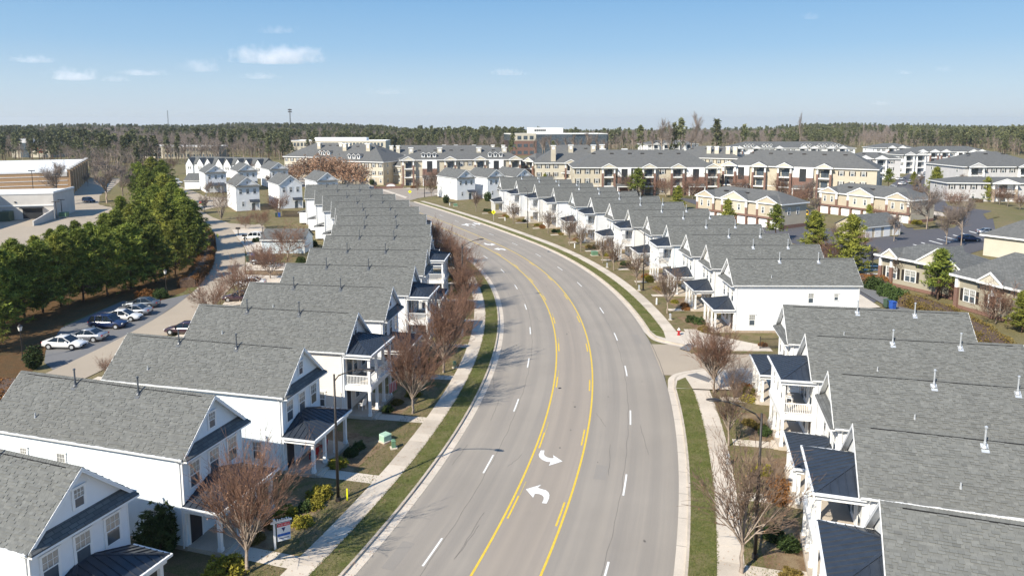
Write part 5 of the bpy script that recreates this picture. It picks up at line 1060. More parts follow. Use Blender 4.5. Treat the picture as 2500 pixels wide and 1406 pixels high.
def lantern_kit():
    K = Kit('lantern_post'); m = MB(); m.tube((0, 0, 0), (0, 0, .7), .13, .07, 10); m.tube((0, 0, .7), (0, 0, 3.4), .055, .05, 10); K.add('post', m.mesh('post', 'bronze')); l = MB(); l.tube((0, 0, 3.4), (0, 0, 3.85), .16, .24, 6); K.add('lantern_glass', l.mesh('lantern_glass', 'lampglass')); c = MB(); c.tube((0, 0, 3.85), (0, 0, 4.1), .28, .04, 6); c.tube((0, 0, 4.1), (0, 0, 4.2), .03, .02, 6); K.add('lantern_cap', c.mesh('lantern_cap', 'bronze')); return K
LT = lantern_kit()
LT.place((*at(56, 880), 0), 0, 'lantern post beside the dark shrub at the left edge car park', 'lantern post', 'lantern posts by the grove'); LT.place((*at(407, 722), 0), 0, 'lantern post between the grove and the grass strip', 'lantern post', 'lantern posts by the grove')
LT.place((*at(504, 506), 0), 0, 'lantern post at the lane corner near the stop sign', 'lantern post', 'lantern posts by the grove')
PL = Kit('parking_light'); m = MB(); m.tube((0, 0, 0), (0, 0, 9.5), .12, .08, 8); PL.add('pole', m.mesh('pole', 'bronze')); m = MB(); m.box(-.9, .9, -.3, .3, 9.5, 9.75); PL.add('lamp_head', m.mesh('lamp_head', 'bronze'))
for (px, py), lab in (((84, 497), 'car park light in front of the tan brick store, left one'), ((143, 512), 'car park light beside the bare tree, right of the store'), ((152, 530), 'short car park light by the green utility box'), ((139, 536), 'car park light at the corner of the grey building')):
    PL.place((*at(px, py), 0), .3, lab, 'car park light', 'car park lights by the store', scale=(1, 1, .5 if 'short' in lab or 'grey' in lab else 1.1))
def post_sign(name, px, py, ztop, kind, lab, cat, yaw=.0):
    K = Kit(name); p = MB(); p.box(-.035, .035, -.03, .03, 0, ztop); K.add('post', p.mesh('post', 'galv'))
    if kind in ('yellow', 'orange'):
        r = .62; c = ztop - .5; m = MB(); m.prism([(0, -.06, c + r), (r, -.06, c), (0, -.06, c - r), (-r, -.06, c)], (0, .025, 0)); i = K.add('sign_panel', m.mesh('sign_panel', 'yellowsign' if kind == 'yellow' else 'orangesign'))
        f = MB(); f.tube((.0, -.075, c + .27), (.0, -.065, c + .27), .065, .065, 8); f.prism([(-.06, -.075, c + .2), (.08, -.075, c + .2), (.07, -.075, c - .06), (-.06, -.075, c - .06)], (0, .01, 0)); f.beam((0, -.07, c - .04), (.15, -.07, c - .32), .01, .06); f.beam((0, -.07, c - .04), (-.13, -.07, c - .32), .01, .06); f.beam((.02, -.07, c + .17), (.2, -.07, c + .02), .01, .045); f.beam((0, -.07, c + .17), (-.17, -.07, c + .05), .01, .045); K.add('pedestrian_symbol', f.mesh('pedestrian_symbol', 'black'), i)
    if kind == 'stop':
        c = ztop - .35; m = MB(); m.prism([(.42 * math.cos(R_(22.5 + 45 * k)), -.06, c + .42 * math.sin(R_(22.5 + 45 * k))) for k in range(8)], (0, .02, 0)); i = K.add('sign_panel', m.mesh('sign_panel', 'signwhite')); m = MB(); m.prism([(.38 * math.cos(R_(22.5 + 45 * k)), -.07, c + .38 * math.sin(R_(22.5 + 45 * k))) for k in range(8)], (0, .01, 0)); K.add('red_face', m.mesh('red_face', 'signred'), i); K.add('lettering', text('STOP', .24, 'signwhite', (0, -.075, c - .085)), i)
    return K.place((*at(px, py), .1), yaw, lab, cat)
def text(s, size, mat, loc):
    cu = bpy.data.curves.new('t', 'FONT'); cu.body = s; cu.size = size; cu.align_x = 'CENTER'; cu.resolution_u = 2; o = bpy.data.objects.new('t', cu); COL.objects.link(o)
    bpy.context.view_layer.update(); me = bpy.data.meshes.new_from_object(o.evaluated_get(bpy.context.evaluated_depsgraph_get())); bpy.data.objects.remove(o)
    me.transform(T(loc) @ Matrix.Rotation(math.pi / 2, 4, 'X')); me.materials.clear(); me.materials.append(M[mat]); me.name = 'lettering'; return me
post_sign('road_sign', 1205, 541, 2.9, 'yellow', 'fluorescent yellow diamond pedestrian sign on the right verge in mid road', 'road sign')
post_sign('road_sign', 1001, 486, 2.9, 'yellow', 'fluorescent yellow diamond pedestrian sign at the far bend, left of the junction lamp', 'road sign')
post_sign('road_sign', 891, 452, 3.0, 'orange', 'orange-yellow diamond warning sign in front of the orange oaks', 'road sign')
post_sign('stop_sign', 490.5, 513, 2.6, 'stop', 'red stop sign at the lane corner', 'stop sign')
# real estate sign
K = Kit('real_estate_sign'); K.add('post', MB().box(-.06, .06, -.06, .06, 0, 1.95).mesh('post', 'trim')); K.add('arm', MB().box(-.2, 1.05, -.045, .045, 1.68, 1.78).mesh('arm', 'trim'))
p = K.add('sign_panel', MB().box(.15, .95, -.015, .015, .45, 1.62).mesh('sign_panel', 'signwhite'))
for s_ in (-1, 1):
    for z0, z1, mt, nm in ((1.38, 1.60, 'signred', 'red_band'), (.76, .92, 'signblue', 'blue_band')): K.add(nm, MB().box(.17, .93, s_ * .017, s_ * .021, z0, z1).mesh(nm, mt), p)
K.add('lettering', text('FOR SALE', .15, 'signwhite', (.55, -.024, 1.435)), p); m = MB(); m.prism([(.42, -.02, 1.3), (.66, -.02, 1.3), (.54, -.02, 1.02)], (0, .004, 0)); K.add('emblem', m.mesh('emblem', 'signnavy'), p); K.add('lettering', MB().box(.25, .85, -.021, -.019, .6, .64).mesh('lettering', 'signnavy'), p)
for k in range(4): K.add('hook', MB().box(.2 + k * .22, .23 + k * .22, -.01, .01, 1.6, 1.69).mesh('hook', 'bronze'), p)
m = MB()
for k in range(7): m.box(.05 + k * .13, .12 + k * .13, -.05, .05, 1.78, 1.86 + .04 * (k % 2))
K.add('rider_ornament', m.mesh('rider_ornament', 'galv')); K.place((*at(672, 1344), .1), R_(28), 'white real estate sign with red and blue bands by the left pavement', 'real estate sign')
# utility boxes, pedestals, hydrant
def box_kit(name, w, d, h, mat, lid=True):
    K = Kit(name); m = MB(); m.box(-w / 2, w / 2, -d / 2, d / 2, .08, h * .9); K.add('cabinet', m.mesh('cabinet', mat)); m = MB(); m.prism([(-w / 2 - .03, -d / 2 - .03, h * .9), (w / 2 + .03, -d / 2 - .03, h * .9), (w / 2 - .05, -d / 2 + .08, h), (-w / 2 + .05, -d / 2 + .08, h)], (0, d - .02, 0)); K.add('lid', m.mesh('lid', mat)); K.add('pad', MB().box(-w / 2 - .12, w / 2 + .12, -d / 2 - .12, d / 2 + .12, 0, .09).mesh('pad', 'concrete')); return K
B1 = box_kit('utility_box', 1.15, .95, .85, 'greenbox'); B2 = box_kit('utility_box', .8, .6, .62, 'palebox'); B3 = box_kit('utility_pedestal', .22, .22, .85, 'galv'); B4 = box_kit('utility_pedestal', .3, .3, .7, 'greenbox')
B5 = Kit('utility_pedestal'); m = MB(); m.tube((0, 0, 0), (0, 0, .8), .13, .12, 10); B5.add('body', m.mesh('body', 'signwhite')); m = MB(); m.tube((0, 0, .8), (0, 0, .95), .13, .05, 10); B5.add('cap', m.mesh('cap', 'signwhite'))
for Kx, px, py, yaw, lab, cat in ((B1, 1451, 625, .2, 'green transformer box on the right lawns in mid distance', 'utility box'), (B1, 1112, 505, .2, 'green transformer box beside the round shrub at the far corner house', 'utility box'), (B2, 941, 1079, .9, 'pale green utility cover tilted on the left lawn by the front walk', 'utility box'), (B4, 961, 1097, .3, 'small green utility pedestal beside the pale green cover', 'utility pedestal'),
        (B4, 1110, 900, .3, 'small green utility pedestal by the left pavement below a bare tree', 'utility pedestal'), (B5, 1129, 822, 0, 'white cable pedestal in the shade by the left pavement', 'utility pedestal'), (B5, 1603, 745, 0, 'white cable pedestal on the right lawn between two front walks', 'utility pedestal'), (B5, 1403, 607, 0, 'white cable pedestal on the right lawn farther up the road', 'utility pedestal'), (B5, 1233, 540, 0, 'white cable pedestal next to the yellow pedestrian sign', 'utility pedestal'), (B3, 1560, 711, 0, 'short metal pedestal at the foot of the right street lamp', 'utility pedestal'), (B3, 1636, 783, 0, 'short tan pedestal on the lawn above the hydrant', 'utility pedestal'), (B3, 1482, 655, 0, 'short metal pedestal on the lawn before the two-storey porch', 'utility pedestal'), (B5, 1098, 503, 0, 'white cable pedestal behind the far green transformer box', 'utility pedestal'), (B3, 1777, 1138, 0, 'short tan pedestal under the lower right street lamp', 'utility pedestal'), (B1, 157, 531, 0, 'green utility box in the store car park', 'utility box')):
    Kx.place((*at(px, py), .11), yaw, lab, cat, scale=(1.6 if px == 157 else 1))
K = Kit('fire_hydrant'); m = MB(); m.tube((0, 0, 0), (0, 0, .08), .19, .19, 12); m.tube((0, 0, .08), (0, 0, .55), .12, .11, 12); K.add('barrel', m.mesh('barrel', 'redpaint')); m = MB(); m.tube((0, 0, .55), (0, 0, .62), .16, .15, 12); m.tube((0, 0, .62), (0, 0, .76), .14, .05, 12); m.tube((0, 0, .76), (0, 0, .82), .03, .03, 6); K.add('bonnet', m.mesh('bonnet', 'signwhite')); m = MB(); m.tube((-.22, 0, .42), (.22, 0, .42), .06, .06, 8); m.tube((0, -.2, .4), (0, 0, .4), .08, .08, 8); K.add('outlets', m.mesh('outlets', 'redpaint'))
K.place((*at(1657, 820), .11), 0, 'red fire hydrant with white top on the lawn near the side alley', 'fire hydrant', scale=1.15)
K = Kit('marker_post'); K.add('post', MB().box(-.05, .05, -.02, .02, 0, .85).mesh('post', 'yellowsign')); K.place((*at(848, 1224), .11), 0, 'thin yellow marker post on the grass beside the left street lamp', 'marker post')
# bins
def bin_kit(mat):
    K = Kit('wheeled_bin'); m = MB(); m.prism([(-.26, -.3, .05), (.26, -.3, .05), (.3, -.36, .98), (-.3, -.36, .98)], (0, .62, 0)); K.add('bin_body', m.mesh('bin_body', mat)); K.add('bin_lid', MB().box(-.33, .33, -.4, .34, .98, 1.06).mesh('bin_lid', mat)); w = MB(); w.tube((-.28, .3, .12), (.28, .3, .12), .12, .12, 10); K.add('wheel', w.mesh('wheel', 'black')); return K
BB, GB = bin_kit('bluebin'), bin_kit('greenbin')
for Kx, px, py, lab in ((BB, 618, 637, 'blue recycling bin beside the driveway of the grey car'), (GB, 606, 640, 'dark green bin left of the blue one by the driveway'), (BB, 682, 531, 'blue bin under the fenced yard of the far white house'), (GB, 675, 531, 'dark green bin next to the blue bin by the far yard'), (BB, 2178, 757, 'blue bin beside the rear drive behind the right row'), (GB, 2164, 752, 'dark green bin beside the rear drive behind the right row')): Kx.place((*at(px, py), .12), .3, lab, 'wheeled bin', scale=1.1)
# mailboxes along the lane
K = Kit('mailbox'); K.add('post', MB().box(-.05, .05, -.05, .05, 0, 1.1).mesh('post', 'bronze')); K.add('box', MB().box(-.35, .35, -.12, .12, 1.1, 1.4).mesh('box', 'bronze'))
for px, py, lab in ((582, 577, 'dark mailbox by the lane, upper one'), (598, 596, 'dark mailbox by the lane, in front of the white car')): K.place((*at(px, py), .1), 0, lab, 'mailbox', 'mailboxes along the lane', scale=1.4)
# metal yard fence beyond the side alley
K = Kit('iron_fence'); a = at(1855, 853); b = at(1893, 853); L = 2.6; m = MB()
for z in (.15, 1.15): m.box(0, L, -.02, .02, z, z + .05)
K.add('rails', m.mesh('rails', 'bronze')); PK = MB().box(-.012, .012, -.012, .012, 0, 1.3).mesh('picket', 'bronze')
for k in range(20): K.add('picket', PK, -1, T((L * k / 19, 0, 0)))
K.add('post', MB().box(-.04, .04, -.04, .04, 0, 1.45).mesh('post', 'bronze')); K.place((*a, .1), math.atan2(b[1] - a[1], b[0] - a[0]), 'black iron picket fence beside the corner house at the side alley', 'fence')
# dark wooden yard fence by the far house
K = Kit('wooden_fence'); a = at(690, 531); b = at(738, 531); L = math.hypot(b[0] - a[0], b[1] - a[1]); m = MB()
for z in (.3, 1.5): m.box(0, L, .0, .05, z, z + .1)
K.add('rails', m.mesh('rails', 'wood')); BD = MB().box(-.06, .06, -.02, 0, 0, 1.8).mesh('board', 'wood')
for k in range(int(L / .17)): K.add('board', BD, -1, T((k * .17, 0, 0)))
K.place((*a, .05), math.atan2(b[1] - a[1], b[0] - a[0]), 'dark wooden yard fence below the far white house with three upper windows', 'fence')
# porch furniture and flags at the fourth house of the left row
def chair_kit(mat):
    K = Kit('porch_chair'); K.add('seat', MB().box(-.24, .24, -.24, .24, .4, .45).mesh('seat', mat)); m = MB(); m.prism([(-.26, .22, .45), (.26, .22, .45), (.23, .36, 1.05), (-.23, .36, 1.05)], (0, .03, 0)); K.add('backrest', m.mesh('backrest', mat)); lg = MB().box(-.025, .025, -.025, .025, 0, .42).mesh('leg', mat)
    for x in (-.22, .22):
        for y in (-.22, .22): K.add('leg', lg, -1, T((x, y, 0)))
    for x in (-.28, .28): K.add('armrest', MB().box(x - .03, x + .03, -.25, .25, .62, .66).mesh('armrest', mat))
    return K
WC, RCH = chair_kit('signwhite'), chair_kit('redpaint')
def on_house(r_, i, u, v):
    x, y, a = HPOS[r_][i]; return (x + u * math.cos(a) - v * math.sin(a), y + u * math.sin(a) + v * math.cos(a)), a
for r_, i, u, v, Kx, lab, z in (('L', 3, -1.0, 1.2, WC, 'white porch chair nearest the door of the balcony house at left', .4), ('L', 3, -.8, -.7, WC, 'white porch chair deeper under the balcony at left', .4), ('L', 2, -1.2, .6, RCH, 'red porch chair under the dark metal porch roof at left', .4), ('L', 2, -1.2, -.8, RCH, 'red porch chair behind the first one under the same roof', .4), ('R', 3, -1.3, 0, WC, 'white chair on the upper balcony of the fourth house at lower right', 3.1), ('R', 8, -1.3, .2, WC, 'white chair on the upper balcony in the right row, mid distance', 3.1)):
    p, a = on_house(r_, i, u, v); Kx.place((*p, z), a + 1.2, lab, 'chair')
p, a = on_house('L', 3, -1.3, .6); K = Kit('side_table'); m = MB(); m.tube((0, 0, .0), (0, 0, .5), .05, .05, 8); K.add('stem', m.mesh('stem', 'galv')); m = MB(); m.tube((0, 0, .5), (0, 0, .54), .32, .32, 14); K.add('table_top', m.mesh('table_top', 'galv')); K.place((*p, 3.1), 0, 'small round table on the upper balcony at left', 'table', scale=1.5)
p, a = on_house('L', 3, -2.55, -.9); K = Kit('flag'); m = MB(); m.tube((0, 0, 0), (-1.1, 0, .75), .02, .02, 6); K.add('flagpole', m.mesh('flagpole', 'trim')); V = Vector((-1.1, 0, .75)).normalized()
for k in range(9):
    f = MB(); t0 = .1 + .0; z = k * .095; f.face([tuple(V * (.35 + z)) , tuple(V * (.35 + z + .093)), (V.x * (.35 + z + .093) - .02, .05, V.z * (.35 + z + .093) - .95), (V.x * (.35 + z) + .03, -.05, V.z * (.35 + z) - .95)]); K.add('stripe', f.mesh('stripe', 'signred' if k % 2 == 0 else 'signwhite'))
f = MB(); f.face([tuple(V * .75 + Vector((0, -.01, 0))), tuple(V * 1.2 + Vector((0, -.01, 0))), (V.x * 1.2, -.02, V.z * 1.2 - .4), (V.x * .75, -.02, V.z * .75 - .4)]); K.add('canton', f.mesh('canton', 'signnavy')); K.place((*p, 1.9), a, 'red, white and blue striped flag hanging from a porch column at left', 'flag')
# ------------------------------------------------------------------ cars
def loft(mb, st, ring, m=0, cap=True):
    idx = [mb.pt(*[(x, y, z) for y, z in ring(*s)]) for x, *s in st]
    n = len(idx[0])
    for a, b in zip(idx, idx[1:]):
        for k in range(n): mb.f.append([a[k], a[(k + 1) % n], b[(k + 1) % n], b[k]]); mb.m.append(m); mb.sh.append(.5)
    if cap: mb.f.append(idx[0][::-1]); mb.f.append(idx[-1]); mb.m += [m, m]; mb.sh += [.5, .5]
def car_kit(kind, col):
    K = Kit({'suv': 'parked_suv', 'sedan': 'parked_car', 'coupe': 'parked_car'}[kind]); suv = kind == 'suv'
    zt = 1.02 if suv else .92; rf = 1.70 if suv else 1.42; L = 2.25 if suv else 2.35
    st = [(-L, .70, .42, zt - .15), (-L + .07, .82, .30, zt - .02), (-L + .5, .90, .25, zt + .03), (-1.0, .92, .22, zt + .01), (0, .93, .22, zt - .01), (.95, .92, .22, zt - .03), (1.6, .90, .24, zt - .12), (L - .18, .84, .27, zt - .25), (L, .66, .36, zt - .38)]
    ring = lambda hw, zb, z: [(-hw * .86, zb), (-hw, zb + .2 * (z - zb)), (-hw * 1.0, zb + .62 * (z - zb)), (-hw * .94, z - .06), (-hw * .84, z), (0, z + .035), (hw * .84, z), (hw * .94, z - .06), (hw, zb + .62 * (z - zb)), (hw, zb + .2 * (z - zb)), (hw * .86, zb)]
    b = MB(); loft(b, st, ring); B = K.add('body', b.mesh('body', CP[col], True))
    xr, r0, r1, xf = (-L + .1, -L + .45, .35, 1.1) if suv else (-1.75, -.85, .30, 1.2)
    g = MB(); gr = lambda hw, z: [(-hw, zt - .06), (-(hw * .80 if z > zt else hw), z), ((hw * .80 if z > zt else hw), z), (hw, zt - .06)]
    loft(g, [(xr, .84, zt - .03), (r0, .86, rf - .04), (r1, .86, rf - .03), (xf, .80, zt - .03)], gr); K.add('windows', g.mesh('windows', 'carglass'), -1)
    r = MB(); hw = .70; rr = [(r0 - .05, .64, rf - .06), (r0 + .15, hw, rf), ((r0 + r1) / 2, hw + .01, rf + .035), (r1 - .1, hw, rf + .005), (r1 + .03, .64, rf - .05)]; loft(r, rr, lambda h_, z: [(-h_, z - .045), (-h_ * .9, z), (0, z + .02), (h_ * .9, z), (h_, z - .045)])
    K.add('roof', r.mesh('roof', CP[col], True))
    class _P:
        def beam(s, *a): q = MB(); q.beam(*a); K.add('pillar', q.mesh('pillar', CP[col]))
    p = _P()
    for s_ in (-1, 1):
        p.beam((xr, s_ * .85, zt - .02), (r0, s_ * .70, rf - .03), .05, .09); p.beam((xf, s_ * .81, zt - .02), (r1, s_ * .70, rf - .03), .05, .07); p.beam((-.25, s_ * .87, zt - .02), (-.25, s_ * .70, rf - .02), .05, .06)
        if suv: p.beam((-1.25, s_ * .87, zt - .02), (-1.25, s_ * .70, rf - .02), .05, .12); p.beam((-1.7, s_ * .62, rf + .08), (.1, s_ * .62, rf + .08), .04, .04)
    W_ = MB(); W_.tube((0, -.11, 0), (0, .11, 0), .335, .335, 20); wm = W_.mesh('tyre', 'black'); rm = MB(); rm.tube((0, -.122, 0), (0, .122, 0), .2, .2, 16)
    rm_ = rm.mesh('rim', 'galv'); hb = MB()
    for k in range(5): t = 2 * math.pi * k / 5; hb.beam((.05 * math.cos(t), 0, .05 * math.sin(t)), (.17 * math.cos(t), 0, .17 * math.sin(t)), .25, .05)
    for x in (-1.38, 1.42):
        for s_ in (-1, 1):
            i = K.add('wheel', wm, -1, T((x, s_ * .83, .335))); K.add('rim', rm_, i)
            a = MB(); a.tube((x, s_ * .80, .345), (x, s_ * .935, .345), .39, .39, 18); K.add('wheel_arch', a.mesh('wheel_arch', 'black'))
    for s_ in (-1, 1):
        K.add('headlight', MB().box(L - .16, L - .04, s_ * .62 - .14, s_ * .62 + .14, zt - .40, zt - .27).mesh('headlight', 'lampglass')); K.add('tail_light', MB().box(-L + .0, -L + .09, s_ * .66 - .13, s_ * .66 + .13, zt - .22, zt - .06).mesh('tail_light', 'redpaint')); K.add('mirror', MB().box(.72, .86, s_ * .98 - .09, s_ * .98 + .09, zt, zt + .14).mesh('mirror', CP[col]))
    K.add('grille', MB().box(L - .05, L + .01, -.38, .38, zt - .56, zt - .42).mesh('grille', 'black')); K.add('number_plate', MB().box(-L - .01, -L + .02, -.2, .2, zt - .42, zt - .3).mesh('number_plate', 'trim')); K.add('bumper', MB().box(-L - .03, -L + .1, -.72, .72, .38, .5).mesh('bumper', 'bronze'))
    return K
CK = {}
def car(kind, col, px, py, yaw, lab, grp=None, z=.0, sc=1.):
    if (kind, col) not in CK: CK[kind, col] = car_kit(kind, col)
    CK[kind, col].place((*at(px, py), z), yaw, lab, 'car', grp, scale=sc)
G_ = 'cars parked in the strip by the grove'
car('sedan', 'white', 160, 848, R_(-4), 'white car nearest the camera in the parking strip, nose towards the lane', G_)
car('sedan', 'silver', 212, 830, R_(178), 'silver sedan parked tail towards the lane, behind the nearest white car', G_)
car('suv', 'navy', 266, 799, R_(-2), 'dark blue boxy hatchback in the middle of the parking strip', G_)
car('sedan', 'white', 301, 781, R_(2), 'white car just beyond the dark boxy hatchback', G_)
car('sedan', 'silver', 326, 768, R_(182), 'silver sedan parked tail out, second from the far end of the strip', G_)
car('sedan', 'grey', 346, 750, R_(186), 'grey sedan farthest up the parking strip', G_)
car('suv', 'navy', 217, 494, R_(-22), 'dark blue estate car crossing the store car park')
car('suv', 'white', 618, 585, R_(180), 'white estate car on the driveway beside the pale blue garage')
car('suv', 'grey', 643, 646, R_(185), 'grey pickup-sized car behind bare twigs on a driveway', z=.12)
car('sedan', 'white', 612, 700, R_(190), 'white car partly hidden by the left row roof and twigs', z=.12); car('sedan', 'plum', 585, 735, R_(188), 'dark plum car behind the fourth left house', z=.12); car('sedan', 'plum', 452, 815, R_(176), 'dark car peeking over the ridge of a left house', z=.12)
car('sedan', 'white', 424, 441, R_(10), 'white car in the lane car park behind the grove, upper one', 'cars in the lane car park'); car('suv', 'white', 432, 449, R_(10), 'white van-like car in the lane car park, middle one', 'cars in the lane car park'); car('suv', 'black', 426, 456, R_(10), 'black car in the lane car park, lower one', 'cars in the lane car park'); car('sedan', 'silver', 440, 473, R_(20), 'silver car at the edge of the lane car park', 'cars in the lane car park')
car('sedan', 'navy', 2364, 588, R_(-6), 'dark blue sedan in the marked bays of the right car park'); car('sedan', 'silver', 2412, 572, R_(-6), 'silver car half hidden by the yellow building at the right edge')
for k, (px, py, c) in enumerate(((2196, 440, 'white'), (2203, 452, 'white'), (2180, 461, 'white'), (2252, 432, 'white'), (2300, 416, 'white'), (2284, 423, 'silver'), (2310, 412, 'grey'), (2262, 426, 'silver'), (2222, 447, 'silver'))):
    car('sedan', c, px, py, R_(25 + 10 * (k % 3)), f'{ORD[k]} {c} car counted from the left among those in the far right car park', 'cars in the far car park')
car('suv', 'yellow', 1962, 527, R_(80), 'yellow car half hidden between the two carriage houses')
# ------------------------------------------------------------------ vegetation
def segs_to_mesh(name, S_, mats, thr):
    """S_: array of (p,q,r0,r1) -> three sided twigs; radius below thr[i] switches to the next material"""
    P = np.array([s[0] for s in S_]); Q = np.array([s[1] for s in S_]); r0 = np.array([s[2] for s in S_]); r1 = np.array([s[3] for s in S_])
    d = Q - P; d /= np.linalg.norm(d, axis=1)[:, None] + 1e-9; h = np.where(np.abs(d[:, 2:3]) < .9, [[0, 0, 1.]], [[1., 0, 0]]); u = np.cross(d, h); u /= np.linalg.norm(u, axis=1)[:, None]; w = np.cross(d, u); V = []
    for R0, X in ((r0, P), (r1, Q)):
        for k in range(3): t = 2 * math.pi * k / 3; V.append(X + (u * math.cos(t) + w * math.sin(t)) * R0[:, None])
    V = np.stack(V, 1).reshape(-1, 3); n = len(S_); b = np.arange(n)[:, None] * 6; F_ = []
    for k in range(3): j = (k + 1) % 3; F_ += [b + [k, j, 3 + j], b + [k, 3 + j, 3 + k]]
    F_ = np.stack([f for f in F_], 1).reshape(-1, 3); mi = np.repeat((r0 < thr).astype(int), 6)
    return npmesh(name, V, F_, mats, None, mi)
def vary(rr, d, a):
    v = Vector((rr.gauss(0, 1), rr.gauss(0, 1), rr.gauss(0, 1))); v -= v.dot(d) * d; v.normalize(); return (d * math.cos(a) + v * math.sin(a)).normalized()
def bare(seed, h=6.5, trunk=1.5, r=.12, n1=12, spread=(10, 42), L1=.62, kids=((5, .5), (4, .5), (3, .5)), up=.10, tip=.006, wob=.10, step=3, central=False, kang=(18, 48)):
    rr = random.Random(seed); S_ = []; top = Vector((0, 0, trunk)); p = Vector((0, 0, 0))
    for k in range(4): q = Vector((rr.gauss(0, .02), rr.gauss(0, .02), trunk * (k + 1) / 4)); S_.append((p, q, r * (1.15 - .1 * k), r * (1.05 - .1 * k))); p = q
    def branch(p, d, L, r_, lev):
        n = step if lev < 2 else 2; pts = [p]; q = p
        for k in range(n):
            d = (vary(rr, d, wob) + Vector((0, 0, up))).normalized(); q2 = q + d * (L / n); ra = r_ * (1 - .75 * k / n); rb = r_ * (1 - .75 * (k + 1) / n); S_.append((q, q2, max(tip, ra), max(tip * .7, rb))); q = q2; pts.append((q, d, rb))
        if lev < len(kids):
            c, lr = kids[lev]
            for k in range(c):
                t = (.25 + .75 * (k + rr.random()) / c) * n; i = min(n, max(1, int(t + .5))); qq, dd, rb = pts[i]
                branch(qq, vary(rr, dd, R_(rr.uniform(*kang))), L * lr * rr.uniform(.7, 1.25), max(tip, rb * .8), lev + 1)
    for k in range(n1):
        a = 2 * math.pi * (k + rr.random() * .6) / n1; t = R_(rr.uniform(*spread)); z = trunk * (rr.uniform(.85, 1.0)) if not central else trunk + (h - trunk) * .75 * k / n1
        b = Vector((math.cos(a) * math.sin(t), math.sin(a) * math.sin(t), math.cos(t))); branch(Vector((0, 0, z)), b, (h - trunk) * L1 * rr.uniform(.8, 1.15) * (1 if not central else (1.1 - .7 * k / n1)), r * .5, 0)
    if central:
        q = Vector((0, 0, trunk)); n = 8
        for k in range(n): q2 = q + Vector((rr.gauss(0, .1), rr.gauss(0, .1), (h - trunk) / n)); S_.append((q, q2, r * (1 - k / n) + .01, r * (1 - (k + 1) / n) + .01)); q = q2
    return S_
def tufts(C, n, size, width, rr, flat=.2, shade_j=.22, shade=None):
    """needle/leaf blades round every centre"""
    m = len(C); C = np.repeat(C, n, 0); N = len(C); d = rr.normal(size=(N, 3)); d[:, 2] = d[:, 2] * .8 + flat; d /= np.linalg.norm(d, axis=1)[:, None]; L = size * rr.uniform(.6, 1.25, N)[:, None]; s = np.cross(d, rr.normal(size=(N, 3))); s /= np.linalg.norm(s, axis=1)[:, None]; w = width * rr.uniform(.6, 1.3, N)[:, None]
    a = C + d * L * .08 - s * w; b = C + d * L * .08 + s * w; t = C + d * L; V = np.stack([a, b, t], 1).reshape(-1, 3); F_ = np.arange(N * 3).reshape(-1, 3)
    base = np.repeat(rr.uniform(0, 1, m) if shade is None else shade, n); return V, F_, np.clip(base + rr.normal(0, shade_j, N), 0, 1)
def pine(seed, h=10., cb=.22, R=3.2, nb=90, per=9, nt=13, size=.42, width=.045, taper=1.5, name='needle', tk=.16):
    rr = np.random.default_rng(seed); S_ = []; C = []; p = np.array([0, 0, 0.])
    for k in range(10): q = np.array([rr.normal(0, .05), rr.normal(0, .05), h * (k + 1) / 10.3]); S_.append((p, q, tk * (1 - k / 11), tk * (1 - (k + 1) / 11))); p = q
    for k in range(nb):
        t = cb + (1 - cb) * (k / nb); z = h * t; u = (t - cb) / (1 - cb); rad = R * (min(1, (1 - u) ** (1 / taper) * 1.05)) * (.55 + .45 * min(1, u * 6 + .4)) * rr.uniform(.55, 1.12); a = rr.uniform(0, 6.283); d = np.array([math.cos(a), math.sin(a), rr.uniform(.0, .45) + u * .5]); d /= np.linalg.norm(d); p = np.array([0, 0, z * .97]); q = p + d * rad; S_.append((p, q, .045 * (1.3 - u), .012))
        for j in range(per):
            f = rr.uniform(.35, 1.04); c = p + d * rad * f + rr.normal(0, .22 + .10 * rad * f * .6, 3) * [1, 1, .6]; C.append(c)
    C.append(np.array([0, 0, h])); C = np.array(C); V, F_, sh = tufts(C, nt, size, width, rr)
    K = Kit('pine_tree'); K.add('trunk', segs_to_mesh('trunk', S_, ['bark', 'bark'], 0)); K.add('crown', npmesh('crown', V, F_, [name], sh)); return K
def bare_kit(nm, mats, thr=.03, leaves=None, lm='bareleaf', **kw):
    S_ = bare(**kw); K = Kit(nm); big = [s for s in S_ if s[2] >= thr]; small = [s for s in S_ if s[2] < thr]
    K.add('trunk', segs_to_mesh('trunk', big, [mats[0], mats[0]], 0)); K.add('crown', segs_to_mesh('crown', small, [mats[1], mats[1]], 0))
    if leaves:
        rr = np.random.default_rng(kw['seed']); Q = np.array([s[1] for s in small]); Q = Q[rr.random(len(Q)) < leaves[0]]; V, F_, sh = tufts(Q, leaves[1], leaves[2], leaves[3], rr, 0); K.add('dry_leaves', npmesh('dry_leaves', V, F_, [lm], sh))
    return K
KA = [bare_kit('street_tree', ('trunk', 'twig'), .022, (.10, 1, .07, .03), seed=s, h=6.6, trunk=1.35, r=.13, n1=24, spread=(5, 46), L1=.60, kids=((6, .55), (6, .5), (5, .5)), tip=.0085, wob=.045, up=.05, kang=(10, 32)) for s in (1, 2, 3)]
KB = [bare_kit('street_tree', ('trunk', 'twig2'), .02, (.05, 1, .06, .03), seed=s, h=5.2, trunk=1.3, r=.085, n1=14, spread=(6, 38), L1=.62, kids=((6, .5), (5, .5), (4, .5)), tip=.008, wob=.05, up=.06, kang=(12, 36)) for s in (11, 12, 13)]
KC = [bare_kit('bare_tree', ('trunk', 'twig3'), .03, None, seed=s, h=9, trunk=2., r=.16, n1=22, spread=(35, 70), L1=.42, kids=((6, .55), (5, .55), (4, .55)), tip=.016, wob=.14, up=.16, central=True) for s in (21, 22, 23)]
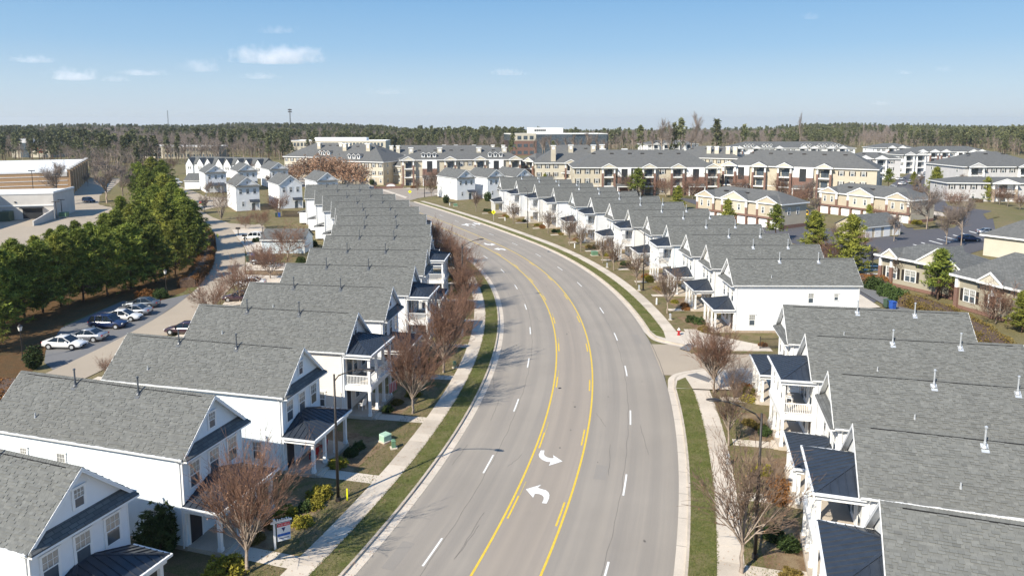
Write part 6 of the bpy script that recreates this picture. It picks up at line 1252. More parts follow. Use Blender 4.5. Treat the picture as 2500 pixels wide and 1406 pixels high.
KCR = [bare_kit('bare_tree', ('trunk', 'twig'), .03, None, seed=s, h=7, trunk=1.0, r=.12, n1=14, spread=(20, 60), L1=.6, kids=((6, .55), (5, .55), (4, .5)), tip=.015, wob=.14, up=.10) for s in (24, 25)]
KS = bare_kit('multi_stem_tree', ('trunk', 'twig2'), .022, None, seed=31, h=6.5, trunk=.15, r=.1, n1=13, spread=(4, 26), L1=.66, kids=((3, .45), (5, .45), (4, .5)), tip=.008, wob=.06, up=.06)
def oak(seed):
    rr = np.random.default_rng(seed); S_ = bare(seed, h=8.5, trunk=1.7, r=.18, n1=16, spread=(20, 75), L1=.5, kids=((5, .55), (4, .55)), tip=.014, wob=.14, up=.08, central=True); n = 420
    d = rr.normal(size=(n, 3)); d /= np.linalg.norm(d, axis=1)[:, None]; r = rr.uniform(.35, 1, n)[:, None]; C = d * r * [3.3, 3.3, 3.5] * (1 + .2 * np.sin(d[:, :1] * 7 + seed) * np.cos(d[:, 2:] * 6)) + [0, 0, 5.1]; V, F_, sh = tufts(C, 5, .42, .12, rr, 0)
    K = Kit('oak_tree'); K.add('trunk', segs_to_mesh('trunk', S_, ['trunk', 'twig2'], .04)); K.add('dry_leaves', npmesh('dry_leaves', V, F_, ['oakleaf'], sh)); return K
KO = [oak(41), oak(42)]
KP = [pine(51, 10, .10, 3.7, 118, 10, 12, .5, .06), pine(52, 10, .13, 4.1, 112, 10, 12, .5, .06), pine(53, 10, .09, 3.5, 120, 10, 12, .5, .06), pine(54, 10, .1, 3.8, 115, 10, 12, .5, .06, name='needle2')]
KPS = [pine(61, 9, .08, 2.9, 100, 10, 12, .48, .06, name='needle2'), pine(62, 9, .08, 2.7, 85, 9, 12, .48, .06, name='needle2'), pine(63, 9, .28, 2.6, 60, 9, 12, .48, .06)]
def put(K, px, by, ty=None, h=None, hn=10., yaw=None, label=None, cat='tree', group=None, z=.1, wx=1., name=None):
    X, Y = at(px, by)
    if ty is not None: h = zof(X, Y, ty)
    s = h / hn; K.place((X, Y, z if Y < 400 else terr(X, Y)), random.uniform(0, 6.28) if yaw is None else yaw, label, cat, group, scale=(s * wx, s * wx, s), name=name)
# left street trees
GL = 'bare reddish street trees along the left pavement'
put(KA[0], 605, 1400, 1105, hn=6.6, wx=.86, label='bare reddish street tree at the bottom left beside the real estate sign', group=GL); put(KA[1], 1007, 1012, 815, hn=6.6, label='bare reddish street tree in front of the left balcony house', group=GL, wx=1.0); put(KA[2], 1083, 912, 735, hn=6.6, label='tall bare reddish street tree just beyond the one at the balcony house', group=GL)
for k, ad in enumerate((-1.6, 3.0, 7.1, 11.2, 15.4, 19.6, 23.6, 28)):
    s = R_(ad) * RC; p = rp(s, -13.7); KA[k % 3].place((*p, .1), k * 1.3, f'bare reddish street tree, {ORD[k + 3]} along the left pavement counted from the camera', 'tree', GL, scale=(.98, .98, .93 + .07 * (k % 2)))
for k, (s, o) in enumerate(((100, -13.5), (112, -13.7), (125, -13.5))): KA[k % 3].place((*rp(s, o), .1), k, f'distant bare street tree, {ORD[k]} before the junction on the left pavement', 'tree', GL, scale=.85)
GR = 'slim bare street trees along the right pavement'
RT = [(1810, 1402, 1085, 'large bare tree at the bottom right, nearest to the lower lamp', KB[0]), (1778, 1091, 935, 'bare tree on the right lawns just behind the lower lamp head', KB[1]), (1742, 959, 800, 'large bare tree at the corner of the side alley, below it', KA[1]), (1629, 767, 650, 'slim bare tree on the lawn above the hydrant', KB[2]), (1553.6, 697, 612, 'slim bare tree left of the middle right street lamp', KB[0]), (1498, 662, 590, 'slim bare tree before the red-curtained balcony house', KB[1]), (1471, 644, 575, 'slim bare tree beside the mid-right transformer box', KB[2]), (1418, 615, 545, 'slim bare tree before the single-storey porch in the right row', KB[0]), (1390, 600, 530, 'slim bare tree left of the previous one in the right row', KB[1]), (1338, 572, 508, 'slim bare tree right of the far right street lamp', KB[2]), (1253, 548, 494, 'slim bare tree left of the far right street lamp', KB[0]), (1162, 519, 470, 'slim bare tree in front of the tall corner house', KB[1]), (1053, 484, 436, 'small bare tree right of the junction lamp', KB[2]), (1020, 474, 437, 'small bare tree near the far pedestrian sign', KB[0])]
for px, by, ty, lab, K in RT: put(K, px, by, ty, hn=6.6 if K is KA[1] else 5.2, label=lab, group=GR, wx=1.05)
put(bare_kit('bare_shrub', ('twig2', 'twig2'), .02, None, seed=71, h=3.2, trunk=.1, r=.05, n1=26, spread=(3, 38), L1=.8, kids=((5, .5), (4, .5)), tip=.008, wob=.08, up=.05), 1792, 975, h=3.4, hn=3.2, label='dense multi-stem bare shrub beside the side alley corner tree', cat='shrub')
# pines of the grove
GP = 'green pines massed in the grove'
PN = [(-60, 860, 640), (-35, 820, 600), (10, 800, 610), (62, 782, 600), (105, 765, 590), (150, 750, 572), (205, 737, 560), (262, 724, 552), (322, 708, 548), (380, 694, 552), (428, 672, 540), (462, 640, 505), (470, 610, 490), (-20, 755, 640), (40, 730, 585), (95, 712, 578), (160, 695, 552), (228, 678, 545), (290, 660, 515), (350, 640, 505), (405, 618, 470), (445, 590, 462), (130, 660, 560), (190, 650, 540), (262, 628, 522), (325, 600, 500), (385, 578, 455), (425, 552, 448), (350, 560, 462), (300, 575, 480), (405, 528, 425), (365, 520, 415), (395, 500, 405), (420, 512, 432), (345, 492, 397), (375, 478, 385), (330, 470, 400), (400, 470, 392), (440, 570, 475), (455, 615, 485)]
for k, (px, by, ty) in enumerate(PN):
    K = KP[k % 3] if k % 5 else KP[3]; put(K, px, by, ty, label='green pine packed among others in the grove left of the lane', cat='pine tree', group=GP, wx=.88 + .5 * random.random())
# pines of the right complex
GC = 'pines around the right apartment complex'
for k, (px, by, ty, lab, w_) in enumerate(((1357, 441, 395, 'bright green pine before the yellow apartment wall, farthest left of the complex', 1.05), (1438, 456, 396, 'grey-green open pine in front of the low beige wing', .9), (1557, 480, 412, 'broad bright green pine in front of the long apartments', 1.25), (1655, 512, 455, 'small pine at the lawn below the brick stair bay', 1.), (1775, 572, 488, 'pine in front of the left carriage house garage doors', .95), (1893, 588, 500, 'dark pine at the right end of the left carriage house', .95), (1986, 612, 517, 'full round pine left of the tan garage gable', 1.1), (2075, 668, 527, 'tall pine in front of the tan garage', 1.05), (2168, 458, 413, 'round pine at the end of the low yellow wing', 1.1), (2283, 478, 409, 'brownish pine between the two far car parks', 1.), (2408, 492, 433, 'pine in front of the pale grey two-storey apartments', .9), (2289, 732, 610, 'lone pine between the pediments of the near tan building', 1.1), (2494, 812, 712, 'green pine cut by the right edge behind the rust hedge', 1.0))):
    put(KPS[k % 3], px, by, ty, hn=9., label=lab, cat='pine tree', group=GC, wx=w_ * 1.22)
# bare trees in the middle distance
GB = 'bare trees in the middle distance'
for k, (px, by, ty, K, w_, lab) in enumerate(((142, 501, 393, KC[0], .9, 'bare brown tree in front of the tan brick store'), (262, 497, 378, KC[1], 1.15, 'dense grey bare tree right of the store, behind the car park'), (300, 485, 400, KC[2], 1.2, 'grey bare tree between the store yard and the grove'), (330, 470, 405, KC[0], 1.1, 'bare tree just left of the far grove pines'), (215, 455, 420, KC[1], 1., 'low bare tree at the far end of the store'), (232, 440, 395, KC[2], 1.3, 'dark bushy bare tree behind the store yard'), (680, 530, 470, KCR[0], 1.0, 'bare tree by the blue bin of the far white house'), (512, 486, 440, KC[1], .8, 'slim bare tree at the lane corner near the lantern'), (703, 630, 545, KCR[1], 1.15, 'spreading bare tree in front of the pale blue garage'), (660, 682, 590, KCR[0], 1.2, 'spreading bare tree over the grey car on the driveway'), (640, 560, 505, KCR[1], 1.0, 'spreading bare tree on the island before the far white house'), (586, 738, 640, KCR[0], 1.2, 'bare tree behind the fourth left roof'), (520, 775, 680, KCR[1], 1.1, 'bare tree behind the third left roof'), (262, 922, 870, KCR[0], .8, 'small bare shrub-like tree at the gable corner above the nearest roofs'), (720, 440, 398, KCR[1], 1.2, 'reddish bare tree between the left cluster and the orange oaks'), (700, 448, 405, KCR[0], 1.2, 'reddish bare tree left of the orange oaks'), (1120, 462, 420, KCR[1], .9, 'reddish bare tree before the brick entry of the dormered apartments'), (1180, 460, 425, KCR[0], .9, 'bare tree behind the tall corner house'), (1060, 462, 415, KB[1], 1.1, 'slim bare tree before the dormered apartments'), (1690, 486, 425, KCR[1], 1.2, 'reddish bare tree before the brick stair bay of the long block'), (1722, 476, 415, KC[0], .9, 'bare tree at the right end of the long apartments'), (1512, 476, 420, KC[1], .9, 'bare tree beside the broad bright pine'), (1625, 482, 428, KCR[0], 1., 'bare tree right of the broad bright pine'), (1975, 505, 438, KC[2], 1.3, 'dense bare thicket tree between the two carriage houses'), (1955, 512, 450, KCR[1], 1.2, 'reddish bare tree at the carriage house corner'), (1835, 470, 425, KCR[0], .9, 'bare tree before the yellow and brick apartments'), (2010, 470, 432, KC[0], 1., 'bare tree right of the fourth pediment porch'), (2346, 603, 478, KC[1], .8, 'tall bare tree with thick trunk at the marked bays'), (2262, 560, 455, KC[2], 1.2, 'bare tree on the round planted island'), (2310, 598, 500, KC[0], .9, 'bare tree in front of the marked bays'), (2182, 590, 520, KC[1], .9, 'bare tree before the tan garage doors'), (2440, 500, 455, KCR[0], 1.1, 'bare tree before the stone bay of the pale grey apartments'), (2245, 470, 425, KC[2], 1., 'bare tree beside the far car park'), (2200, 700, 620, KB[2], 1.0, 'slim bare shrub-tree against the near tan building, left'), (2430, 790, 690, KCR[1], 1.1, 'bare multi-branched tree against the near tan building, right'), (2025, 660, 580, KCR[0], .9, 'bare tree behind the last rear roof of the right row'))):
    hn = {id(KC[0]): 9, id(KC[1]): 9, id(KC[2]): 9, id(KCR[0]): 7, id(KCR[1]): 7, id(KB[1]): 5.2, id(KB[2]): 5.2}[id(K)]; put(K, px, by, ty, hn=hn, label=lab, group=GB, wx=w_)
put(KS, 541, 536, 448, hn=6.5, label='multi-stem bare tree with pale trunks on the lane corner lawn', wx=1.3, name='multi_stem_tree')
for k, (px, by, ty) in enumerate(((752, 456, 380), (787, 458, 373), (820, 459, 379), (846, 461, 388), (868, 462, 393), (888, 463, 400), (768, 450, 383), (806, 452, 382), (728, 452, 392), (836, 454, 390))): put(KO[k % 2], px, by, ty, hn=8.5, label=f'orange-brown oak holding dry leaves, {ORD[k]} planted in the group before the hipped apartments', cat='oak tree', group='orange-brown oaks', wx=.95)
MT = [(1310, 452, 415), (1345, 455, 420), (1470, 470, 425), (1535, 478, 428), (1600, 476, 430), (1760, 470, 420), (1805, 478, 428), (1880, 474, 425), (1905, 480, 430), (2060, 462, 425), (2090, 470, 432), (2130, 476, 440), (1930, 520, 462), (1990, 530, 478), (2150, 560, 505), (2240, 500, 448), (2330, 520, 460), (2350, 470, 425), (2380, 478, 430), (2460, 505, 462), (2490, 512, 470), (1040, 462, 425), (1085, 466, 425), (1150, 458, 418), (1215, 456, 420), (660, 470, 425), (610, 440, 398), (420, 425, 385), (350, 440, 392), (310, 462, 405), (1700, 560, 520), (2040, 600, 548), (2100, 615, 560), (2130, 655, 600), (2350, 740, 665), (2470, 770, 690), (640, 655, 600), (575, 690, 640), (600, 560, 520), (500, 520, 478)]
for k, (px, by, ty) in enumerate(MT): K, hn = ((KCR[0], 7), (KC[k % 3], 9), (KCR[1], 7), (KB[k % 3], 5.2))[k % 4]; put(K, px, by, ty, hn=hn, label='leafless tree among the buildings of the middle distance, one of many alike', group='leafless trees among the buildings', wx=1.05)
for k, (px, by, ty) in enumerate(((1330, 458, 425), (1700, 474, 436), (1815, 474, 440), (2120, 540, 500), (2230, 455, 420), (1455, 470, 432))): put(KPS[k % 3], px, by, ty, hn=9., label='small evergreen between the buildings of the right complex', cat='pine tree', group='small evergreens of the right complex', wx=1.1)
# shrubs
def blob(seed, n, size, width, mat, rx=1., rz=1., sh_n=10, nm='shrub', hollow=.55):
    rr = np.random.default_rng(seed); d = rr.normal(size=(n, 3)); d /= np.linalg.norm(d, axis=1)[:, None]; d[:, 2] = np.abs(d[:, 2]) if rz < 1.5 else d[:, 2] * .5 + .5; r = rr.uniform(hollow, 1, n)[:, None]; bump_ = 1 + .16 * np.sin(d[:, :1] * 5 + seed) * np.cos(d[:, 1:2] * 6) ; C = d * r * bump_ * [rx, rx, rz]
    V, F_, sh = tufts(C, sh_n, size, width, rr, .1); V[:, 2] = np.maximum(V[:, 2], 0); K = Kit(nm); K.add('leaves', npmesh('leaves', V, F_, [mat], sh)); s = MB()
    for k in range(5): s.tube((0, 0, 0), (math.cos(k * 1.3) * .4 * rx, math.sin(k * 1.3) * .4 * rx, .6 * rz), .04, .015, 4)
    K.add('stems', s.mesh('stems', 'bark')); return K
SD = blob(81, 420, .20, .05, 'shrub', 1, 1.1); SG = blob(82, 380, .17, .045, 'shrubgold', 1, .8); SR = blob(83, 360, .20, .05, 'rust', 1, .8); SO = blob(84, 360, .20, .05, 'olivehedge', 1, .7); SC = blob(85, 520, .20, .05, 'shrub', .8, 2.2)
for K, px, by, s, lab in ((SC, 388, 1362, 1.5, 'large dark evergreen shrub between the two nearest left houses'), (SG, 552, 1402, 1.2, 'golden-green low shrub at the foot of the nearest street tree'), (SG, 781, 1215, .95, 'golden-green round shrub beside the left lamp, highest of three'), (SG, 765, 1240, .75, 'golden-green round shrub, middle of three by the left lamp'), (SG, 741, 1282, .7, 'golden-green round shrub, lowest of three near the real estate sign'), (SD, 796, 1012, .9, 'dark shrub between the second and third left porches'), (SC, 84, 900, 1.15, 'dark round evergreen at the left edge of the parking strip'), (SR, 355, 727, 1.5, 'rust-brown shrub behind the farthest parked car'), (SD, 392, 727, 1.2, 'green shrub behind the farthest parked car, right of the rust one'), (SC, 1089, 497, 1.3, 'round evergreen shrub at the tall corner house'), (SC, 1190, 492, 1.5, 'tall evergreen between the corner houses'), (SD, 2133, 705, 1.7, 'dark green shrub behind the right row, left of three'), (SD, 2166, 722, 1.6, 'dark green shrub behind the right row, middle of three'), (SD, 2196, 735, 1.6, 'dark green shrub behind the right row, right of three'), (SG, 2238, 548, 1.4, 'olive round shrub at the carriage house end'), (SD, 625, 592, .9, 'small shrub at the rear wheel of the white estate car'), (SD, 735, 642, 1.0, 'dark shrub at the right end of the pale blue garage'), (SD, 750, 600, 1.1, 'dark green shrub right of the garage, left of two'), (SD, 764, 602, 1.2, 'dark green shrub right of the garage, right of two'), (SD, 1845, 462, 1.8, 'dark low shrubs before the yellow apartments'), (SG, 955, 448, 1.3, 'golden shrub beside the entrance sign'), (SC, 908, 452, 1.2, 'upright dark shrub at the corner of the pale yellow wing'), (SR, 1010, 460, 1.2, 'rust shrub right of the entrance sign'), (SR, 1862, 846, .55, 'small twiggy brown shrub at the side alley fence')):
    K.place((*at(px, by), .08), px * .1, lab, 'shrub', None, scale=s)
SN = {SG: 'golden', SO: 'olive', SR: 'rust-brown', SD: 'dark green'}
RG = 'small shrubs in the beds before the right row porches'
for i, (x, y, a) in enumerate(HPOS['R']):
    for j, (u, v) in enumerate(((-3.4, -1.9), (-3.3, 1.2), (-3.1, .1), (-4.1, 2.0))):
        if (i + j) % 4 == 3: continue
        p, _ = on_house('R', i, u, v); K = (SG, SO, SR, SD)[(i + 2 * j) % 4]; K.place((*p, .1), i, (f'{SN[K]} shrub, {("nearest", "third", "second", "farthest")[j]} one before the {ORD[i] if i < 5 else ORD[i-5]} house ' + ('from the bottom right corner' if i < 5 else 'of the right row beyond the alley')), 'shrub', RG, scale=.62 + .1 * (i % 3))
for i, (x, y, a) in enumerate(HPOS['L']):
    for j, (u, v) in enumerate(((-3.2, .6), (-3.5, -2.4), (-4.3, -3.4))):
        if i == 0 or (i + j) % 5 == 4: continue
        p, _ = on_house('L', i, u, v); K = (SD, SO, SG)[(i + j) % 3]; K.place((*p, .1), i + j, f'{("first", "second", "third")[j]} {SN[K]} shrub from the camera before the {ORD[i]} left row house', 'shrub', 'small shrubs before the left row porches', scale=.55 + .12 * ((i + j) % 3))
    if i == 0: continue
    p, _ = on_house('L', i, -3.4, -1.2); (SD, SO)[i % 2].place((*p, .1), i, f'small shrub in the shade before the {ORD[i]} house of the left row', 'shrub', 'small shrubs before the left row porches', scale=.6)
def hedge(pts, w, h, mat, lab, dens=26, world=False):
    P = smooth([p if world else at(*p) for p in pts], 8); P = np.array(P); seg = np.linalg.norm(np.diff(P, axis=0), axis=1); Lh = seg.sum(); rr = np.random.default_rng(int(Lh * 100)); n = int(Lh * (w + 2 * h) * dens); t = rr.uniform(0, Lh, n); c = np.r_[0, np.cumsum(seg)]; X = np.interp(t, c, P[:, 0]); Y = np.interp(t, c, P[:, 1]); G = np.gradient(P, axis=0); G /= np.linalg.norm(G, axis=1)[:, None]; nx = np.interp(t, c, G[:, 1]); ny = np.interp(t, c, -G[:, 0])
    a = rr.uniform(0, math.pi, n); rad = rr.uniform(.82, 1.02, n) * (1 + .05 * np.sin(t * 1.3)); u = np.sign(np.cos(a)) * np.abs(np.cos(a)) ** .45 * w / 2 * rad; z = np.sin(a) ** .45 * h * rad * (1 + .06 * np.sin(t * .9 + 1)); z *= np.where(rr.random(n) < .35, rr.uniform(0.05, 1, n), 1)
    C = np.c_[X + nx * u, Y + ny * u, z]; V, F_, sh = tufts(C, 5, .17, .05, rr, .2); K = Kit('hedge'); K.add('leaves', npmesh('leaves', V, F_, [mat], sh)); inner = MB(); A = offs(P, -w * .38); B = offs(P, w * .38)
    for i in range(len(P) - 1): inner.face([(*A[i], h * .8), (*B[i], h * .8), (*B[i + 1], h * .8), (*A[i + 1], h * .8)]); inner.face([(*A[i], 0), (*A[i + 1], 0), (*A[i + 1], h * .8), (*A[i], h * .8)]); inner.face([(*B[i], 0), (*B[i], h * .8), (*B[i + 1], h * .8), (*B[i + 1], 0)])
    inner.face([(*A[0], 0), (*B[0], 0), (*B[0], h * .8), (*A[0], h * .8)]); inner.face([(*A[-1], 0), (*B[-1], 0), (*B[-1], h * .8), (*A[-1], h * .8)])
    K.add('branches', inner.mesh('branches', 'bark')); K.place((0, 0, .0), 0, lab, 'hedge')
hedge([(470, 560), (492, 572), (505, 588), (508, 603)], 3.0, 1.6, 'rust', 'rust-brown clipped hedge by the lane, upper curved one'); hedge([(505, 622), (500, 650), (484, 675), (458, 702)], 3.0, 1.6, 'rust', 'long rust-brown clipped hedge between grove and lane')
hedge([(-60, 1000), (0, 975), (50, 950)], 4.5, 1.4, 'rust', 'rust-brown hedge at the bottom of the left edge', 22)
hedge([(2200, 744), (2245, 752), (2300, 775), (2370, 812), (2440, 865), (2520, 935), (2600, 1010)], 4.2, 1.5, 'olivehedge', 'long olive and rust hedge curving behind the right row', 20); hedge([(2088, 700), (2125, 690), (2150, 706)], 3.5, 1.5, 'rust', 'short rust hedge at the corner of the right car park')
hedge([(2225, 528), (2290, 536), (2330, 548)], 2., 1.0, 'olivehedge', 'low hedge round the planted island', 14); hedge([(2365, 492), (2400, 494)], 2.5, 1.2, 'shrub', 'dark clipped hedge before the pale grey apartments', 14); hedge([(1590, 470), (1640, 470)], 2, 1.2, 'shrub', 'dark clipped hedge at the foot of the long apartments', 12); hedge([(2440, 650), (2490, 655)], 2.5, 1.5, 'rust', 'red-brown hedge beside the yellow building', 16)
# grass blades and fallen leaves near the camera
def strip_points(n, s0, s1, o0, o1, rr):
    s_ = rr.uniform(s0, s1, n); o_ = rr.uniform(o0, o1, n); a = s_ / RC; return np.c_[CX + (RC + o_) * np.cos(a), CY + (RC + o_) * np.sin(a)]
rr = np.random.default_rng(77); Q = np.concatenate([strip_points(9000, -60, 30, -10.75, -9.1, rr), strip_points(6000, -60, -20, 10.1, 11.75, rr), strip_points(5000, -1.5, 50, 10.1, 11.75, rr), strip_points(1200, -60, 30, -10.82, -10.66, rr), strip_points(1200, -60, -20, 11.62, 11.8, rr), strip_points(4000, -60, 20, -14.5, -12.25, rr), strip_points(3500, -60, -22, 13.2, 15.2, rr)])
V, F_, sh = tufts(np.c_[Q, np.full(len(Q), .12)], 3, .11, .018, rr, .8); obj('grass_blades', npmesh('grass_blades', V, F_, ['blade'], sh), label='winter grass blades on the verges', kind='stuff')
Q = np.concatenate([strip_points(2600, -60, 60, -17, -10.2, rr), strip_points(2600, -60, 60, 11.6, 19, rr), strip_points(500, -60, 30, -9.0, -8.2, rr)]); n = len(Q); a = rr.uniform(0, 6.28, n); r_ = rr.uniform(.03, .06, n); P = np.c_[Q, rr.uniform(.145, .155, n)]
V = np.stack([P + np.c_[r_ * np.cos(a + t), r_ * np.sin(a + t), rr.uniform(0, .015, n)] for t in (0, 2.1, 4.2)], 1).reshape(-1, 3); obj('fallen_leaves', npmesh('fallen_leaves', V, np.arange(n * 3).reshape(-1, 3), ['bareleaf'], rr.random(n)), label='dry leaves scattered on lawns and pavements', kind='stuff')
# ------------------------------------------------------------------ woodland to the horizon
def far_pine(seed):
    rr = np.random.default_rng(seed); S_ = [(np.array([0, 0, 0.]), np.array([0, 0, 15.]), .28, .1)]; C = []; sh = []
    for k in range(46):
        u = rr.random() ** .8; z = 5.5 + 12.5 * u; rad = 3.6 * (1 - u * .75) * rr.uniform(.3, 1); a = rr.uniform(0, 6.283); C.append([rad * math.cos(a), rad * math.sin(a), z]); sh.append(rr.random())
    V, F_, s = tufts(np.array(C), 13, 1.5, .34, rr, .25, .2, np.array(sh)); return segs_to_mesh('trunk', S_, ['bark', 'bark'], 0), npmesh('crown', V, F_, ['farneedle'], s)
def far_bare(seed):
    S_ = bare(seed, h=15, trunk=4, r=.2, n1=12, spread=(18, 55), L1=.45, kids=((5, .5), (5, .5)), tip=.028, wob=.14, up=.12, step=2, central=True); big = [s for s in S_ if s[2] > .06]; sm = [s for s in S_ if s[2] <= .06]; return segs_to_mesh('trunk', big, ['trunk', 'trunk'], 0), segs_to_mesh('crown', sm, ['twig3', 'twig3'], 0)
FP = [far_pine(s) for s in (91, 92, 93)]; FB = [far_bare(s) for s in (95, 96, 97)]
KF = []
for tr, cr in FP: K = Kit('pine_tree'); K.add('trunk', tr); K.add('crown', cr); KF.append(K)
KT = [bare_kit('bare_tree', ('trunk', 'twig3'), .12, None, seed=s, h=30, trunk=10, r=.35, n1=20, spread=(12, 40), L1=.40, kids=((6, .5), (5, .5), (3, .5)), tip=.022, wob=.07, up=.06, central=True, kang=(12, 36)) for s in (26, 27)]
# tall trees rising above the skyline
for k, (px, by, ty, K, hn, w_, lab) in enumerate(((1697, 392, 272, KT[1], 30, .8, 'tallest bare tree on the skyline, oval crown'), (1615, 392, 288, KT[1], 30, .9, 'tall bare tree on the skyline left of the open pines'), (1632, 396, 296, KT[0], 30, .8, 'tall thin bare tree next to the open pines'), (1660, 395, 288, KF[0], 18, .75, 'tall open pine on the skyline with bare lower trunk'), (1645, 395, 302, KF[1], 18, .8, 'shorter open pine beside the tall one'), (1747, 392, 293, KF[2], 18, 1.0, 'tall dark pine on the skyline right of the bare tree'), (1562, 390, 306, KF[0], 18, .9, 'dark pine above the long apartments'), (1815, 390, 306, KF[1], 18, .8, 'narrow pine left of the far white apartments'), (1435, 395, 320, KT[1], 30, 1., 'bare tree beside the brick office block'), (1330, 400, 330, KT[0], 30, 1., 'bare tree in front of the brick office block'), (1252, 390, 322, KF[2], 18, 1.0, 'pine at the left corner of the brick office block'), (1350, 395, 345, KF[1], 18, .9, 'small green pine before the brick office block'), (1950, 385, 275, KT[0], 30, .4, 'pointed bare tree above the far white apartments'), *[(1305 + 19 * k_, 392 + k_ % 3, 338 - 5 * (k_ % 3), KT[k_ % 2], 30, 1.1, f'{ORD[k_]} bare tree from the left in the line before the glass office block') for k_ in range(10)], *[(1520 + 24 * k_, 384 + k_ % 3, 318 + 4 * (k_ % 2), KT[k_ % 2], 30, 1.0, f'{ORD[k_]} bare tree from the left in the belt behind the long apartments') for k_ in range(12)], *[(200 + 42 * k_, 398 + k_ % 3, 345 + 6 * (k_ % 2), KT[k_ % 2], 30, 1.2, f'{ORD[k_]} bare tree from the left in the belt behind the store') for k_ in range(9)])):
    put(K, px, by, ty, hn=hn, label=lab, cat='tree', group='tall trees on the skyline', wx=w_)
GX = [-2500, 0, 130, 180, 190, 330, 345, 440, 460, 560, 700, 715, 940, 960, 1240, 1250, 1482, 1500, 1580, 1700, 1790, 2090, 2140, 2430, 2450, 5000]; GY = [425, 396, 400, 405, 430, 430, 404, 402, 396, 394, 392, 385, 380, 378, 372, 376, 376, 372, 362, 362, 362, 362, 362, 366, 380, 390]
PX = [-2500, 0, 150, 300, 500, 650, 900, 1240, 1300, 1500, 1900, 1975, 2090, 2115, 2180, 2200, 2500, 5000]; PP = [.55, .55, .35, .15, .32, .45, .5, .68, .15, .05, .06, .75, .6, .02, .05, .55, .6, .6]
BX = []
bpy.context.view_layer.update()
for o in list(COL.objects):
    if o.get('category') in ('apartment building', 'office building', 'store', 'building', 'house', 'terrace', 'carriage house', 'garage'):
        q = [c.matrix_world @ Vector(v) for c in o.children if c.type == 'MESH' for v in c.bound_box]; cx_ = sum(v.x for v in q) / len(q); cy_ = sum(v.y for v in q) / len(q); inv = o.matrix_world.inverted(); ql = [inv @ v for v in q]; BX.append((inv, min(v.x for v in ql) - 5, max(v.x for v in ql) + 5, min(v.y for v in ql) - 6, max(v.y for v in ql) + 5))
def blocked(X, Y):
    for inv, x0, x1, y0, y1 in BX:
        v = inv @ Vector((X, Y, 0))
        if x0 < v.x < x1 and y0 < v.y < y1: return True
    return False
fr = np.random.default_rng(5); pts = []
def dist_of(y): b = (y - CYP) / F; return H * (math.cos(TH) - b * math.sin(TH)) / (math.sin(TH) + b * math.cos(TH))
for D0, D1, sp in ((310, 900, 8.2), (900, 1500, 10.5), (1500, 2600, 13.5)):
    n = int((D1 ** 2 - D0 ** 2) * .5 * 1.62 / sp ** 2); r = np.sqrt(fr.uniform(D0 ** 2, D1 ** 2, n)); az = fr.uniform(-.81, .81, n)
    for R0, a in zip(r, az):
        X, Y = R0 * math.sin(a), R0 * math.cos(a); x = 1250 + F * X / (Y * math.cos(TH)); 
        if Y < dist_of(np.interp(x, GX, GY)): continue
        if R0 < 950 and blocked(X, Y): continue
        cl_ = math.sin(X * .021 + 1.3) * math.sin(Y * .017) + .6 * math.sin(X * .05 + Y * .043); pp = np.interp(x, PX, PP); ispine = fr.random() < .85 * pp + .33 * cl_; hh = fr.uniform(.7, 1.15) * (1 + .16 * math.sin(X * .011 + 2) * math.sin(Y * .009 + X * .003)) * (.93 if R0 < 900 else 1.02); pts.append((R0, X, Y, ispine, hh, fr.uniform(0, 6.28)))
pts.sort(); cnt = [0, 0]; rest = [[], []]
for R0, X, Y, ip, hh, yw in pts:
    k = 0 if ip else 1
    x = 1250 + F * X / (Y * math.cos(TH))
    if cnt[k] < 260 and -20 < x < 2520:
        tr, cr = (FP if ip else FB)[cnt[k] % 3]; K = Kit('pine_tree' if ip else 'bare_tree'); K.add('trunk', tr); K.add('crown', cr)
        K.place((X, Y, terr(X, Y) - .1), yw, 'green pine at the near edge of the distant woodland' if ip else 'grey bare tree at the near edge of the distant woodland', 'pine tree' if ip else 'tree', 'pines at the woodland edge' if ip else 'bare trees at the woodland edge', scale=hh); cnt[k] += 1
    else: rest[k].append((X, Y, terr(X, Y) - .1, hh, yw))
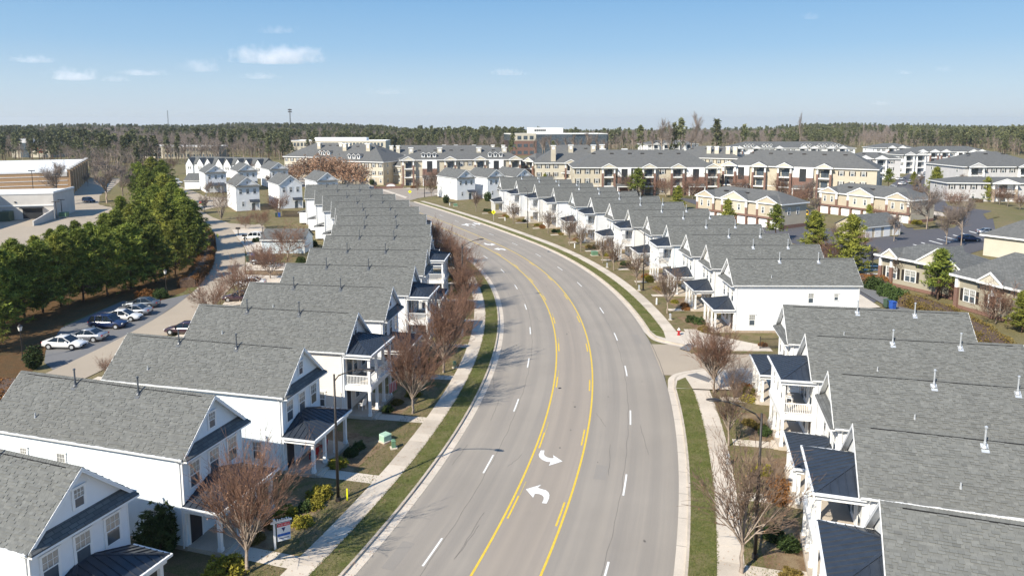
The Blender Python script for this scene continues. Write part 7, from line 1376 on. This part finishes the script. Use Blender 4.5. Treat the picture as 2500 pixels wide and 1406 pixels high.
def scatter(name, label, data, protos):
    srcs = []; c = bpy.data.collections.new(name + '_source')
    for i, (tr, cr) in enumerate(protos):
        bm = bmesh.new(); bm.from_mesh(tr); me = bpy.data.meshes.new(f'{name}_tree'); 
        V = np.concatenate([np.array([v.co[:] for v in m.vertices]) for m in (tr, cr)]); n0 = len(tr.vertices); f = [tuple(p.vertices) for p in tr.polygons] + [tuple(v + n0 for v in p.vertices) for p in cr.polygons]; bm.free()
        me = npmesh(f'{name}_tree', V, np.array(f), [tr.materials[0].name, cr.materials[0].name] if False else [], None, [0] * len(tr.polygons) + [1] * len(cr.polygons)); me.materials.append(tr.materials[0]); me.materials.append(cr.materials[0]); me.polygons.foreach_set('material_index', [0] * len(tr.polygons) + [1] * len(cr.polygons))
        if 'shade' in cr.attributes: a = me.attributes.new('shade', 'FLOAT', 'FACE'); v = np.empty(len(cr.polygons), np.float32); cr.attributes['shade'].data.foreach_get('value', v); a.data.foreach_set('value', np.r_[np.full(len(tr.polygons), .5), v].astype(np.float32))
        o = bpy.data.objects.new(f'{name}_{i}', me); c.objects.link(o)
    me = bpy.data.meshes.new(name); me.from_pydata([d[:3] for d in data], [], []); a = me.attributes.new('hh', 'FLOAT', 'POINT'); a.data.foreach_set('value', np.array([d[3] for d in data], np.float32)); a = me.attributes.new('yw', 'FLOAT', 'POINT'); a.data.foreach_set('value', np.array([d[4] for d in data], np.float32))
    o = obj(name, me, label=label, kind='stuff'); ng = bpy.data.node_groups.new(name, 'GeometryNodeTree'); ng.interface.new_socket('Geometry', in_out='INPUT', socket_type='NodeSocketGeometry'); ng.interface.new_socket('Geometry', in_out='OUTPUT', socket_type='NodeSocketGeometry')
    N = ng.nodes; gi = N.new('NodeGroupInput'); go = N.new('NodeGroupOutput'); ip_ = N.new('GeometryNodeInstanceOnPoints'); ci = N.new('GeometryNodeCollectionInfo'); ci.inputs[0].default_value = c; ci.inputs[1].default_value = True; ci.inputs[2].default_value = True; ip_.inputs['Pick Instance'].default_value = True
    ah = N.new('GeometryNodeInputNamedAttribute'); ah.data_type = 'FLOAT'; ah.inputs[0].default_value = 'hh'; ay = N.new('GeometryNodeInputNamedAttribute'); ay.data_type = 'FLOAT'; ay.inputs[0].default_value = 'yw'; cx = N.new('ShaderNodeCombineXYZ'); e2 = N.new('FunctionNodeEulerToRotation'); lk = ng.links.new
    lk(gi.outputs[0], ip_.inputs['Points']); lk(ci.outputs[0], ip_.inputs['Instance']); lk(ah.outputs[0], ip_.inputs['Scale']); lk(ay.outputs[0], cx.inputs[2]); lk(cx.outputs[0], e2.inputs[0]); lk(e2.outputs[0], ip_.inputs['Rotation']); lk(ip_.outputs[0], go.inputs[0])
    md = o.modifiers.new('scatter', 'NODES'); md.node_group = ng
scatter('pine_forest', 'distant green pine woodland reaching the horizon', rest[0], FP); scatter('bare_forest', 'distant grey leafless woodland reaching the horizon', rest[1], FB)
# ------------------------------------------------------------------ clouds
def cloud(px, py, wpx, hpx, lab, dens=1., seed=0):
    D = 9000.; el = math.atan((CYP - py) / F) - TH; az = math.atan((px - 1250) / F / math.cos(TH)) ; X = D * (px - 1250) / F / math.cos(el); Z = H + D * math.tan(el); w = wpx / F * D * .62; h = hpx / F * D * .62
    bm = bmesh.new(); bmesh.ops.create_icosphere(bm, subdivisions=4, radius=1)
    for v in bm.verts:
        if v.co.z < 0: v.co.z *= .35
    me = bpy.data.meshes.new('cloud'); bm.to_mesh(me); bm.free(); m = bpy.data.materials.new('cloud_vapour'); m.use_nodes = True; nt = m.node_tree; nt.nodes.clear(); out = nt.nodes.new('ShaderNodeOutputMaterial'); pv = nt.nodes.new('ShaderNodeVolumePrincipled'); pv.inputs['Color'].default_value = (.97, .97, .98, 1); pv.inputs['Anisotropy'].default_value = .0
    tc = nt.nodes.new('ShaderNodeTexCoord'); mp = nt.nodes.new('ShaderNodeMapping'); mp.inputs['Location'].default_value = (seed * 3.1, seed, 0); mp.inputs['Scale'].default_value = (max(1., wpx / hpx * .8), 1., 1.); nz = nt.nodes.new('ShaderNodeTexNoise'); nz.inputs['Scale'].default_value = 1.3; nz.inputs['Detail'].default_value = 5; nz.inputs['Roughness'].default_value = .6
    ln = nt.nodes.new('ShaderNodeVectorMath'); ln.operation = 'LENGTH'; fz = nt.nodes.new('ShaderNodeMapping'); fz.inputs['Scale'].default_value = (1, 1, 1); lk = nt.links.new; lk(tc.outputs['Object'], mp.inputs[0]); lk(mp.outputs[0], nz.inputs[0]); lk(tc.outputs['Object'], ln.inputs[0])
    a = nt.nodes.new('ShaderNodeMath'); a.operation = 'MULTIPLY_ADD'; lk(ln.outputs['Value'], a.inputs[0]); a.inputs[1].default_value = -.50; lk(nz.outputs[0], a.inputs[2]); r = nt.nodes.new('ShaderNodeMapRange'); lk(a.outputs[0], r.inputs[0]); r.inputs[1].default_value = .13; r.inputs[2].default_value = .50; r.inputs[4].default_value = .0055 * dens; lk(r.outputs[0], pv.inputs['Density']); lk(pv.outputs[0], out.inputs['Volume']); me.materials.append(m)
    o = obj('cloud', me, None, (X, D, Z), label=lab, cat='cloud', group='small clouds over the horizon'); o.scale = (w, max(h, w * .5), h * 1.35)
for k, (px, py, w, h, lab, d) in enumerate(((690, 142, 250, 50, 'largest white cumulus, right of the left clouds', .7), (200, 187, 130, 34, 'bright white cumulus low at the left', 1.), (300, 195, 90, 16, 'thin grey tail right of the bright left cumulus', .4), (108, 148, 110, 20, 'small cloud above the bright left cumulus', .6), (365, 180, 130, 18, 'flat thin cloud between the left cumulus and the largest one', .5), (508, 166, 110, 36, 'grey ragged cloud left of the largest cumulus', .45), (650, 188, 100, 18, 'small flat cloud under the largest cumulus', .5), (695, 76, 100, 22, 'faint pink wisp high at left', .3), (1240, 179, 110, 18, 'small flat cloud near the centre', .45), (950, 226, 110, 18, 'faint low grey cloud left of centre', .25), (1952, 42, 55, 20, 'tiny wisp high at right', .3), (2188, 178, 45, 14, 'tiny cloud at right, left one of a pair', .5), (2282, 170, 50, 18, 'tiny cloud at right, right one of a pair', .3), (2140, 253, 60, 14, 'tiny low cloud above the right woods', .5))): cloud(px, py, w, h, lab, d, k)
# ------------------------------------------------------------------ air
mb = MB(); mb.box(-9200, 9200, -9200, 9200, -190, 80); me = mb.mesh('haze', [])
hm = bpy.data.materials.new('air'); hm.use_nodes = True; hm.node_tree.nodes.clear(); pv = hm.node_tree.nodes.new('ShaderNodeVolumePrincipled'); pv.inputs['Color'].default_value = (.88, .94, 1, 1); pv.inputs['Density'].default_value = .00008; pv.inputs['Anisotropy'].default_value = .3
ho = hm.node_tree.nodes.new('ShaderNodeOutputMaterial'); hm.node_tree.links.new(pv.outputs[0], ho.inputs['Volume']); me.materials.append(hm); obj('haze', me, kind='stuff')
